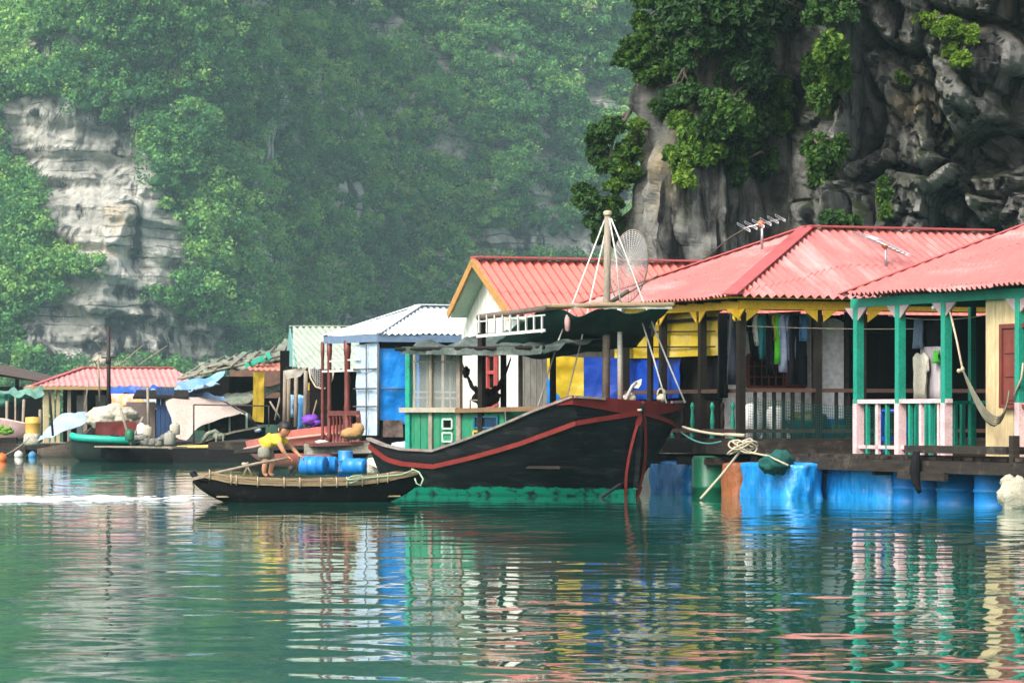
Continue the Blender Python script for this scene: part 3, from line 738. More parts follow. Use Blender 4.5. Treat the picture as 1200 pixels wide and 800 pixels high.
# railing along the left face
rl = MB(); b0, b1 = F3.B(1006), 0.0
mb = MB(); mb.bar(F3.p(-.0,b0+.08,pz+.03), F3.p(-.0,-.09,pz+.03), .10, .06); mb.bar(F3.p(0,b0,dz+.1), F3.p(0,0,dz+.1), .05, .05); rail = mb.build('handrail', PINK, h3)
for i, px in enumerate((1017, 1029, 1040, 1067, 1080, 1091, 1101)):
    b = F3.B(px); mb = MB(); mb.bar(F3.p(0,b,dz), F3.p(0,b,pz), .055 if i not in (1,4) else .07, .05, up=e1)
    mb.build('baluster', TEAL if i in (0,2,3,5) else PINK, rail)
mb = MB(); mb.bar(F3.p(0,b0,pz+.02), F3.p(1.9,b0,pz+.02), .05, .05); mb.bar(F3.p(0,b0,dz+.1), F3.p(1.9,b0,dz+.1), .05, .05); r2 = mb.build('side_rail', TEAL, h3)
for k in range(5):
    mb = MB(); mb.bar(F3.p(.3+.33*k,b0,dz), F3.p(.3+.33*k,b0,pz), .05, .05, up=e1); mb.build('baluster', TEAL, r2)
for px in (1075, 1086, 1128, 1140):       # far turquoise posts of the back rail
    b = F3.B(px, 1.9); mb = MB(); mb.bar(F3.p(1.9,b,dz), F3.p(1.9,b,pz), .07, .06, up=e1); mb.build('baluster', TEAL, r2)
mb = MB(); mb.bar(F3.p(1.9,b0,pz+.02), F3.p(1.9,-1,pz+.02), .05, .05); mb.build('back_rail', TEAL, h3)
# walls
bw = F3.B(1150)
mb = MB(); n_ = -e1
window_b0, window_b1 = F3.B(1172), F3.B(1172)-1.9; wz0, wz1 = F3.Z(474,0,bw), F3.Z(386,0,bw)
def wallseg(bA, bB, z0, z1): planks(mb, F3.p(.10,bA,0), -e2, bA-bB, z0, z1, .23, .03, nrm=-e1, jit=.006, gap=.003)
wallseg(bw, window_b0, dz, ez-.15); wallseg(window_b0, window_b1, dz, wz0); wallseg(window_b0, window_b1, wz1, ez-.15); wallseg(window_b1, bN+.3, dz, ez-.15)
F3.box(mb, .105, 2.2, bw-.04, bw, dz, ez-.15)
mb.build('wall', CREAMW, h3)
mb = MB(); F3.box(mb, 2.2, 2.26, bN, bF-.4, dz, ez+.2); planks(mb, F3.p(2.2,b0-.1,0), -e2, b0-bw, dz, ez-.2, .2, .025, nrm=-e1); mb.build('inner_wall', GREENIN, h3)
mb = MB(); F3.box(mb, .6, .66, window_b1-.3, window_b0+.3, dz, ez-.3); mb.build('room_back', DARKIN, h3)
mb = MB(); F3.box(mb, -.02, .05, window_b0-.07, window_b0, wz0-.05, wz1+.06); F3.box(mb, -.02, .05, window_b1, window_b0-.07, wz1, wz1+.06); F3.box(mb, -.02,.05,window_b1, window_b0-.07, wz0-.05, wz0)
win = mb.build('window', REDWOOD, h3)
mb = MB()     # the open shutter, panelled
sh0, sh1 = window_b0-.09, window_b0-.5
F3.box(mb, .0, .03, sh1, sh0, wz0+.01, wz1-.01)
for k in range(3):
    z0_ = wz0+.06+k*(wz1-wz0-.08)/3; F3.box(mb, -.015, -.001, sh1+.05, sh0-.05, z0_, z0_+(wz1-wz0)/3-.09)
mb.build('shutter', REDWOOD, win)
mb = MB()
for k in range(5): mb.bar(F3.p(.03, sh1-.25*k-.1, wz0), F3.p(.03, sh1-.25*k-.1, wz1), .02)
mb.build('window_bar', DARKWOOD, win)
mb = MB(); F3.box(mb, 2.1, 2.18, F3.B(1030,2.1), F3.B(990,2.1), dz, 2.5); mb.build('door', DARKIN, h3)
# ceiling boards and lamp bulb under the eave
mb = MB(); F3.box(mb, -.2, 5.2, bN, bF-.2, ez-.03, ez-.01); mb.build('ceiling', mat('green_ceiling', (.02,.16,.11), rough=.8), h3)
mb = MB().sh(); mb.tube([F3.p(.05,.45,ez-.2),F3.p(.05,.45,ez-.26)], .012); mb.blob(F3.p(.05,.45,ez-.30), .035, 8, 6); mb.build('bulb', WHITEP, h3)
# raft
rf = thing('raft_deck', 'dark timber raft under the house with turquoise posts', 'raft', F3.p(0,0,.3), F3.ang)
mb = MB(); bA = F3.B(922, -.55)
F3.box(mb, -.5, 6, bN, bA, .56, .60)
for k in range(int((bA-bN)/.22)):
    bb = bN+.22*k; F3.box(mb, -.52+random.uniform(-.05,.03), 6, bb+.006, bb+.214, .604, .655+random.uniform(-.006,.006))
mb.build('deck_boards', DECKWOOD, rf)
mb = MB(); mb.bar(F3.p(-.55,bA+.1,.52), F3.p(-.55,bN,.50), .09, .17); mb.bar(F3.p(-.5,bA,.50), F3.p(5,bA,.50), .09, .16)
for b in (bA-.4, 3.0, 1.2, -.6, -2.5, -4.5): mb.bar(F3.p(-.5,b,.42), F3.p(5.5,b,.42), .10, .10)
mb.build('edge_beam', DECKWOOD, rf)
mb = MB()
F3.box(mb, -.62, -.28, F3.B(1192,-.45), F3.B(1072,-.45), .70, .80); F3.box(mb, -.6,-.5, F3.B(1195,-.5), F3.B(1190,-.5), .55, .95)
tag(mb.build('plank_bench', DECKWOOD), 'low dark plank along the raft edge below the cream wall', 'plank')
mb = MB(); bb0 = F3.B(1060,-.62)
mb.bar(F3.p(-.62,F3.B(1055,-.6),.40), F3.p(-.62,F3.B(1110,-.6),.38), .07, .12); mb.build('joist', DECKWOOD, rf)

lab3 = ['wide blue drum fourth from the right edge of the picture under the turquoise post raft', 'narrow blue drum showing ribs under the pink railing', 'round blue drum between two others below the cream wall raft', 'blue drum furthest right beside the pale sack']
for i, (px, s_) in enumerate(((1078,.9),(1100,.8),(1135,1.12),(1180,1.15))):
    b = F3.B(px, .1); drum(F3.p(-.05,b,.05), lab3[i], rz=i, sc_=(s_,s_,1.0))
WRAP = mat('creased_blue_wrap', (0.010,0.30,0.74), (0.006,0.20,0.58), scale=2, rough=.33, bump=1.0, bscale=5, dist=.07, fine=.15, dirt=(.30,.45,.58), dirt_amt=.35, dirt_scale=6, stretch=(1,1,.5), spec=.6)
def wrapped(name, label, cat, F, px0, px1, a, z1, m, depth=.8, z0=-.4, grp=None, seed=0):
    """a float block wrapped in plastic sheeting: rounded, creased box"""
    bL, bR = F.B(px0, a), F.B(px1, a); mb = MB().sh(); n = 72; P = []
    cx, cy = depth/2, (bL+bR)/2; hx, hy = depth/2, abs(bL-bR)/2
    for j in range(25):
        v = j/24; z = z0+(z1-z0)*min(v*1.12,1); kk = 1 if v < .9 else .9-(v-.9)*5; row = []
        for i in range(n+1):
            t = 2*math.pi*i/n; c_, s_ = math.cos(t), math.sin(t); q = (abs(c_)**5+abs(s_)**5)**(-1/5)
            r = (1+.07*noise.noise(Vector((c_*2,s_*2+z*2.6,seed+z*2)))*1.4+.035*(1-abs(noise.noise(Vector((t*4+z*3.5,z*2-t,seed+4))))*2))*kk
            row.append(F.p(a+cx+c_*q*hx*r, cy+s_*q*hy*r, z+.02*noise.noise(Vector((t*2,z,seed)))))
        P.append(row)
    mb.grid(P); mb.add([F.p(a+cx,cy,z1+.01)]+P[-1][:-1], [(0,1+i,1+(i+1)%n) for i in range(n)])
    return tag(mb.build(name, m, weld=True), label, cat, grp)
wrapped('wrapped_float', 'big bright blue float wrapped in shiny creased plastic left of the pink railing', 'float', F3, 953, 1038, -.3, .54, WRAP, .9, seed=1, grp='wrapped floats')
# sack at the far right, boot hanging
mb = MB().sh(); mb.blob(F3.p(-.75,F3.B(1192,-.75),.14), (.26,.2,.26), 16, 12, .35, 2.2, 3); mb.blob(F3.p(-.72,F3.B(1183,-.72),.34), (.13,.1,.09), 12, 8, .4, 3, 5)
tag(mb.build('sack', mat('dirty_foam', (.50,.47,.38), (.30,.28,.2), rough=.9, bump=.8, scale=8, dist=.03)), 'lumpy off white foam sack floating at the right edge', 'sack')
bh = F3.B(1074,-.68); mb = MB().sh(); mb.tube([F3.p(-.68,bh,.72), F3.p(-.7,bh,.45), F3.p(-.7,bh-.02,.3), F3.p(-.7,bh-.12,.16)], [.05,.08,.06,.03], 8)
tag(mb.build('rubber_strap', BLACKCL), 'black rubber strap hanging over the raft edge below the pink rail', 'strap')
# plastic stool behind the rail
def stool(p, rz, label, m):
    t = thing('plastic_stool', label, 'stool', p, rz)
    M_ = Matrix.Translation(Vector(p)) @ Matrix.Rotation(rz,4,'Z')
    mb = MB(); c = M_ @ Vector((0,0,.46)); mb.lathe(c, [(0,-.01),(.17,-.015),(.18,.0),(.165,.02),(0,.02)], 16); mb.build('seat', m, t)
    for sx in (-1,1):
        for sy in (-1,1):
            mb = MB(); mb.prism([M_@Vector((sx*.10,sy*.10,.45)), M_@Vector((sx*.15,sy*.15,0)), M_@Vector((sx*.20,sy*.15,0)), M_@Vector((sx*.15,sy*.10,.45))], (M_.to_3x3() @ Vector((0,-sy*.05,0))))
            mb.build('leg', m, t)
    mb = MB()
    for s in (-1,1): mb.bar(M_@Vector((-.15,s*.14,.16)), M_@Vector((.15,s*.14,.16)), .02, .05); mb.bar(M_@Vector((s*.14,-.15,.16)), M_@Vector((s*.14,.15,.16)), .02, .05)
    mb.build('brace', m, t)
    return t
st = stool(F3.p(.8,F3.B(1047,.8),dz), .3, 'tall blue plastic stool behind the pink and turquoise railing', mat('stool_blue', (.01,.10,.50), rough=.35, fine=.05))
st.scale = (1.05,1.05,1.35)
# washing in the verandah
g3 = 'clothes hung in the turquoise post verandah'
garment('shirt', 'striped grey and white shirt hanging on the turquoise verandah', F3.p(.5,F3.B(1093,.5),F3.Z(405,.5,.6)), .62, .80, 'towel', mat('striped_cloth', (.42,.38,.40), (.22,.20,.22), scale=3, stretch=(14,14,.2), rough=.9, contrast=.08), e2, g3)
garment('shirt', 'off white shirt hanging lowest beside the striped one', F3.p(.45,F3.B(1080,.45),F3.Z(412,.45,.6)), .5, .70, 'shirt', cloth('cream', (.55,.52,.42)), e2, g3)
garment('jeans', 'faded denim trousers bunched at the turquoise verandah post', F3.p(.5,F3.B(1078,.5),F3.Z(372,.5,.6)), .30, .42, 'trousers', cloth('denim', (.12,.17,.24)), e2, g3)
garment('jacket', 'black jacket hanging behind the middle turquoise post', F3.p(.6,F3.B(1094,.6),F3.Z(375,.6,.6)), .5, .62, 'shirt', BLACKCL, e2, g3)
garment('cloth', 'small bright green cloth under the black jacket', F3.p(.42,F3.B(1098,.42),F3.Z(410,.42,.6)), .2, .18, 'shirt', cloth('green', (.05,.32,.03)), e2, g3)
mb = MB().sh(); mb.tube(catenary(F3.p(.5,F3.B(1006),ez-.35), F3.p(.5,-1.0,ez-.35), .1), .008, 5)
tag(mb.build('clothes_line', ROPE), 'thin washing line inside the turquoise verandah', 'rope')
# hammock: from post top to the wall
H0 = F3.p(-.02,-.12,F3.Z(362,0,-.1)); H1 = F3.p(-.05,F3.B(1199,-.05),F3.Z(425,0,-2.2)); KN = F3.p(-.15,F3.B(1128,-.15),F3.Z(433,0,-.5)); LO = F3.p(-.25,F3.B(1163,-.25),F3.Z(497,0,-1.2))
hm = thing('hammock', 'grey net hammock slung between the turquoise post and the cream wall', 'hammock', LO, 0)
mb = MB().sh(); mb.tube([H0, H0.lerp(KN,.5)+Vector((.01,0,-.01)), KN], .016, 6); mb.build('rope', ROPE, hm); mb = MB().sh(); mb.tube([H1, H1+Vector((-.02,0,-.2)), H1.lerp(LO,.45)+Vector((.05,0,-.1))], .016, 6); mb.build('rope', ROPE, hm)
HNET = mat('hammock_net', (.20,.19,.14), (.10,.10,.07), rough=.9, bump=.8, dist=.01)
mb = MB().sh()
for k in range(9):
    off = (k-4)/4; q = []
    for i in range(13):
        t = i/12; p = KN.lerp(H1.lerp(LO,.45),t); dep = math.sin(math.pi*t)**.7
        base_ = (1-t)**2*KN+2*t*(1-t)*(LO*2-(KN+H1.lerp(LO,.45))/2)+t*t*H1.lerp(LO,.45)
        q.append(base_+Vector((0,off*.14,-.06*off+abs(off)*.05))*dep)
    mb.tube(q, .011, 5)
for i in range(1,9):
    pass
mb.build('net', HNET, hm)
mb = MB().sh(); mb.blob(KN, (.03,.03,.04), 8, 6, .3); mb.blob(KN+Vector((-.05,0,-.02)), (.03,.02,.03), 8, 6, .3); mb.build('knot', ROPE, hm)
# roof aerials
def aerial(name, label, p, top, arms, ang, group='television aerials on the roofs'):
    t = thing(name, label, 'aerial', p, 0, group); p = Vector(p); top = Vector(top)
    mb = MB().sh(); mb.tube([p, top], .022, 8); mb.build('mast', ALU, t)
    d = Vector((math.cos(ang), math.sin(ang)*.6, math.sin(arms[2]) if len(arms) > 2 else 0)).normalized(); L_ = arms[0]
    mb = MB().sh(); mb.tube([top-d*L_*.5, top+d*L_*.5], .012, 6)
    s = Vector((-math.sin(ang), math.cos(ang), .25)).normalized()
    for k in range(arms[1]):
        c = top+d*L_*(k/(arms[1]-1)-.5); ln = .30-.015*k; pts = [c-s*ln, c+s*ln]
        mb.tube(pts, .006, 5); mb.tube([c-s*ln+UP*.03,c+s*ln+UP*.03], .006, 5); 
        for q in (-1,1): mb.tube([c+s*ln*q, c+s*ln*q+UP*.03], .006, 4)
    mb.build('antenna_rods', ALU, t)
    mb = MB().sh(); mb.blob(top+UP*.0-d*.02, (.06,.05,.06), 8, 6); mb.build('junction_box', mat('orange_box', (.55,.16,.06), rough=.6), t)
    return t

# ================================================================ the middle house with yellow eaves
F2 = Frame(868, 54.8); f1, f2 = F2.V()
h2 = thing('stilt_house', 'raft house with yellow eaves, dark posts and a red hipped roof in the middle right', 'house', F2.p(0,0,.8), F2.ang)
ez = F2.Z(347); E = .36; bF = 5.5; aR = 8.0
A0 = F2.p(-E+.0,-E,ez); 
ap_a = 2.3
ap_b = bF/2-.3; ap_a = F2.A(946, ap_b); ap_z = F2.Z(268.5, ap_a, ap_b); apx = F2.p(ap_a, ap_b, ap_z); apR = F2.p(aR-2.2, ap_b, ap_z)
mb = MB()
corrugated(mb, F2.p(-E,bF,ez), F2.p(-E,-E,ez), apx-f2*.01, apx+f2*.01, pitch=.135, amp=.03)
corrugated(mb, F2.p(-E,-E,ez), F2.p(aR,-E,ez), apx, apR, pitch=.15, amp=.034)
corrugated(mb, F2.p(aR,bF,ez), F2.p(-E,bF,ez), apR, apx, pitch=.2, amp=.014)
corrugated(mb, F2.p(aR,-E,ez), F2.p(aR,bF,ez), apR-f2*.01, apR+f2*.01, pitch=.2, amp=.014)
roof = mb.sh().build('roof', ROOF_RED, h2)
mb = MB()
for e_ in (F2.p(-E,-E,ez+.02), F2.p(-E,bF,ez+.02)): 
    mb.bar(e_, apx+UP*.045, .24, .02)
mb.bar(apx+UP*.05, apR+UP*.05, .26, .025); mb.build('ridge_cap', ROOF_CAP, roof)
mb = MB()
mb.bar(F2.p(-.03,-.06,ez-.13), F2.p(aR-.5,-.06,ez-.13), .04, .13); mb.bar(F2.p(-.04,-.04,ez-.13), F2.p(-.04,bF-.3,ez-.13), .04, .13)
posts2 = [(0,0),(0,F2.B(823)),(0,F2.B(777)),(0,F2.B(733)),(F2.A(958),0),(F2.A(1010),0),(4.6,0),(6.4,0)]
mb.build('eave_beam', YELLOW, h2)
for a, b in posts2:
    for s in (-1,1):
        mb = MB()
        if b == 0: mb.prism([F2.p(a+s*.05,-.085,ez-.2), F2.p(a+s*.30,-.085,ez-.2), F2.p(a+s*.05,-.085,ez-.38)], -f2*.02)
        if a == 0: mb.prism([F2.p(-.065,b+s*.05,ez-.2), F2.p(-.065,b+s*.30,ez-.2), F2.p(-.065,b+s*.05,ez-.38)], -f1*.02)
        mb.build('eave_bracket', YELLOW, h2)
dz2 = .86
for a, b in posts2:
    mb = MB(); mb.bar(F2.p(a,b,dz2-.2), F2.p(a,b,ez-.19), .12 if (a,b) == (0,0) else .095, .11, up=f1); mb.build('post', DARKWOOD, h2)
for px in (954, 992):
    a = F2.A(px, .5); mb = MB(); mb.bar(F2.p(a,.5,dz2), F2.p(a,.5,ez-.2), .06, .06, up=f1); mb.build('post', DARKWOOD, h2)
# yellow soffit boards + rafters
mb = MB(); F2.box(mb, -E+.08, aR-.2, -E+.08, bF-.1, ez-.035, ez-.02); mb.build('ceiling', YELLOW, h2)
mb = MB()
for k in range(9): mb.bar(F2.p(-.2,k*.6,ez-.06), F2.p(2.0,k*.6,ez-.06), .04, .05)
mb.bar(F2.p(1.0,0,ez-.25), F2.p(1.0,bF-.4,ez-.25), .06, .06); mb.bar(F2.p(.1,.6,ez-.3), F2.p(.1,4.8,ez-.33), .04, .05); mb.build('rafter', DARKWOOD, h2)
# inner walls: a white plank wall along the front verandah
bi = 1.7; zf = ez-.2
mb = MB()
def fw(pxa, pxb, z0, z1, bq=bi): 
    a0, a1 = F2.A(pxa,bq), F2.A(pxb,bq); planks(mb, F2.p(a0,bq,0), f1, a1-a0, z0, z1, .24, .03, nrm=-f2, jit=.005)
zr, zw = F2.Z(417,2,bi), F2.Z(454,2,bi)
fw(846, 875, dz2, zf); fw(875, 942, zr, zf); fw(875, 942, dz2, zw); fw(942, 962, dz2, zf); a0_, a1_ = F2.A(963,.9), F2.A(988,.9); planks(mb, F2.p(a0_,.9,0), f1, a1_-a0_, dz2, F2.Z(378,2,.9), .3, .03, nrm=-f2); mb.prism([F2.p(a0_+(a1_-a0_)*i/10,.87,F2.Z(378,2,.9)+.07*math.sin(math.pi*i/10)) for i in range(11)], f2*.03); 
mb.build('wall', WHITEP, h2)
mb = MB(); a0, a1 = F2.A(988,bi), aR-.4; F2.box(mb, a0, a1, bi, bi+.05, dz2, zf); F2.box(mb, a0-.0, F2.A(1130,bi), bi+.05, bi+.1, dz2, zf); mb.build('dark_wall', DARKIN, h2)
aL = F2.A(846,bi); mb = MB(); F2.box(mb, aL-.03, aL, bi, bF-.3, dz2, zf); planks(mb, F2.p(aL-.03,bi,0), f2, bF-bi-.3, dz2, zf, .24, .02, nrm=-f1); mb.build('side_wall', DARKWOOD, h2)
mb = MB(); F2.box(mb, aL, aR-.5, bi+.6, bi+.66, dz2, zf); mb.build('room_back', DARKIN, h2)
# grille window
mb = MB(); a0, a1 = F2.A(875,bi), F2.A(942,bi)
for z in (zw, zr): mb.bar(F2.p(a0,bi-.03,z), F2.p(a1,bi-.03,z), .06, .06)
for a in (a0, a1): mb.bar(F2.p(a,bi-.03,zw), F2.p(a,bi-.03,zr), .06, .06, up=f1)
win = mb.build('window', REDWOOD, h2)
mb = MB()
for k in range(1,7): a = a0+(a1-a0)*k/8; mb.bar(F2.p(a,bi-.02,zw), F2.p(a,bi-.02,zr), .018, .018, up=f1)
for k in range(1,3): z = zw+(zr-zw)*k/3; mb.bar(F2.p(a0,bi-.025,z), F2.p(a0+(a1-a0)*.7,bi-.025,z), .018, .018)
mb.build('window_grille', REDWOOD, win)
mb = MB(); a2, a3 = F2.A(920,bi-.06), F2.A(938,bi-.06); F2.box(mb, a2,a3, bi-.09,bi-.06, zw+.02, zr+.05); sh_ = mb.build('shutter', REDWOOD, win)
mb = MB(); F2.box(mb, a2+.05,a3-.05, bi-.10,bi-.092, zw+.2, zr-.06); mb.build('shutter_panel', OCHRE, sh_)
# railing with balusters, front and left face
rz2 = F2.Z(457)
mb = MB(); mb.bar(F2.p(0,0,rz2), F2.p(aR-.5,0,rz2), .09, .06); mb.bar(F2.p(0,0,rz2-.01), F2.p(0,bF-.3,rz2-.01), .09, .06)
mb.bar(F2.p(0,0,dz2+.12), F2.p(aR-.5,0,dz2+.12), .06,.06); mb.bar(F2.p(0,0,dz2+.12), F2.p(0,bF-.3,dz2+.12), .06,.06)
rail = mb.build('handrail', mat('brown_rail', (.10,.05,.035), (.05,.028,.02), rough=.6), h2)
for px in (885, 896, 907, 918, 929, 941, 980, 994):
    a = F2.A(px); mb = MB(); mb.bar(F2.p(a,0,dz2), F2.p(a,0,rz2), .045, .045, up=f1); mb.build('baluster', DARKWOOD, rail)
for k in range(13):
    b = .28+k*.36; mb = MB(); mb.lathe(F2.p(0,b,dz2), [(0,0),(.04,0),(.04,.06),(.022,.1),(.038,.25),(.02,.42),(.036,.5),(.02,.56),(0,.565)], 8); mb.sh().build('baluster', DARKWOOD if k%2 else TEAL, rail)
# raft of the middle house
rf = thing('raft_deck', 'black timber raft under the house with yellow eaves', 'raft', F2.p(0,0,.5), F2.ang)
mb = MB(); F2.box(mb, -.25, aR, -.3, bF+.6, dz2-.06, dz2)
mb.build('deck_boards', DECKWOOD, rf)
mb = MB(); mb.bar(F2.p(-.3,-.33,dz2-.13), F2.p(aR,-.33,dz2-.13), .1, .2); mb.bar(F2.p(-.3,-.3,dz2-.13), F2.p(-.3,bF+.8,dz2-.13), .1, .2)
mb.bar(F2.p(-.2,-.1,.45), F2.p(aR,-.1,.45), .12, .12); mb.bar(F2.p(-.15,-.1,.5), F2.p(-.15,bF+.8,.5), .14, .16)
for k in range(6): mb.bar(F2.p(-.5,.2+k,.52), F2.p(aR,.2+k,.52), .09, .12)
for k in range(7): mb.bar(F2.p(.1+k*1.1,-.25,.3), F2.p(.1+k*1.1,-.25,dz2-.2), .1, .1)
mb.build('edge_beam', DECKWOOD, rf)
wrapped('wrapped_float', 'bright blue plastic wrapped float with the net heap on top', 'float', F2, 862, 921, -.55, .52, WRAP, .7, seed=5, grp='wrapped floats')
wrapped('wrapped_float', 'rust brown wrapped float between the green drum and the blue float', 'float', F2, 843, 861, -.45, .50, RUSTTARP, .6, seed=9)
wrapped('wrapped_float', 'blue float block in the shadow right behind the red bow', 'float', F2, 757, 805, -.35, .50, WRAP, .7, seed=14, grp='wrapped floats')
for i, px in enumerate((932, 946)):
    q = F2.p(.25,-.0,0); d_ = 52.6+i*.3; X = (px-600)*d_/FPX; drum((X,d_,-.02), ['narrow blue drum just right of the net covered float', 'narrow blue drum touching the big creased blue float'][i], rz=i*2, sc_=(.42,.42,.95))
mb = MB().sh(); mb.lathe(F2.p(-.3,F2.B(831,-.3),0), [(0,-.4),(.26,-.4),(.27,.1),(.285,.12),(.27,.14),(.27,.55),(.24,.6),(0,.6)], 20)
tag(mb.build('float_drum', GREENDRUM), 'dark green upright float drum under the corner of the middle house', 'drum')
# white tub / things on verandah
mb = MB().sh(); mb.lathe(F2.p(F2.A(975,.9),.9,dz2), [(0,0),(.2,0),(.26,.3),(.27,.31),(0,.31)], 20); tag(mb.build('plastic_tub', BLUEPL), 'blue plastic tub on the middle verandah behind the rail', 'tub')
mb = MB().sh(); mb.lathe(F2.p(F2.A(945,.8),.8,dz2), [(0,0),(.24,0),(.34,.28),(.35,.29),(0,.27)], 20); tag(mb.build('plastic_basin', mat('teal_plastic', (.01,.16,.17), rough=.4)), 'wide teal basin on the middle verandah behind the net', 'basin')
mb = MB().sh(); mb.lathe(F2.p(F2.A(985,.6),.6,dz2), [(0,0),(.10,0),(.14,.2),(.14,.21),(0,.2)], 16); tag(mb.build('bucket', GREENDRUM), 'small green bucket in front of the blue tub', 'bucket')
mb = MB().sh(); mb.blob(F2.p(F2.A(948,.8),.8,dz2+.33), (.28,.25,.09), 14, 8, .6, 3, 4); tag(mb.build('net_heap', mat('olive_net', (.20,.21,.08), (.1,.1,.05), rough=.9, bump=1, scale=15, dist=.02)), 'olive net bundle lying in the teal basin', 'net')
mb = MB().sh(); mb.blob(F2.p(F2.A(880,1.0),1.0,dz2+.25), (.2,.2,.3), 14, 8, .2, 2, 8); tag(mb.build('plastic_sack', WHITEP), 'pale full sack standing on the middle verandah', 'sack')
mb = MB().sh(); mb.lathe(F2.p(F2.A(910,1.1),1.1,dz2), [(0,0),(.16,0),(.16,.42),(.12,.5),(0,.5)], 14); tag(mb.build('jerry_can', WHITEP), 'white plastic barrel behind the teal balusters', 'barrel')
# fishing net hung on the front rail: a real see-through mesh of strands
def netting(name, label, P, m, r=.004, step=1, parent=None, grp=None):
    mb = MB()
    ni, nj = len(P), len(P[0])
    for i in range(ni): mb.tube(P[i], r, 3, cap=False)
    for j in range(nj): mb.tube([P[i][j] for i in range(ni)], r, 3, cap=False)
    o = mb.build(name, m, parent)
    if label: tag(o, label, 'net', grp)
    return o
P = drape(F2.p(.1,-.06,rz2-.12), F2.p(3.2,-.06,rz2-.28), F2.p(.1,-.06,dz2), F2.p(3.2,-.06,dz2), 90, 16, .10, .02, 2, 3)
netting('fishing_net', 'teal fishing net hung along the dark front railing', P, TEALNET, .0035)
# washing line with clothes on the front of the middle house
za = F2.Z(365, .2, -.0); A_ = lambda px: F2.A(px, .25)
mb = MB().sh(); mb.tube(catenary(F2.p(-.0,.25,za), F2.p(F2.A(966,.25),.25,za), .03), .009, 5); mb.tube(catenary(F2.p(.0,-.02,za-.22), F2.p(3.0,-.1,za-.24), .02), .006, 5)
tag(mb.build('clothes_line', ROPE), 'washing line under the yellow eave of the middle house', 'rope')
cl = [('trousers','black trousers hanging leftmost on the middle house line',848,.40,1.30,'trousers',BLACKCL),
 ('trousers','dark navy trousers around the corner post',862,.34,1.1,'trousers',cloth('navy',(.02,.025,.04))),
 ('shirt','black shirt right of the corner post',884,.34,.72,'shirt',BLACKCL),
 ('shirt','small cream shirt beside the teal one',888,.22,.5,'shirt',cloth('cream',(.55,.52,.42))),
 ('shirt','teal shirt on the washing line',896,.30,.70,'shirt',cloth('teal',(.02,.20,.20))),
 ('trousers','long black trousers right of the teal shirt',904,.24,.95,'trousers',BLACKCL),
 ('shirt','yellow olive top squeezed beside the lime shirt',909,.14,.42,'shirt',cloth('olive',(.42,.40,.03))),
 ('shirt','lime green shirt on the washing line',914,.17,.78,'towel',cloth('lime',(.09,.55,.02))),
 ('shirt','pale blue grey shirt right of the lime one',920,.26,.90,'shirt',cloth('paleblue',(.32,.38,.50))),
 ('shirt','grey blue shirt beside the last black trousers',927,.24,.72,'shirt',cloth('greyblue',(.18,.24,.34))),
 ('trousers','black trousers with long dangling legs near the right of the line',935,.44,1.10,'trousers',BLACKCL),
 ('shirt','blue short sleeved shirt hanging rightmost on the line',943,.28,.42,'shirt',cloth('blue',(.08,.24,.42)))]
for i, (nm, lb, px, w_, h_, kd, m_) in enumerate(cl):
    bq = .25 if i != 1 else .18
    garment(nm, lb, F2.p(F2.A(px,bq),bq+random.uniform(-.02,.02),za-.02), w_, h_, kd, m_, f1+f2*random.uniform(.2,.9))
garment('trousers', 'dark folded trousers hanging inside the left side of the middle house', F2.p(.3,F2.B(838,.3),za-.55), .4,.8,'trousers',BLACKCL, f2, 'washing on the line of the middle house')
# yellow and blue tarps closing the left side
P = drape(F2.p(.14,5.0,F2.Z(371,.14,5)), F2.p(.14,F2.B(843,.14),F2.Z(362,.14,1.0)), F2.p(.14,5.0,F2.Z(420,.14,5)), F2.p(.14,F2.B(840,.14),F2.Z(416,.14,1)), 30, 12, .02, .05, 2, 5)
mb = MB().sh(); mb.slab(P, f1, .006); tag(mb.build('yellow_tarp', YELTARP), 'yellow tarp with white patches stretched under the eave of the middle house', 'tarp')
mb = MB().sh()
for py in (388, 406): mb.tube([F2.p(.07,5.0,F2.Z(py+1,.07,5)), F2.p(.07,F2.B(838,.07),F2.Z(py,.07,1))], .013, 6)
tag(mb.build('batten_poles', DARKWOOD), 'thin dark poles crossing the yellow tarp', 'pole')
P = drape(F2.p(.2,5.4,F2.Z(419,.2,5.4)), F2.p(.2,F2.B(799,.2),F2.Z(419,.2,2.4)), F2.p(.2,5.4,F2.Z(470,.2,5.4)), F2.p(.2,F2.B(799,.2),F2.Z(466,.2,2.4)), 30, 12, .01, .07, 1.8, 9)
mb = MB().sh(); mb.slab(P, f1, .006); tag(mb.build('blue_tarp', BLUETARP), 'deep blue tarp hanging below the yellow one behind the boat bow', 'tarp')
aerial('tv_aerial', 'small white aerial with an orange box above the left hip of the middle house', at(893,292,57), at(893,262,57), (.62,6,.25), .3)
mb = MB().sh(); mb.tube([at(822,306,60), at(856,278,60), at(878,265,59)], .012, 5); tag(mb.build('bare_branch', BARK), 'thin bare stick standing behind the roof slope left of the white aerial', 'stick')
aerial('tv_aerial', 'silver aerial with long rods above the front slope of the middle roof', F2.p(F2.A(1038,1.0),1.0,ez+.45), F2.p(F2.A(1038,1.0),1.0,F2.Z(288,3,1.0)), (.85,9,-.25), .9)
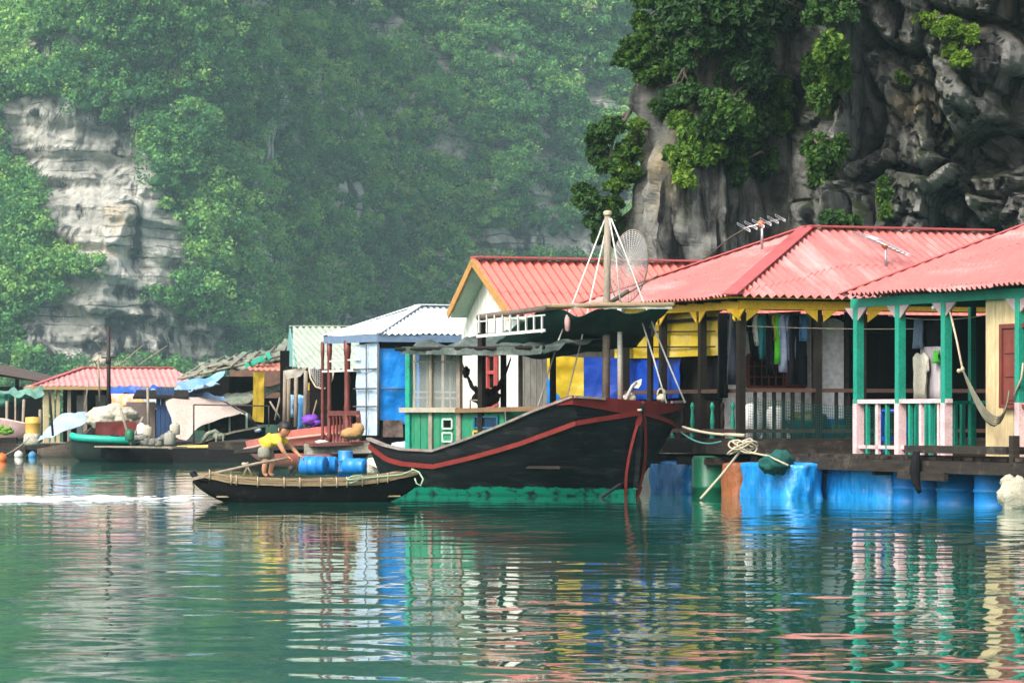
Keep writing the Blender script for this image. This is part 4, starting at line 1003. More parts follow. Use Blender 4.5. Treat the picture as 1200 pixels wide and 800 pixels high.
# net heap, rope knot and mooring rope on the corner
mb = MB().sh(); mb.blob(at(908,543,52.3), (.24,.2,.14), 20, 12, .5, 3, 7); mb.blob(at(915,538,52.4), (.17,.15,.14), 14, 8, .5, 3, 9)
tag(mb.build('net_heap', TEALNET), 'dark teal fishing net heaped over the blue wrapped float', 'net')
rp = thing('mooring_rope', 'thick pale rope knotted at the raft corner and running down into the water', 'rope', at(868,524,52.6))
mb = MB().sh(); mb.tube([at(868,528,52.6), at(845,557,52.0), at(821,584,51.6)], .019, 8); mb.tube([at(868,528,52.6), at(900,534,52.2), at(924,545,51.9)], .015, 8); mb.build('strand', ROPE, rp)
mb = MB().sh()
for k in range(7): 
    c = at(868+random.uniform(-13,13), 524+random.uniform(-4,3), 52.5); r_ = random.uniform(.07,.15)
    mb.tube([c+Vector((math.cos(t)*r_, math.sin(t)*.06, math.sin(t*1+k)*r_*.6)) for t in [i*.63 for i in range(11)]], .014, 6)
mb.build('knot', ROPE, rp)
mb = MB().sh(); mb.tube(catenary(at(800,500,54.5), at(866,509,53.4), .04), .022, 6); mb.tube([at(850,509,53.5), at(872,510,53.2)], .03,6); tag(mb.build('boat_rope', ROPE), 'pale rope from the bow of the big boat to the middle raft', 'rope')
mb = MB().sh(); mb.tube(catenary(at(798,506,54.6), at(845,517,53.4), .09), .014, 6); tag(mb.build('boat_rope', mat('teal_rope', (.05,.2,.18), rough=.9)), 'slack green rope drooping under the pale bow rope', 'rope')

# ================================================================ the house with the white gable
F1 = Frame(607, 60.0); g1, g2 = F1.V()
h1 = thing('stilt_house', 'white gabled raft house with a long red roof and yellow barge boards', 'house', F1.p(0,0,.7), F1.ang)
W_ = F1.B(541); zr1 = 3.86; Ov = .34; zw_ = 2.95
ridge_b = F1.B(555,-Ov)
RA = F1.p(-Ov, ridge_b, zr1); RB = F1.p(9.0, ridge_b, zr1)
eF = F1.p(-Ov, -.55, 2.86); eFb = F1.p(9.0,-.55,2.86); eB = F1.p(-Ov, F1.B(526,-Ov), F1.Z(369,-Ov,3.2))
mb = MB(); corrugated(mb, eF, eFb, RA, RB, pitch=.16, amp=.03); corrugated(mb, F1.p(9,F1.B(526,-Ov),eB.z), eB, RB, RA, pitch=.2, amp=.016)
ROOF1 = mat('brighter_red_sheet', (0.56,0.15,0.12), (0.48,0.12,0.10), scale=1.2, rough=.5, bump=.1, fine=.12, dirt=(.42,.17,.13), dirt_amt=.5, dirt_scale=1.0, dirt_stretch=(2.6,.35,.5))
roof = mb.sh().build('roof', ROOF1, h1)
mb = MB(); mb.bar(RA+UP*.05, RB+UP*.05, .3, .03); mb.build('ridge_cap', ROOF_CAP, roof)
BARGE = mat('ochre_barge', (.50,.27,.08), (.36,.17,.05), rough=.7)
mb = MB(); mb.bar(eF+UP*-.03-g1*.02, RA+UP*-.03-g1*.02, .03, .13, up=UP); mb.bar(eB+UP*-.03-g1*.02, RA+UP*-.03-g1*.02, .03, .13); mb.build('barge_board', BARGE, h1)
mb = MB()
for q in (eF, eB):
    a_, b_ = q+g1*.03-UP*.05, RA+g1*.03-UP*.05; mb.add([a_, b_, b_+g1*(Ov-.03), a_+g1*(Ov-.03)], [(0,1,2,3)])
    mb.add([a_-UP*.02, b_-UP*.02, b_+g1*(Ov-.03)-UP*.02, a_+g1*(Ov-.03)-UP*.02], [(3,2,1,0)])
mb.build('soffit', mat('pale_green_paint', (.46,.60,.48), rough=.7), h1)
mb = MB(); ww = W_
n = 14
for i in range(n):
    b0_, b1_ = ww*i/n, ww*(i+1)/n
    def top(b): return (zr1-(ridge_b-b)*(zr1-2.86)/(ridge_b+.55) if b < ridge_b else zr1-(b-ridge_b)*(zr1-eB.z)/(F1.B(526,-Ov)-ridge_b))-.05
    j = random.uniform(-.003,.003)
    mb.hexa([F1.p(j,b0_+.003,.7), F1.p(.04,b0_+.003,.7), F1.p(.04,b1_-.003,.7), F1.p(j,b1_-.003,.7), F1.p(j,b0_+.003,top(b0_)), F1.p(.04,b0_+.003,top(b0_)), F1.p(.04,b1_-.003,top(b1_)), F1.p(j,b1_-.003,top(b1_))])
mb.build('gable_wall', WHITEW, h1)
mb = MB(); planks(mb, F1.p(0,0,0), g1, F1.A(642), .7, 2.85, .12, .03, nrm=-g2); F1.box(mb, F1.A(642), 9, .02,.05,.7,2.85); mb.build('front_wall', GREYB, h1)
wb0, wb1 = F1.B(584), F1.B(566); z0_, z1_ = F1.Z(476,0,.5), F1.Z(415,0,.5)
mb = MB(); F1.box(mb, -.03,-.002, wb0, wb1, z0_, z1_); win = mb.build('window', DARKIN, h1)
mb = MB()
for b in (wb0, wb1, (wb0+wb1)/2): mb.bar(F1.p(-.05,b,z0_), F1.p(-.05,b,z1_), .07,.05, up=g1)
for z in (z0_, z1_, z0_+(z1_-z0_)*.33, z0_+(z1_-z0_)*.66): mb.bar(F1.p(-.055,wb0,z), F1.p(-.055,wb1,z), .05,.06)
mb.build('window_frame', mat('red_frame', (.42,.07,.06), rough=.6), win)
rf = thing('raft_deck', 'dark timber raft under the white gabled house', 'raft', F1.p(0,0,.4), F1.ang)
mb = MB(); F1.box(mb, -.8, 9, -.6, W_+.8, .6, .68); mb.build('deck_boards', DECKWOOD, rf)
for i, px in enumerate((640, 690)): 
    o = drum(F1.p(F1.A(px,-.2),-.2,.1), 'blue drum hidden low behind the red bow %s' % ['on the left','on the right'][i])
P = drape(at(641,415,58), at(684,419,58), at(641,486,58), at(684,470,58), 16, 14, .01, .05, 3, 2)
mb = MB().sh(); mb.slab(P, Vector((0,1,0)), .006); ytt = mb.build('two_tone_tarp', YELTARP); tag(ytt, 'yellow and blue tarp panel hanging left of the mast', 'tarp')
P = [[at(641,437,57.9), at(646,452,57.9), at(660,470,57.9), at(667,474,57.9)],[at(641,486,57.9), at(646,484,57.9), at(660,480,57.9), at(667,476,57.9)]]
mb = MB().sh(); mb.slab(P, Vector((0,1,0)), .006); mb.build('blue_corner', SKYTARP, ytt) if False else tag(mb.build('blue_sheet', SKYTARP), 'bright blue sheet with a curved top in front of the yellow tarp panel', 'tarp')
P = drape(at(683,418,59), at(760,420,59), at(683,470,59), at(760,470,59), 20, 12, .01, .05, 2, 4)
mb = MB().sh(); mb.slab(P, Vector((0,1,0)), .006); tag(mb.build('blue_tarp', BLUETARP), 'deep blue tarp right behind the mast of the big boat', 'tarp')
# ================================================================ generic open hull
def W2(O, ang, l, w, z):
    """point l metres along the heading, w to starboard"""
    return Vector((O[0]+math.cos(ang)*l+math.sin(ang)*w, O[1]+math.sin(ang)*l-math.cos(ang)*w, z))
def hull(mb, O, ang, L, B, sheer, keel=-.3, stern=.0, full=.6, thick=.04, n=28, m=8, floor=.1, rise=.5):
    """open hull as outer skin + inner skin + rim. sheer: ([t],[z]); stern: half width fraction kept at the stern"""
    def hw(t): 
        a = math.sin(math.pi*min(1,max(0,t)))**full
        return B/2*max(a, stern*(1-t) if t < .5 else 0, .015)
    out = []; inn = []
    for i in range(n+1):
        t = i/n; zt = float(np.interp(t, *sheer)); e = abs(2*t-1)**3; kz = keel+(zt-keel)*e*rise; ro = []; ri = []
        x = t*L
        for j in range(2*m+1):
            s = j/m-1; a = abs(s); wv = hw(t)*(a**.55 if a > 0 else 0)*(1 if s > 0 else -1)
            z = kz+(zt-kz)*a**2.2
            ro.append(W2(O, ang, x, wv, z))
            wi = max(0,hw(t)-thick)*(a**.55 if a > 0 else 0)*(1 if s > 0 else -1); zi = max(z+thick*.6 if a < 1 else z, min(floor, zt-.02))
            ri.append(W2(O, ang, thick+x*(1-2*thick/L), wi, zi))
        out.append(ro); inn.append(ri)
    mb.grid(out); mb.grid([list(reversed(r)) for r in inn])
    for s in (0, 2*m):
        mb.grid([[o[s], i_[s]] if s == 0 else [i_[s], o[s]] for o, i_ in zip(out, inn)])
    return [r[2*m] for r in out], [r[0] for r in out]      # starboard and port rims
HULLBLACK = mat('black_tar', (0.010,0.010,0.010), (0.004,0.004,0.005), scale=3, spec=.12, rough=.6, bump=.5, stretch=(1,1,3), dirt=(.075,.065,.055), dirt_amt=.3, dirt_scale=5, bscale=14)
BAMBOO = mat('old_bamboo', (.36,.27,.14), (.15,.105,.06), scale=9, rough=.7, bump=.4, dirt=(.07,.05,.03), dirt_amt=.6, dirt_scale=9)

# ================================================================ the big moored boat
_at0 = at
def at(px, py, d): return _at0(px, py, d-2.2)
BL = 5.0; BA = math.atan2(-.643,.766); stem = at(753,578,56)
BO = (stem.x-.766*BL, stem.y+.643*BL)
BW = lambda l, w, z: W2(BO, BA, l, w, z)
bh_ = Vector((.766,-.643,0)); bs_ = Vector((-.643,-.766,0))
boat = thing('fishing_boat', 'big moored wooden fishing boat with a black hull, high red bow and green cabin', 'boat', BW(2.5,0,0), BA)
def big_hull_material():
    m = mat('big_hull_paint', (0.012,0.013,0.015), (0.005,0.006,0.007), scale=2.2, spec=.15, rough=.55, bump=.5, stretch=(1,1,4), dirt=(.07,.07,.068), dirt_amt=.42, dirt_scale=3.5, dirt_stretch=(.5,.5,2.5), bscale=9)
    nt = m.node_tree; N = nt.nodes; L = nt.links; b = N['Principled BSDF']; src = b.inputs['Base Color'].links[0].from_socket
    tc = N.new('ShaderNodeTexCoord'); sp = N.new('ShaderNodeSeparateXYZ'); L.new(tc.outputs['Object'], sp.inputs[0])
    nz = N.new('ShaderNodeTexNoise'); nz.inputs['Scale'].default_value = 2.5; nz.inputs['Detail'].default_value = 6; L.new(tc.outputs['Object'], nz.inputs['Vector'])
    ma = N.new('ShaderNodeMath'); ma.operation = 'MULTIPLY_ADD'; ma.inputs[1].default_value = -.22; L.new(nz.outputs['Fac'], ma.inputs[0]); L.new(sp.outputs['Z'], ma.inputs[2])
    r = N.new('ShaderNodeValToRGB'); r.color_ramp.elements[0].position = .0; r.color_ramp.elements[1].position = .018
    r.color_ramp.elements[0].color = (1,1,1,1); r.color_ramp.elements[1].color = (0,0,0,1); L.new(ma.outputs[0], r.inputs['Fac'])
    n3 = N.new('ShaderNodeTexNoise'); n3.inputs['Scale'].default_value = 7; n3.inputs['Detail'].default_value = 8; L.new(tc.outputs['Object'], n3.inputs['Vector'])
    gr = N.new('ShaderNodeValToRGB'); gr.color_ramp.elements[0].position = .36; gr.color_ramp.elements[0].color = (.03,.05,.04,1)
    gr.color_ramp.elements[1].position = .50; gr.color_ramp.elements[1].color = (.01,.34,.22,1); L.new(n3.outputs['Fac'], gr.inputs['Fac'])
    mx = N.new('ShaderNodeMix'); mx.data_type = 'RGBA'; L.new(r.outputs[0], mx.inputs['Factor']); L.new(src, mx.inputs[6]); L.new(gr.outputs[0], mx.inputs[7])
    L.new(mx.outputs[2], b.inputs['Base Color'])
    wv = N.new('ShaderNodeTexWave'); wv.bands_direction = 'Z'; wv.wave_profile = 'SAW'; wv.inputs['Scale'].default_value = 1.9; wv.inputs['Distortion'].default_value = .6; wv.inputs['Detail'].default_value = 2
    mpz = N.new('ShaderNodeMapping'); mpz.inputs['Scale'].default_value = (.25,.25,1); mpz.inputs['Rotation'].default_value = (0,.09,0); L.new(tc.outputs['Object'], mpz.inputs['Vector']); L.new(mpz.outputs[0], wv.inputs['Vector'])
    old = b.inputs['Normal'].links[0].from_socket; b2 = N.new('ShaderNodeBump'); b2.inputs['Strength'].default_value = 1; b2.inputs['Distance'].default_value = .018
    L.new(wv.outputs['Fac'], b2.inputs['Height']); L.new(old, b2.inputs['Normal']); L.new(b2.outputs[0], b.inputs['Normal']); return m
BHM = big_hull_material()
TL = [(0,.60,.84),(.5,.78,.74),(1,.92,.68),(1.8,1.10,.66),(2.6,1.24,.84),(3.3,1.30,1.04),(4.0,1.32,1.27),(4.75,1.33,1.48),(4.87,.95,1.46),(4.95,.5,1.43),(5.0,.0,1.40)]
WLn = [(.25,.34,-.02),(.6,.55,-.03),(1,.70,-.03),(1.8,.84,-.03),(2.6,.84,-.03),(3.3,.70,-.03),(4.0,.46,-.03),(4.5,.24,-.03),(4.66,.14,-.03),(4.78,.06,-.03),(4.86,.0,-.03)]
def curve_at(tab, u):
    k = u*(len(tab)-1); i = min(int(k), len(tab)-2); f = k-i
    return [tab[i][q]*(1-f)+tab[i+1][q]*f for q in range(3)]
def hp(u, v, side, out=0.0):
    T = curve_at(TL, u); Wl = curve_at(WLn, u)
    bul = math.sin(math.pi*min(v,1))*.07*(1-u**6)
    l = T[0]+(Wl[0]-T[0])*v; w_ = T[1]+(Wl[1]-T[1])*v**1.25+bul; z = T[2]+(Wl[2]-T[2])*v
    if v > 1: w_ = Wl[1]*(1-(v-1)*1.6); z = -.03-(v-1)*.5
    if side < 0: z -= .10*u*(w_/1.45)*(1-v if v < 1 else 0)
    return BW(l+out*.3*u, (max(w_,0)+out)*side, z)
mb = MB().sh(); NU = 60; vs_ = [i/14 for i in range(15)]+[1.3,1.6]
for side in (1,-1):
    P = [[hp(i/NU, v, side) for v in vs_] for i in range(NU+1)]
    mb.grid(P if side < 0 else [list(reversed(r)) for r in P])
    Q = [[hp(i/NU, v, side)-(Vector((0,0,.0))) + (BW(2.5,0,.4)-BW(2.5,side,.4)).normalized()*.06 for v in (0,.25,.5)] for i in range(NU-6)]
    mb.grid(Q)
    mb.grid([[hp(i/NU,0,side), Q[i][0]] for i in range(NU-6)])
st_ = [[hp(0,v,1) for v in vs_], [hp(0,v,-1) for v in vs_]]; mb.sh(False).grid(st_)
mb.build('hull', BHM, boat)
# sheer cap, red rubbing strake, moustache strips, stern cap
REDP = mat('weathered_red_paint', (.21,.024,.018), (.12,.015,.013), scale=3, rough=.7, spec=.2, stretch=(1,1,3), dirt=(.05,.03,.03), dirt_amt=.35, dirt_scale=6)
CAPP = mat('worn_sheer_cap', (.30,.27,.24), (.12,.10,.09), scale=6, rough=.8, dirt=(.30,.05,.04), dirt_amt=.5, dirt_scale=4)
for side in (1,-1): 
    mb = MB()
    for i in range(50): mb.bar(hp(i/NU,0,side,.01)+UP*.015, hp((i+1)/NU,0,side,.01)+UP*.015, .09, .035)
    mb.build('sheer_cap', CAPP, boat)
for side in (1,-1):
    mb = MB()
    vv = lambda u: float(np.interp(u, [0,.12,.3,.55,.7,.85,1], [.13,.27,.33,.30,.25,.18,.10]))
    for i in range(NU):
        a_, b_ = i/NU, (i+1)/NU; mb.bar(hp(a_,vv(a_),side,.018), hp(b_,vv(b_),side,.018), .045, .07)
    mb.build('rubbing_strake', REDP, boat)
    mb = MB(); pts = [hp(float(np.interp(k/14,[0,.3,.6,.85,1],[1.0,.972,.94,.905,.88])), .10+.9*k/14, side, .035) for k in range(15)]
    for a_, b_ in zip(pts, pts[1:]): mb.bar(a_, b_, .04, .09)
    mb.build('bow_strip', REDP if side > 0 else REDP, boat)
mb = MB()   # stem post
pts = [hp(1.0,v,1,.02) for v in (0,.3,.6,.9)]
for a_, b_ in zip(pts, pts[1:]): mb.bar(a_, b_, .07, .07)
mb.build('stem_post', BHM, boat)
# foredeck: red fascia with thickness
nb, fb, sb = BW(4.62,1.47,1.50), BW(4.78,-1.47,1.37), BW(5.06,.02,1.42)
mb = MB(); inner = -bh_*1.0
for side in (1,-1):
    us_ = [.66,.70,.75,.80,.85,.90,.95,1.0]; hh = np.interp(us_, [.66,.70,1.0], [.03,.10,.21])
    for i in range(7):
        a_, b_ = hp(us_[i],0,side,.035), hp(us_[i+1],0,side,.035); dn = lambda p, k: p+(hp(us_[k],.12,side,.045)-hp(us_[k],0,side,.035))*(hh[k]/.18)
        mb.hexa([dn(a_,i), dn(b_,i+1), dn(b_,i+1)+inner*.06, dn(a_,i)+inner*.06, a_+UP*.035, b_+UP*.035, b_+UP*.035+inner*.06, a_+UP*.035+inner*.06])
mb.build('bow_fascia', REDP, boat)
mb = MB(); mb.prism([BW(4.72,1.3,1.48), BW(4.84,.95,1.46), BW(4.97,.02,1.41), BW(4.84,-.95,1.38), BW(4.72,-1.3,1.36), BW(3.6,-1.26,1.06), BW(3.6,1.26,1.12)], -UP*.04); mb.build('foredeck', REDP, boat)
mb = MB(); mb.hexa([BW(.1,-.55,.42),BW(4.3,-1.1,.42),BW(4.3,1.1,.42),BW(.1,.55,.42),BW(.1,-.55,.46),BW(4.3,-1.1,.46),BW(4.3,1.1,.46),BW(.1,.55,.46)]); mb.build('deck', DECKWOOD, boat)
# cabin
cab_l0, cab_l1, cw = .35, 2.35, .72
def L_at(px, w):     # l so that the point at half width w shows at px
    k = (px-600)/FPX; x0 = BO[0]+bs_.x*w; y0 = BO[1]+bs_.y*w; return (k*y0-x0)/(bh_.x-k*bh_.y)
def Zb(py, l, w): return CAMZ-(py-HOR)*BW(l,w,0).y/FPX
lA, lB, lC, lD = L_at(479,cw), L_at(507,cw), L_at(540,cw), L_at(592,cw)
BG = mat('bright_green_boards', (.015,.24,.12), (.01,.15,.08), scale=3, stretch=(1,1,.3), rough=.6, dirt=(.10,.12,.08), dirt_amt=.45, dirt_scale=4)
BLUEG = mat('petrol_blue_paint', (.01,.10,.16), rough=.5, dirt=(.05,.06,.06), dirt_amt=.3)
zr_ = Zb(481, 1.0, cw); cabin = None
mb = MB(); planks(mb, BW(lA,cw,0), bh_, lC-lA, .45, zr_, .13, .025, nrm=bs_, jit=.005); planks(mb, BW(lC,cw,0), bh_, lD-lC, .45, zr_, .3, .025, nrm=bs_)
mb.hexa([BW(lA,-cw,.45),BW(lA+.03,-cw,.45),BW(lA+.03,cw,.45),BW(lA,cw,.45),BW(lA,-cw,zr_),BW(lA+.03,-cw,zr_),BW(lA+.03,cw,zr_),BW(lA,cw,zr_)])
mb.hexa([BW(lD,-cw,.45),BW(lD+.03,-cw,.45),BW(lD+.03,cw,.45),BW(lD,cw,.45),BW(lD,-cw,zr_),BW(lD+.03,-cw,zr_),BW(lD+.03,cw,zr_),BW(lD,cw,zr_)])
mb.build('cabin_side', BG, boat)
mb = MB(); mb.bar(BW(lA-.1,cw+.05,zr_+.01), BW(lC+.0,cw+.05,zr_+.01), .14, .075); mb.build('cabin_sill', mat('pale_sill', (.42,.38,.30), (.28,.24,.18), scale=6, rough=.8, dirt=(.12,.09,.06), dirt_amt=.4), boat)
mb = MB(); mb.bar(BW(lC,cw+.06,zr_+.0), BW(L_at(645,cw),cw+.06,zr_+.03), .16, .07); mb.bar(BW(lC,-cw,zr_), BW(L_at(645,cw),-cw,zr_), .1,.06); mb.build('cabin_sill', mat('brown_sill', (.22,.13,.06), (.12,.07,.04), scale=6, rough=.8), boat)
for px, m_, w_ in ((481,TEAL,.09),(507,GREYWOOD,.055),(540,GREYWOOD,.07),(566,DARKWOOD,.09)):
    l = L_at(px,cw); mb = MB(); mb.bar(BW(l,cw+.03,.45 if px != 481 else .45), BW(l,cw+.03,Zb(408 if px != 566 else 372,l,cw)), w_, w_, up=bh_); mb.build('cabin_post', m_, boat)
for px in (486, 520, 566, 610):
    l = L_at(px,-cw); mb = MB(); mb.bar(BW(l,-cw,.45), BW(l,-cw,2.3), .05, .05, up=bh_); mb.build('cabin_post', GREYWOOD, boat)
def frame_win(px0,px1,py0,py1,mf,mi,t=.03,w=cw+.03, panes=1):
    l0,l1 = L_at(px0,w), L_at(px1,w); z0,z1 = Zb(py1,l0,w), Zb(py0,l0,w)
    mb = MB(); mb.hexa([BW(l0,w,z0),BW(l1,w,z0),BW(l1,w+.012,z0),BW(l0,w+.012,z0),BW(l0,w,z1),BW(l1,w,z1),BW(l1,w+.012,z1),BW(l0,w+.012,z1)]); o = mb.build('cabin_window', mi, boat)
    mb = MB()
    for z in (z0,z1): mb.bar(BW(l0,w+.02,z), BW(l1,w+.02,z), .03, t)
    for l in (l0,l1): mb.bar(BW(l,w+.02,z0), BW(l,w+.02,z1), t, .03, up=bh_)
    mb.build('window_frame', mf, o)
PW = mat('pale_green_trim', (.42,.60,.48), rough=.6)
frame_win(520,531,491,502, PW, DARKIN); frame_win(520,531,507,517, PW, BG)
frame_win(557,584,488,501, BLUEG, mat('dark_blue_pane', (.005,.03,.07), rough=.2)); frame_win(556,584,505,516, mat('ochre_trim', (.50,.36,.05), rough=.6), BG)
mb = MB(); mb.bar(BW(lB,cw+.035,.5), BW(lB,cw+.035,zr_), .05,.07, up=bh_); mb.bar(BW(lC,cw+.035,.5), BW(lC,cw+.035,zr_), .05,.09, up=bh_); mb.build('corner_board', GREYWOOD, boat)
# upper screens of clear sheeting with battens
scr = bpy.data.materials.new('dusty_clear_sheet'); scr.use_nodes = True; b = scr.node_tree.nodes['Principled BSDF']
b.inputs['Base Color'].default_value = (.33,.37,.35,1); b.inputs['Roughness'].default_value = .35; b.inputs['Alpha'].default_value = .42
zt_ = Zb(412, 1, cw)
P = drape(BW(lA,cw,zt_), BW(lC,cw,zt_), BW(lA,cw,zr_), BW(lC,cw,zr_), 12, 8, 0, .02, 3, 4)
mb = MB().sh(); mb.grid(P); mb.build('clear_screen', scr, boat)
mb = MB()
for py in (424, 459, 466): l = lA; mb.bar(BW(lA,cw-.03,Zb(py,lA,cw)), BW(lC,cw-.03,Zb(py,lA,cw)-.01), .03,.03)
for px in (499, 526): l = L_at(px,cw); mb.bar(BW(l,cw-.05,zr_), BW(l,cw-.05,zt_), .04,.03, up=bh_)
mb.build('screen_batten', GREYWOOD, boat)
# cabin roof: ragged tarp on poles
RT = mat('grey_green_ragged_tarp', (.10,.125,.11), (.02,.035,.03), scale=3, rough=.75, bump=.9, bscale=6, dist=.03, dirt=(.36,.37,.34), dirt_amt=.35, dirt_scale=3)
lL, lR = L_at(472,1.0), L_at(640,1.0)
P = drape(BW(lL,1.05,Zb(409,lL,1.05)), BW(lR,1.05,Zb(410,lR,1.05)), BW(lL+.1,-1.0,2.5), BW(lR,-1.0,2.52), 40, 12, .09, .13, 2.5, 6)
mb = MB().sh(); mb.slab(P, UP, .012)
P = drape(BW(lL,1.06,Zb(406,lL,1.05)), BW(lR,1.06,Zb(405,lR,1.05)), BW(lL,1.08,Zb(414,lL,1.05)), BW(lR,1.08,Zb(415,lR,1.05)), 50, 3, .06, .07, 4, 2); mb.slab(P, bs_, .01)
croof = mb.build('cabin_roof', RT, boat)
mb = MB().sh()
mb.tube([BW(lL-.1,1.05,Zb(409,lL,1.05)), BW(lR,1.05,Zb(407,lR,1.05))], .03, 8); mb.tube([BW(lL-.05,-1,2.5), BW(lR,-1,2.5)], .03, 8)
mb.build('roof_pole', DARKWOOD, croof)
# upper slatted parapet and the big dark green awning
lu0, lu1 = L_at(560,.9), L_at(640,.9)
zu0, zu1 = Zb(372,lu0,.9), Zb(361,lu1,.9)
mb = MB().sh(); mb.tube([BW(lu0,.9,zu0), BW(lu1,.9,zu1)], .045, 8); awn = mb.build('awning_pole', mat('bark_pole', (.19,.13,.10), (.09,.07,.06), scale=9, rough=.9, bump=.6), boat)
mb = MB(); mb.bar(BW(lu0,.92,Zb(394,lu0,.9)), BW(lu1,.92,Zb(387,lu1,.9)), .03,.045); mb.bar(BW(lu0,.92,Zb(377,lu0,.9)), BW(lu1,.92,Zb(369,lu1,.9)), .02,.02); sl_ = mb.build('slat_rail', PW if False else mat('chalky_white_paint', (.62,.64,.58), rough=.7, dirt=(.3,.3,.25), dirt_amt=.3), boat)
for k in range(9):
    l = lu0+(lu1-lu0)*(.04+k*.115); mb = MB(); mb.bar(BW(l,.93,Zb(390,l,.9)), BW(l,.93,Zb(369,l,.9)), .03,.02, up=bh_); mb.build('slat', MATS['chalky_white_paint'], sl_)
fl, fr = at(634,359,56.6), at(786,358,55.4); bl_, br_ = at(566,414,58.8), at(746,404,58.2)
P = drape(fl, fr, bl_, br_, 36, 14, .20, .11, 1.6, 8)
mb = MB().sh(); mb.slab(P, UP, .012); aw = mb.build('awning', GREENNET, boat)
fc = [fl, fr]; 
P = drape(at(755,366,55.8), at(787,359,55.4), at(728,412,57.9), at(748,404,58.2), 10, 10, .02, .05, 2, 9); 
mb = MB().sh(); mb.tube([at(625,362,56.7), at(700,357,56.0), at(790,357,55.3)], .038, 8); mb.tube([at(636,359,56.5), at(720,357,55.9)], .03, 8); mb.build('awning_pole', BAMBOO, aw); mb = MB().sh(); mb.tube([bl_, br_], .03, 8); mb.build('awning_pole', BAMBOO, aw)
P = drape(at(640,356,56.5), at(788,354.5,55.3), at(640,361,56.5), at(788,362,55.3), 30, 3, 0.0, .04, 3, 12)
mb = MB().sh(); mb.slab(P, bs_, .01); mb.build('awning_hem', mat('pale_hem', (.40,.42,.36), (.22,.26,.22), scale=5, rough=.8, bump=.6), aw)
for px, py0, py1, d_ in ((590,408,480,58.7),(762,385,482,56.4),(648,360,480,58)):
    mb = MB(); mb.bar(at(px,py0,d_), at(px,py1,d_), .07,.07, up=bh_); mb.build('awning_post', DARKWOOD, boat)
# mast, white pole, stays
mb = MB().sh(); mt_ = at(712,253,56.9); mb.tube([at(710,470,56.9), at(711,360,56.9), mt_], [.062,.058,.048], 12); mast = mb.build('mast', GREYWOOD, boat)
mb = MB().sh(); mb.tube([mt_-UP*.0, mt_+UP*.05], [.055,.068], 12); mb.blob(mt_+UP*.05, (.07,.07,.035), 10, 6); mb.build('mast_cap', ROPE, mast)
mb = MB().sh(); mb.tube([at(727,468,56.7), at(726,355,56.7)], [.045,.035], 8); mb.build('awning_post', mat('white_bamboo', (.62,.60,.52), rough=.6), boat)
for q, d0_ in (([(710,254),(654,400),(625,494)],57.0),([(709,274),(682,395),(662,476)],57.0),([(716,256),(730,290),(755,356),(781,420),(803,472)],56.5),([(749,366),(766,420),(781,472)],56.4),([(714,256),(722,300),(727,356)],56.8)):
    mb = MB().sh(); n_ = len(q)-1; mb.tube([at(x,y,d0_+(0 if i == 0 else -.25*i/n_)) for i,(x,y) in enumerate(q)], .013, 6); mb.build('stay', mat('white_stay_rope', (.66,.64,.58), rough=.8), mast)
# anchor
an = thing('anchor', 'white tipped iron anchor propped upright on the red bow', 'anchor', at(736,472,56.2))
IRON = mat('galvanised_iron', (.42,.42,.40), (.25,.24,.22), rough=.5, metal=.3)
mb = MB().sh(); mb.tube([at(733,481,56.0), at(734,466,56.0), at(741,452,56.0), at(746,447,56.0)], [.03,.03,.025,.02], 8); mb.build('shank', IRON, an)
mb = MB(); mb.prism([at(740,452,56.0), at(744,447,56.0), at(752,443.5,56.0), at(751.5,450,56.0), at(748,455,56.0), at(742,454,56.0)], Vector((0,.03,0))); mb.build('fluke', mat('fluke_white', (.70,.64,.52), rough=.6, dirt=(.4,.2,.1), dirt_amt=.4), an)
mb = MB(); mb.prism([at(729,470,56.0), at(735,470,56.0), at(734,483,56.0), at(730,490,56.0), at(727,483,56.0)], Vector((0,.03,0))); mb.build('fluke', mat('rusty', (.20,.10,.05), rough=.9), an)
mb = MB().sh(); mb.blob(at(738,467,56.1), (.09,.09,.09), 10, 8, .6, 4, 3); mb.tube(catenary(at(735,470,56), at(752,480,55.9), .05), .02, 5); mb.build('lashing', ROPE, an)
mb = MB().sh(); mb.blob(at(775,466,56.4), (.07,.06,.06), 10, 8, .5, 5, 2); mb.tube([at(775,462,56.4)+Vector((math.cos(t)*.06,0,math.sin(t)*.09)) for t in [k*.5 for k in range(14)]], .014, 5)
tag(mb.build('rope_coil', ROPE), 'small rope tangle on the far end of the red bow deck', 'rope')
# scoop net: hoop with real meshes
sn = thing('scoop_net', 'round white scoop net on a pole standing behind the mast', 'net', at(728,345,57.4))
cN = at(737,312,57.4); WN = mat('white_net_cord', (.55,.55,.52), rough=.8, bump=0)
def hoop(t, k=1.0): return cN+Vector((math.cos(t)*.29*k+.06*math.sin(t)*k, -.22*(1-k**2), math.sin(t)*.56*k))
mb = MB().sh(); mb.tube([hoop(i*2*math.pi/40) for i in range(41)], .011, 6); mb.build('hoop', GREYWOOD, sn)
mb = MB()
for q in range(1,20): mb.tube([hoop(i*2*math.pi/32, 1-q/20) for i in range(33)], .0045, 3, cap=False)
for i in range(36): mb.tube([hoop(i*2*math.pi/36, k) for k in (1,.8,.6,.4,.2,.04)], .0045, 3, cap=False)
mb.build('meshes', WN, sn)
mb = MB().sh(); mb.tube([cN-UP*.57, at(726,372,57.2)], .018, 6); mb.tube([at(702,361,56.9), at(735,344,56.6), at(771,323,56.2)], .014, 5); mb.tube([at(716,354,56.7), at(736,341,56.5)], .035, 6); mb.build('handle', BARK, sn)
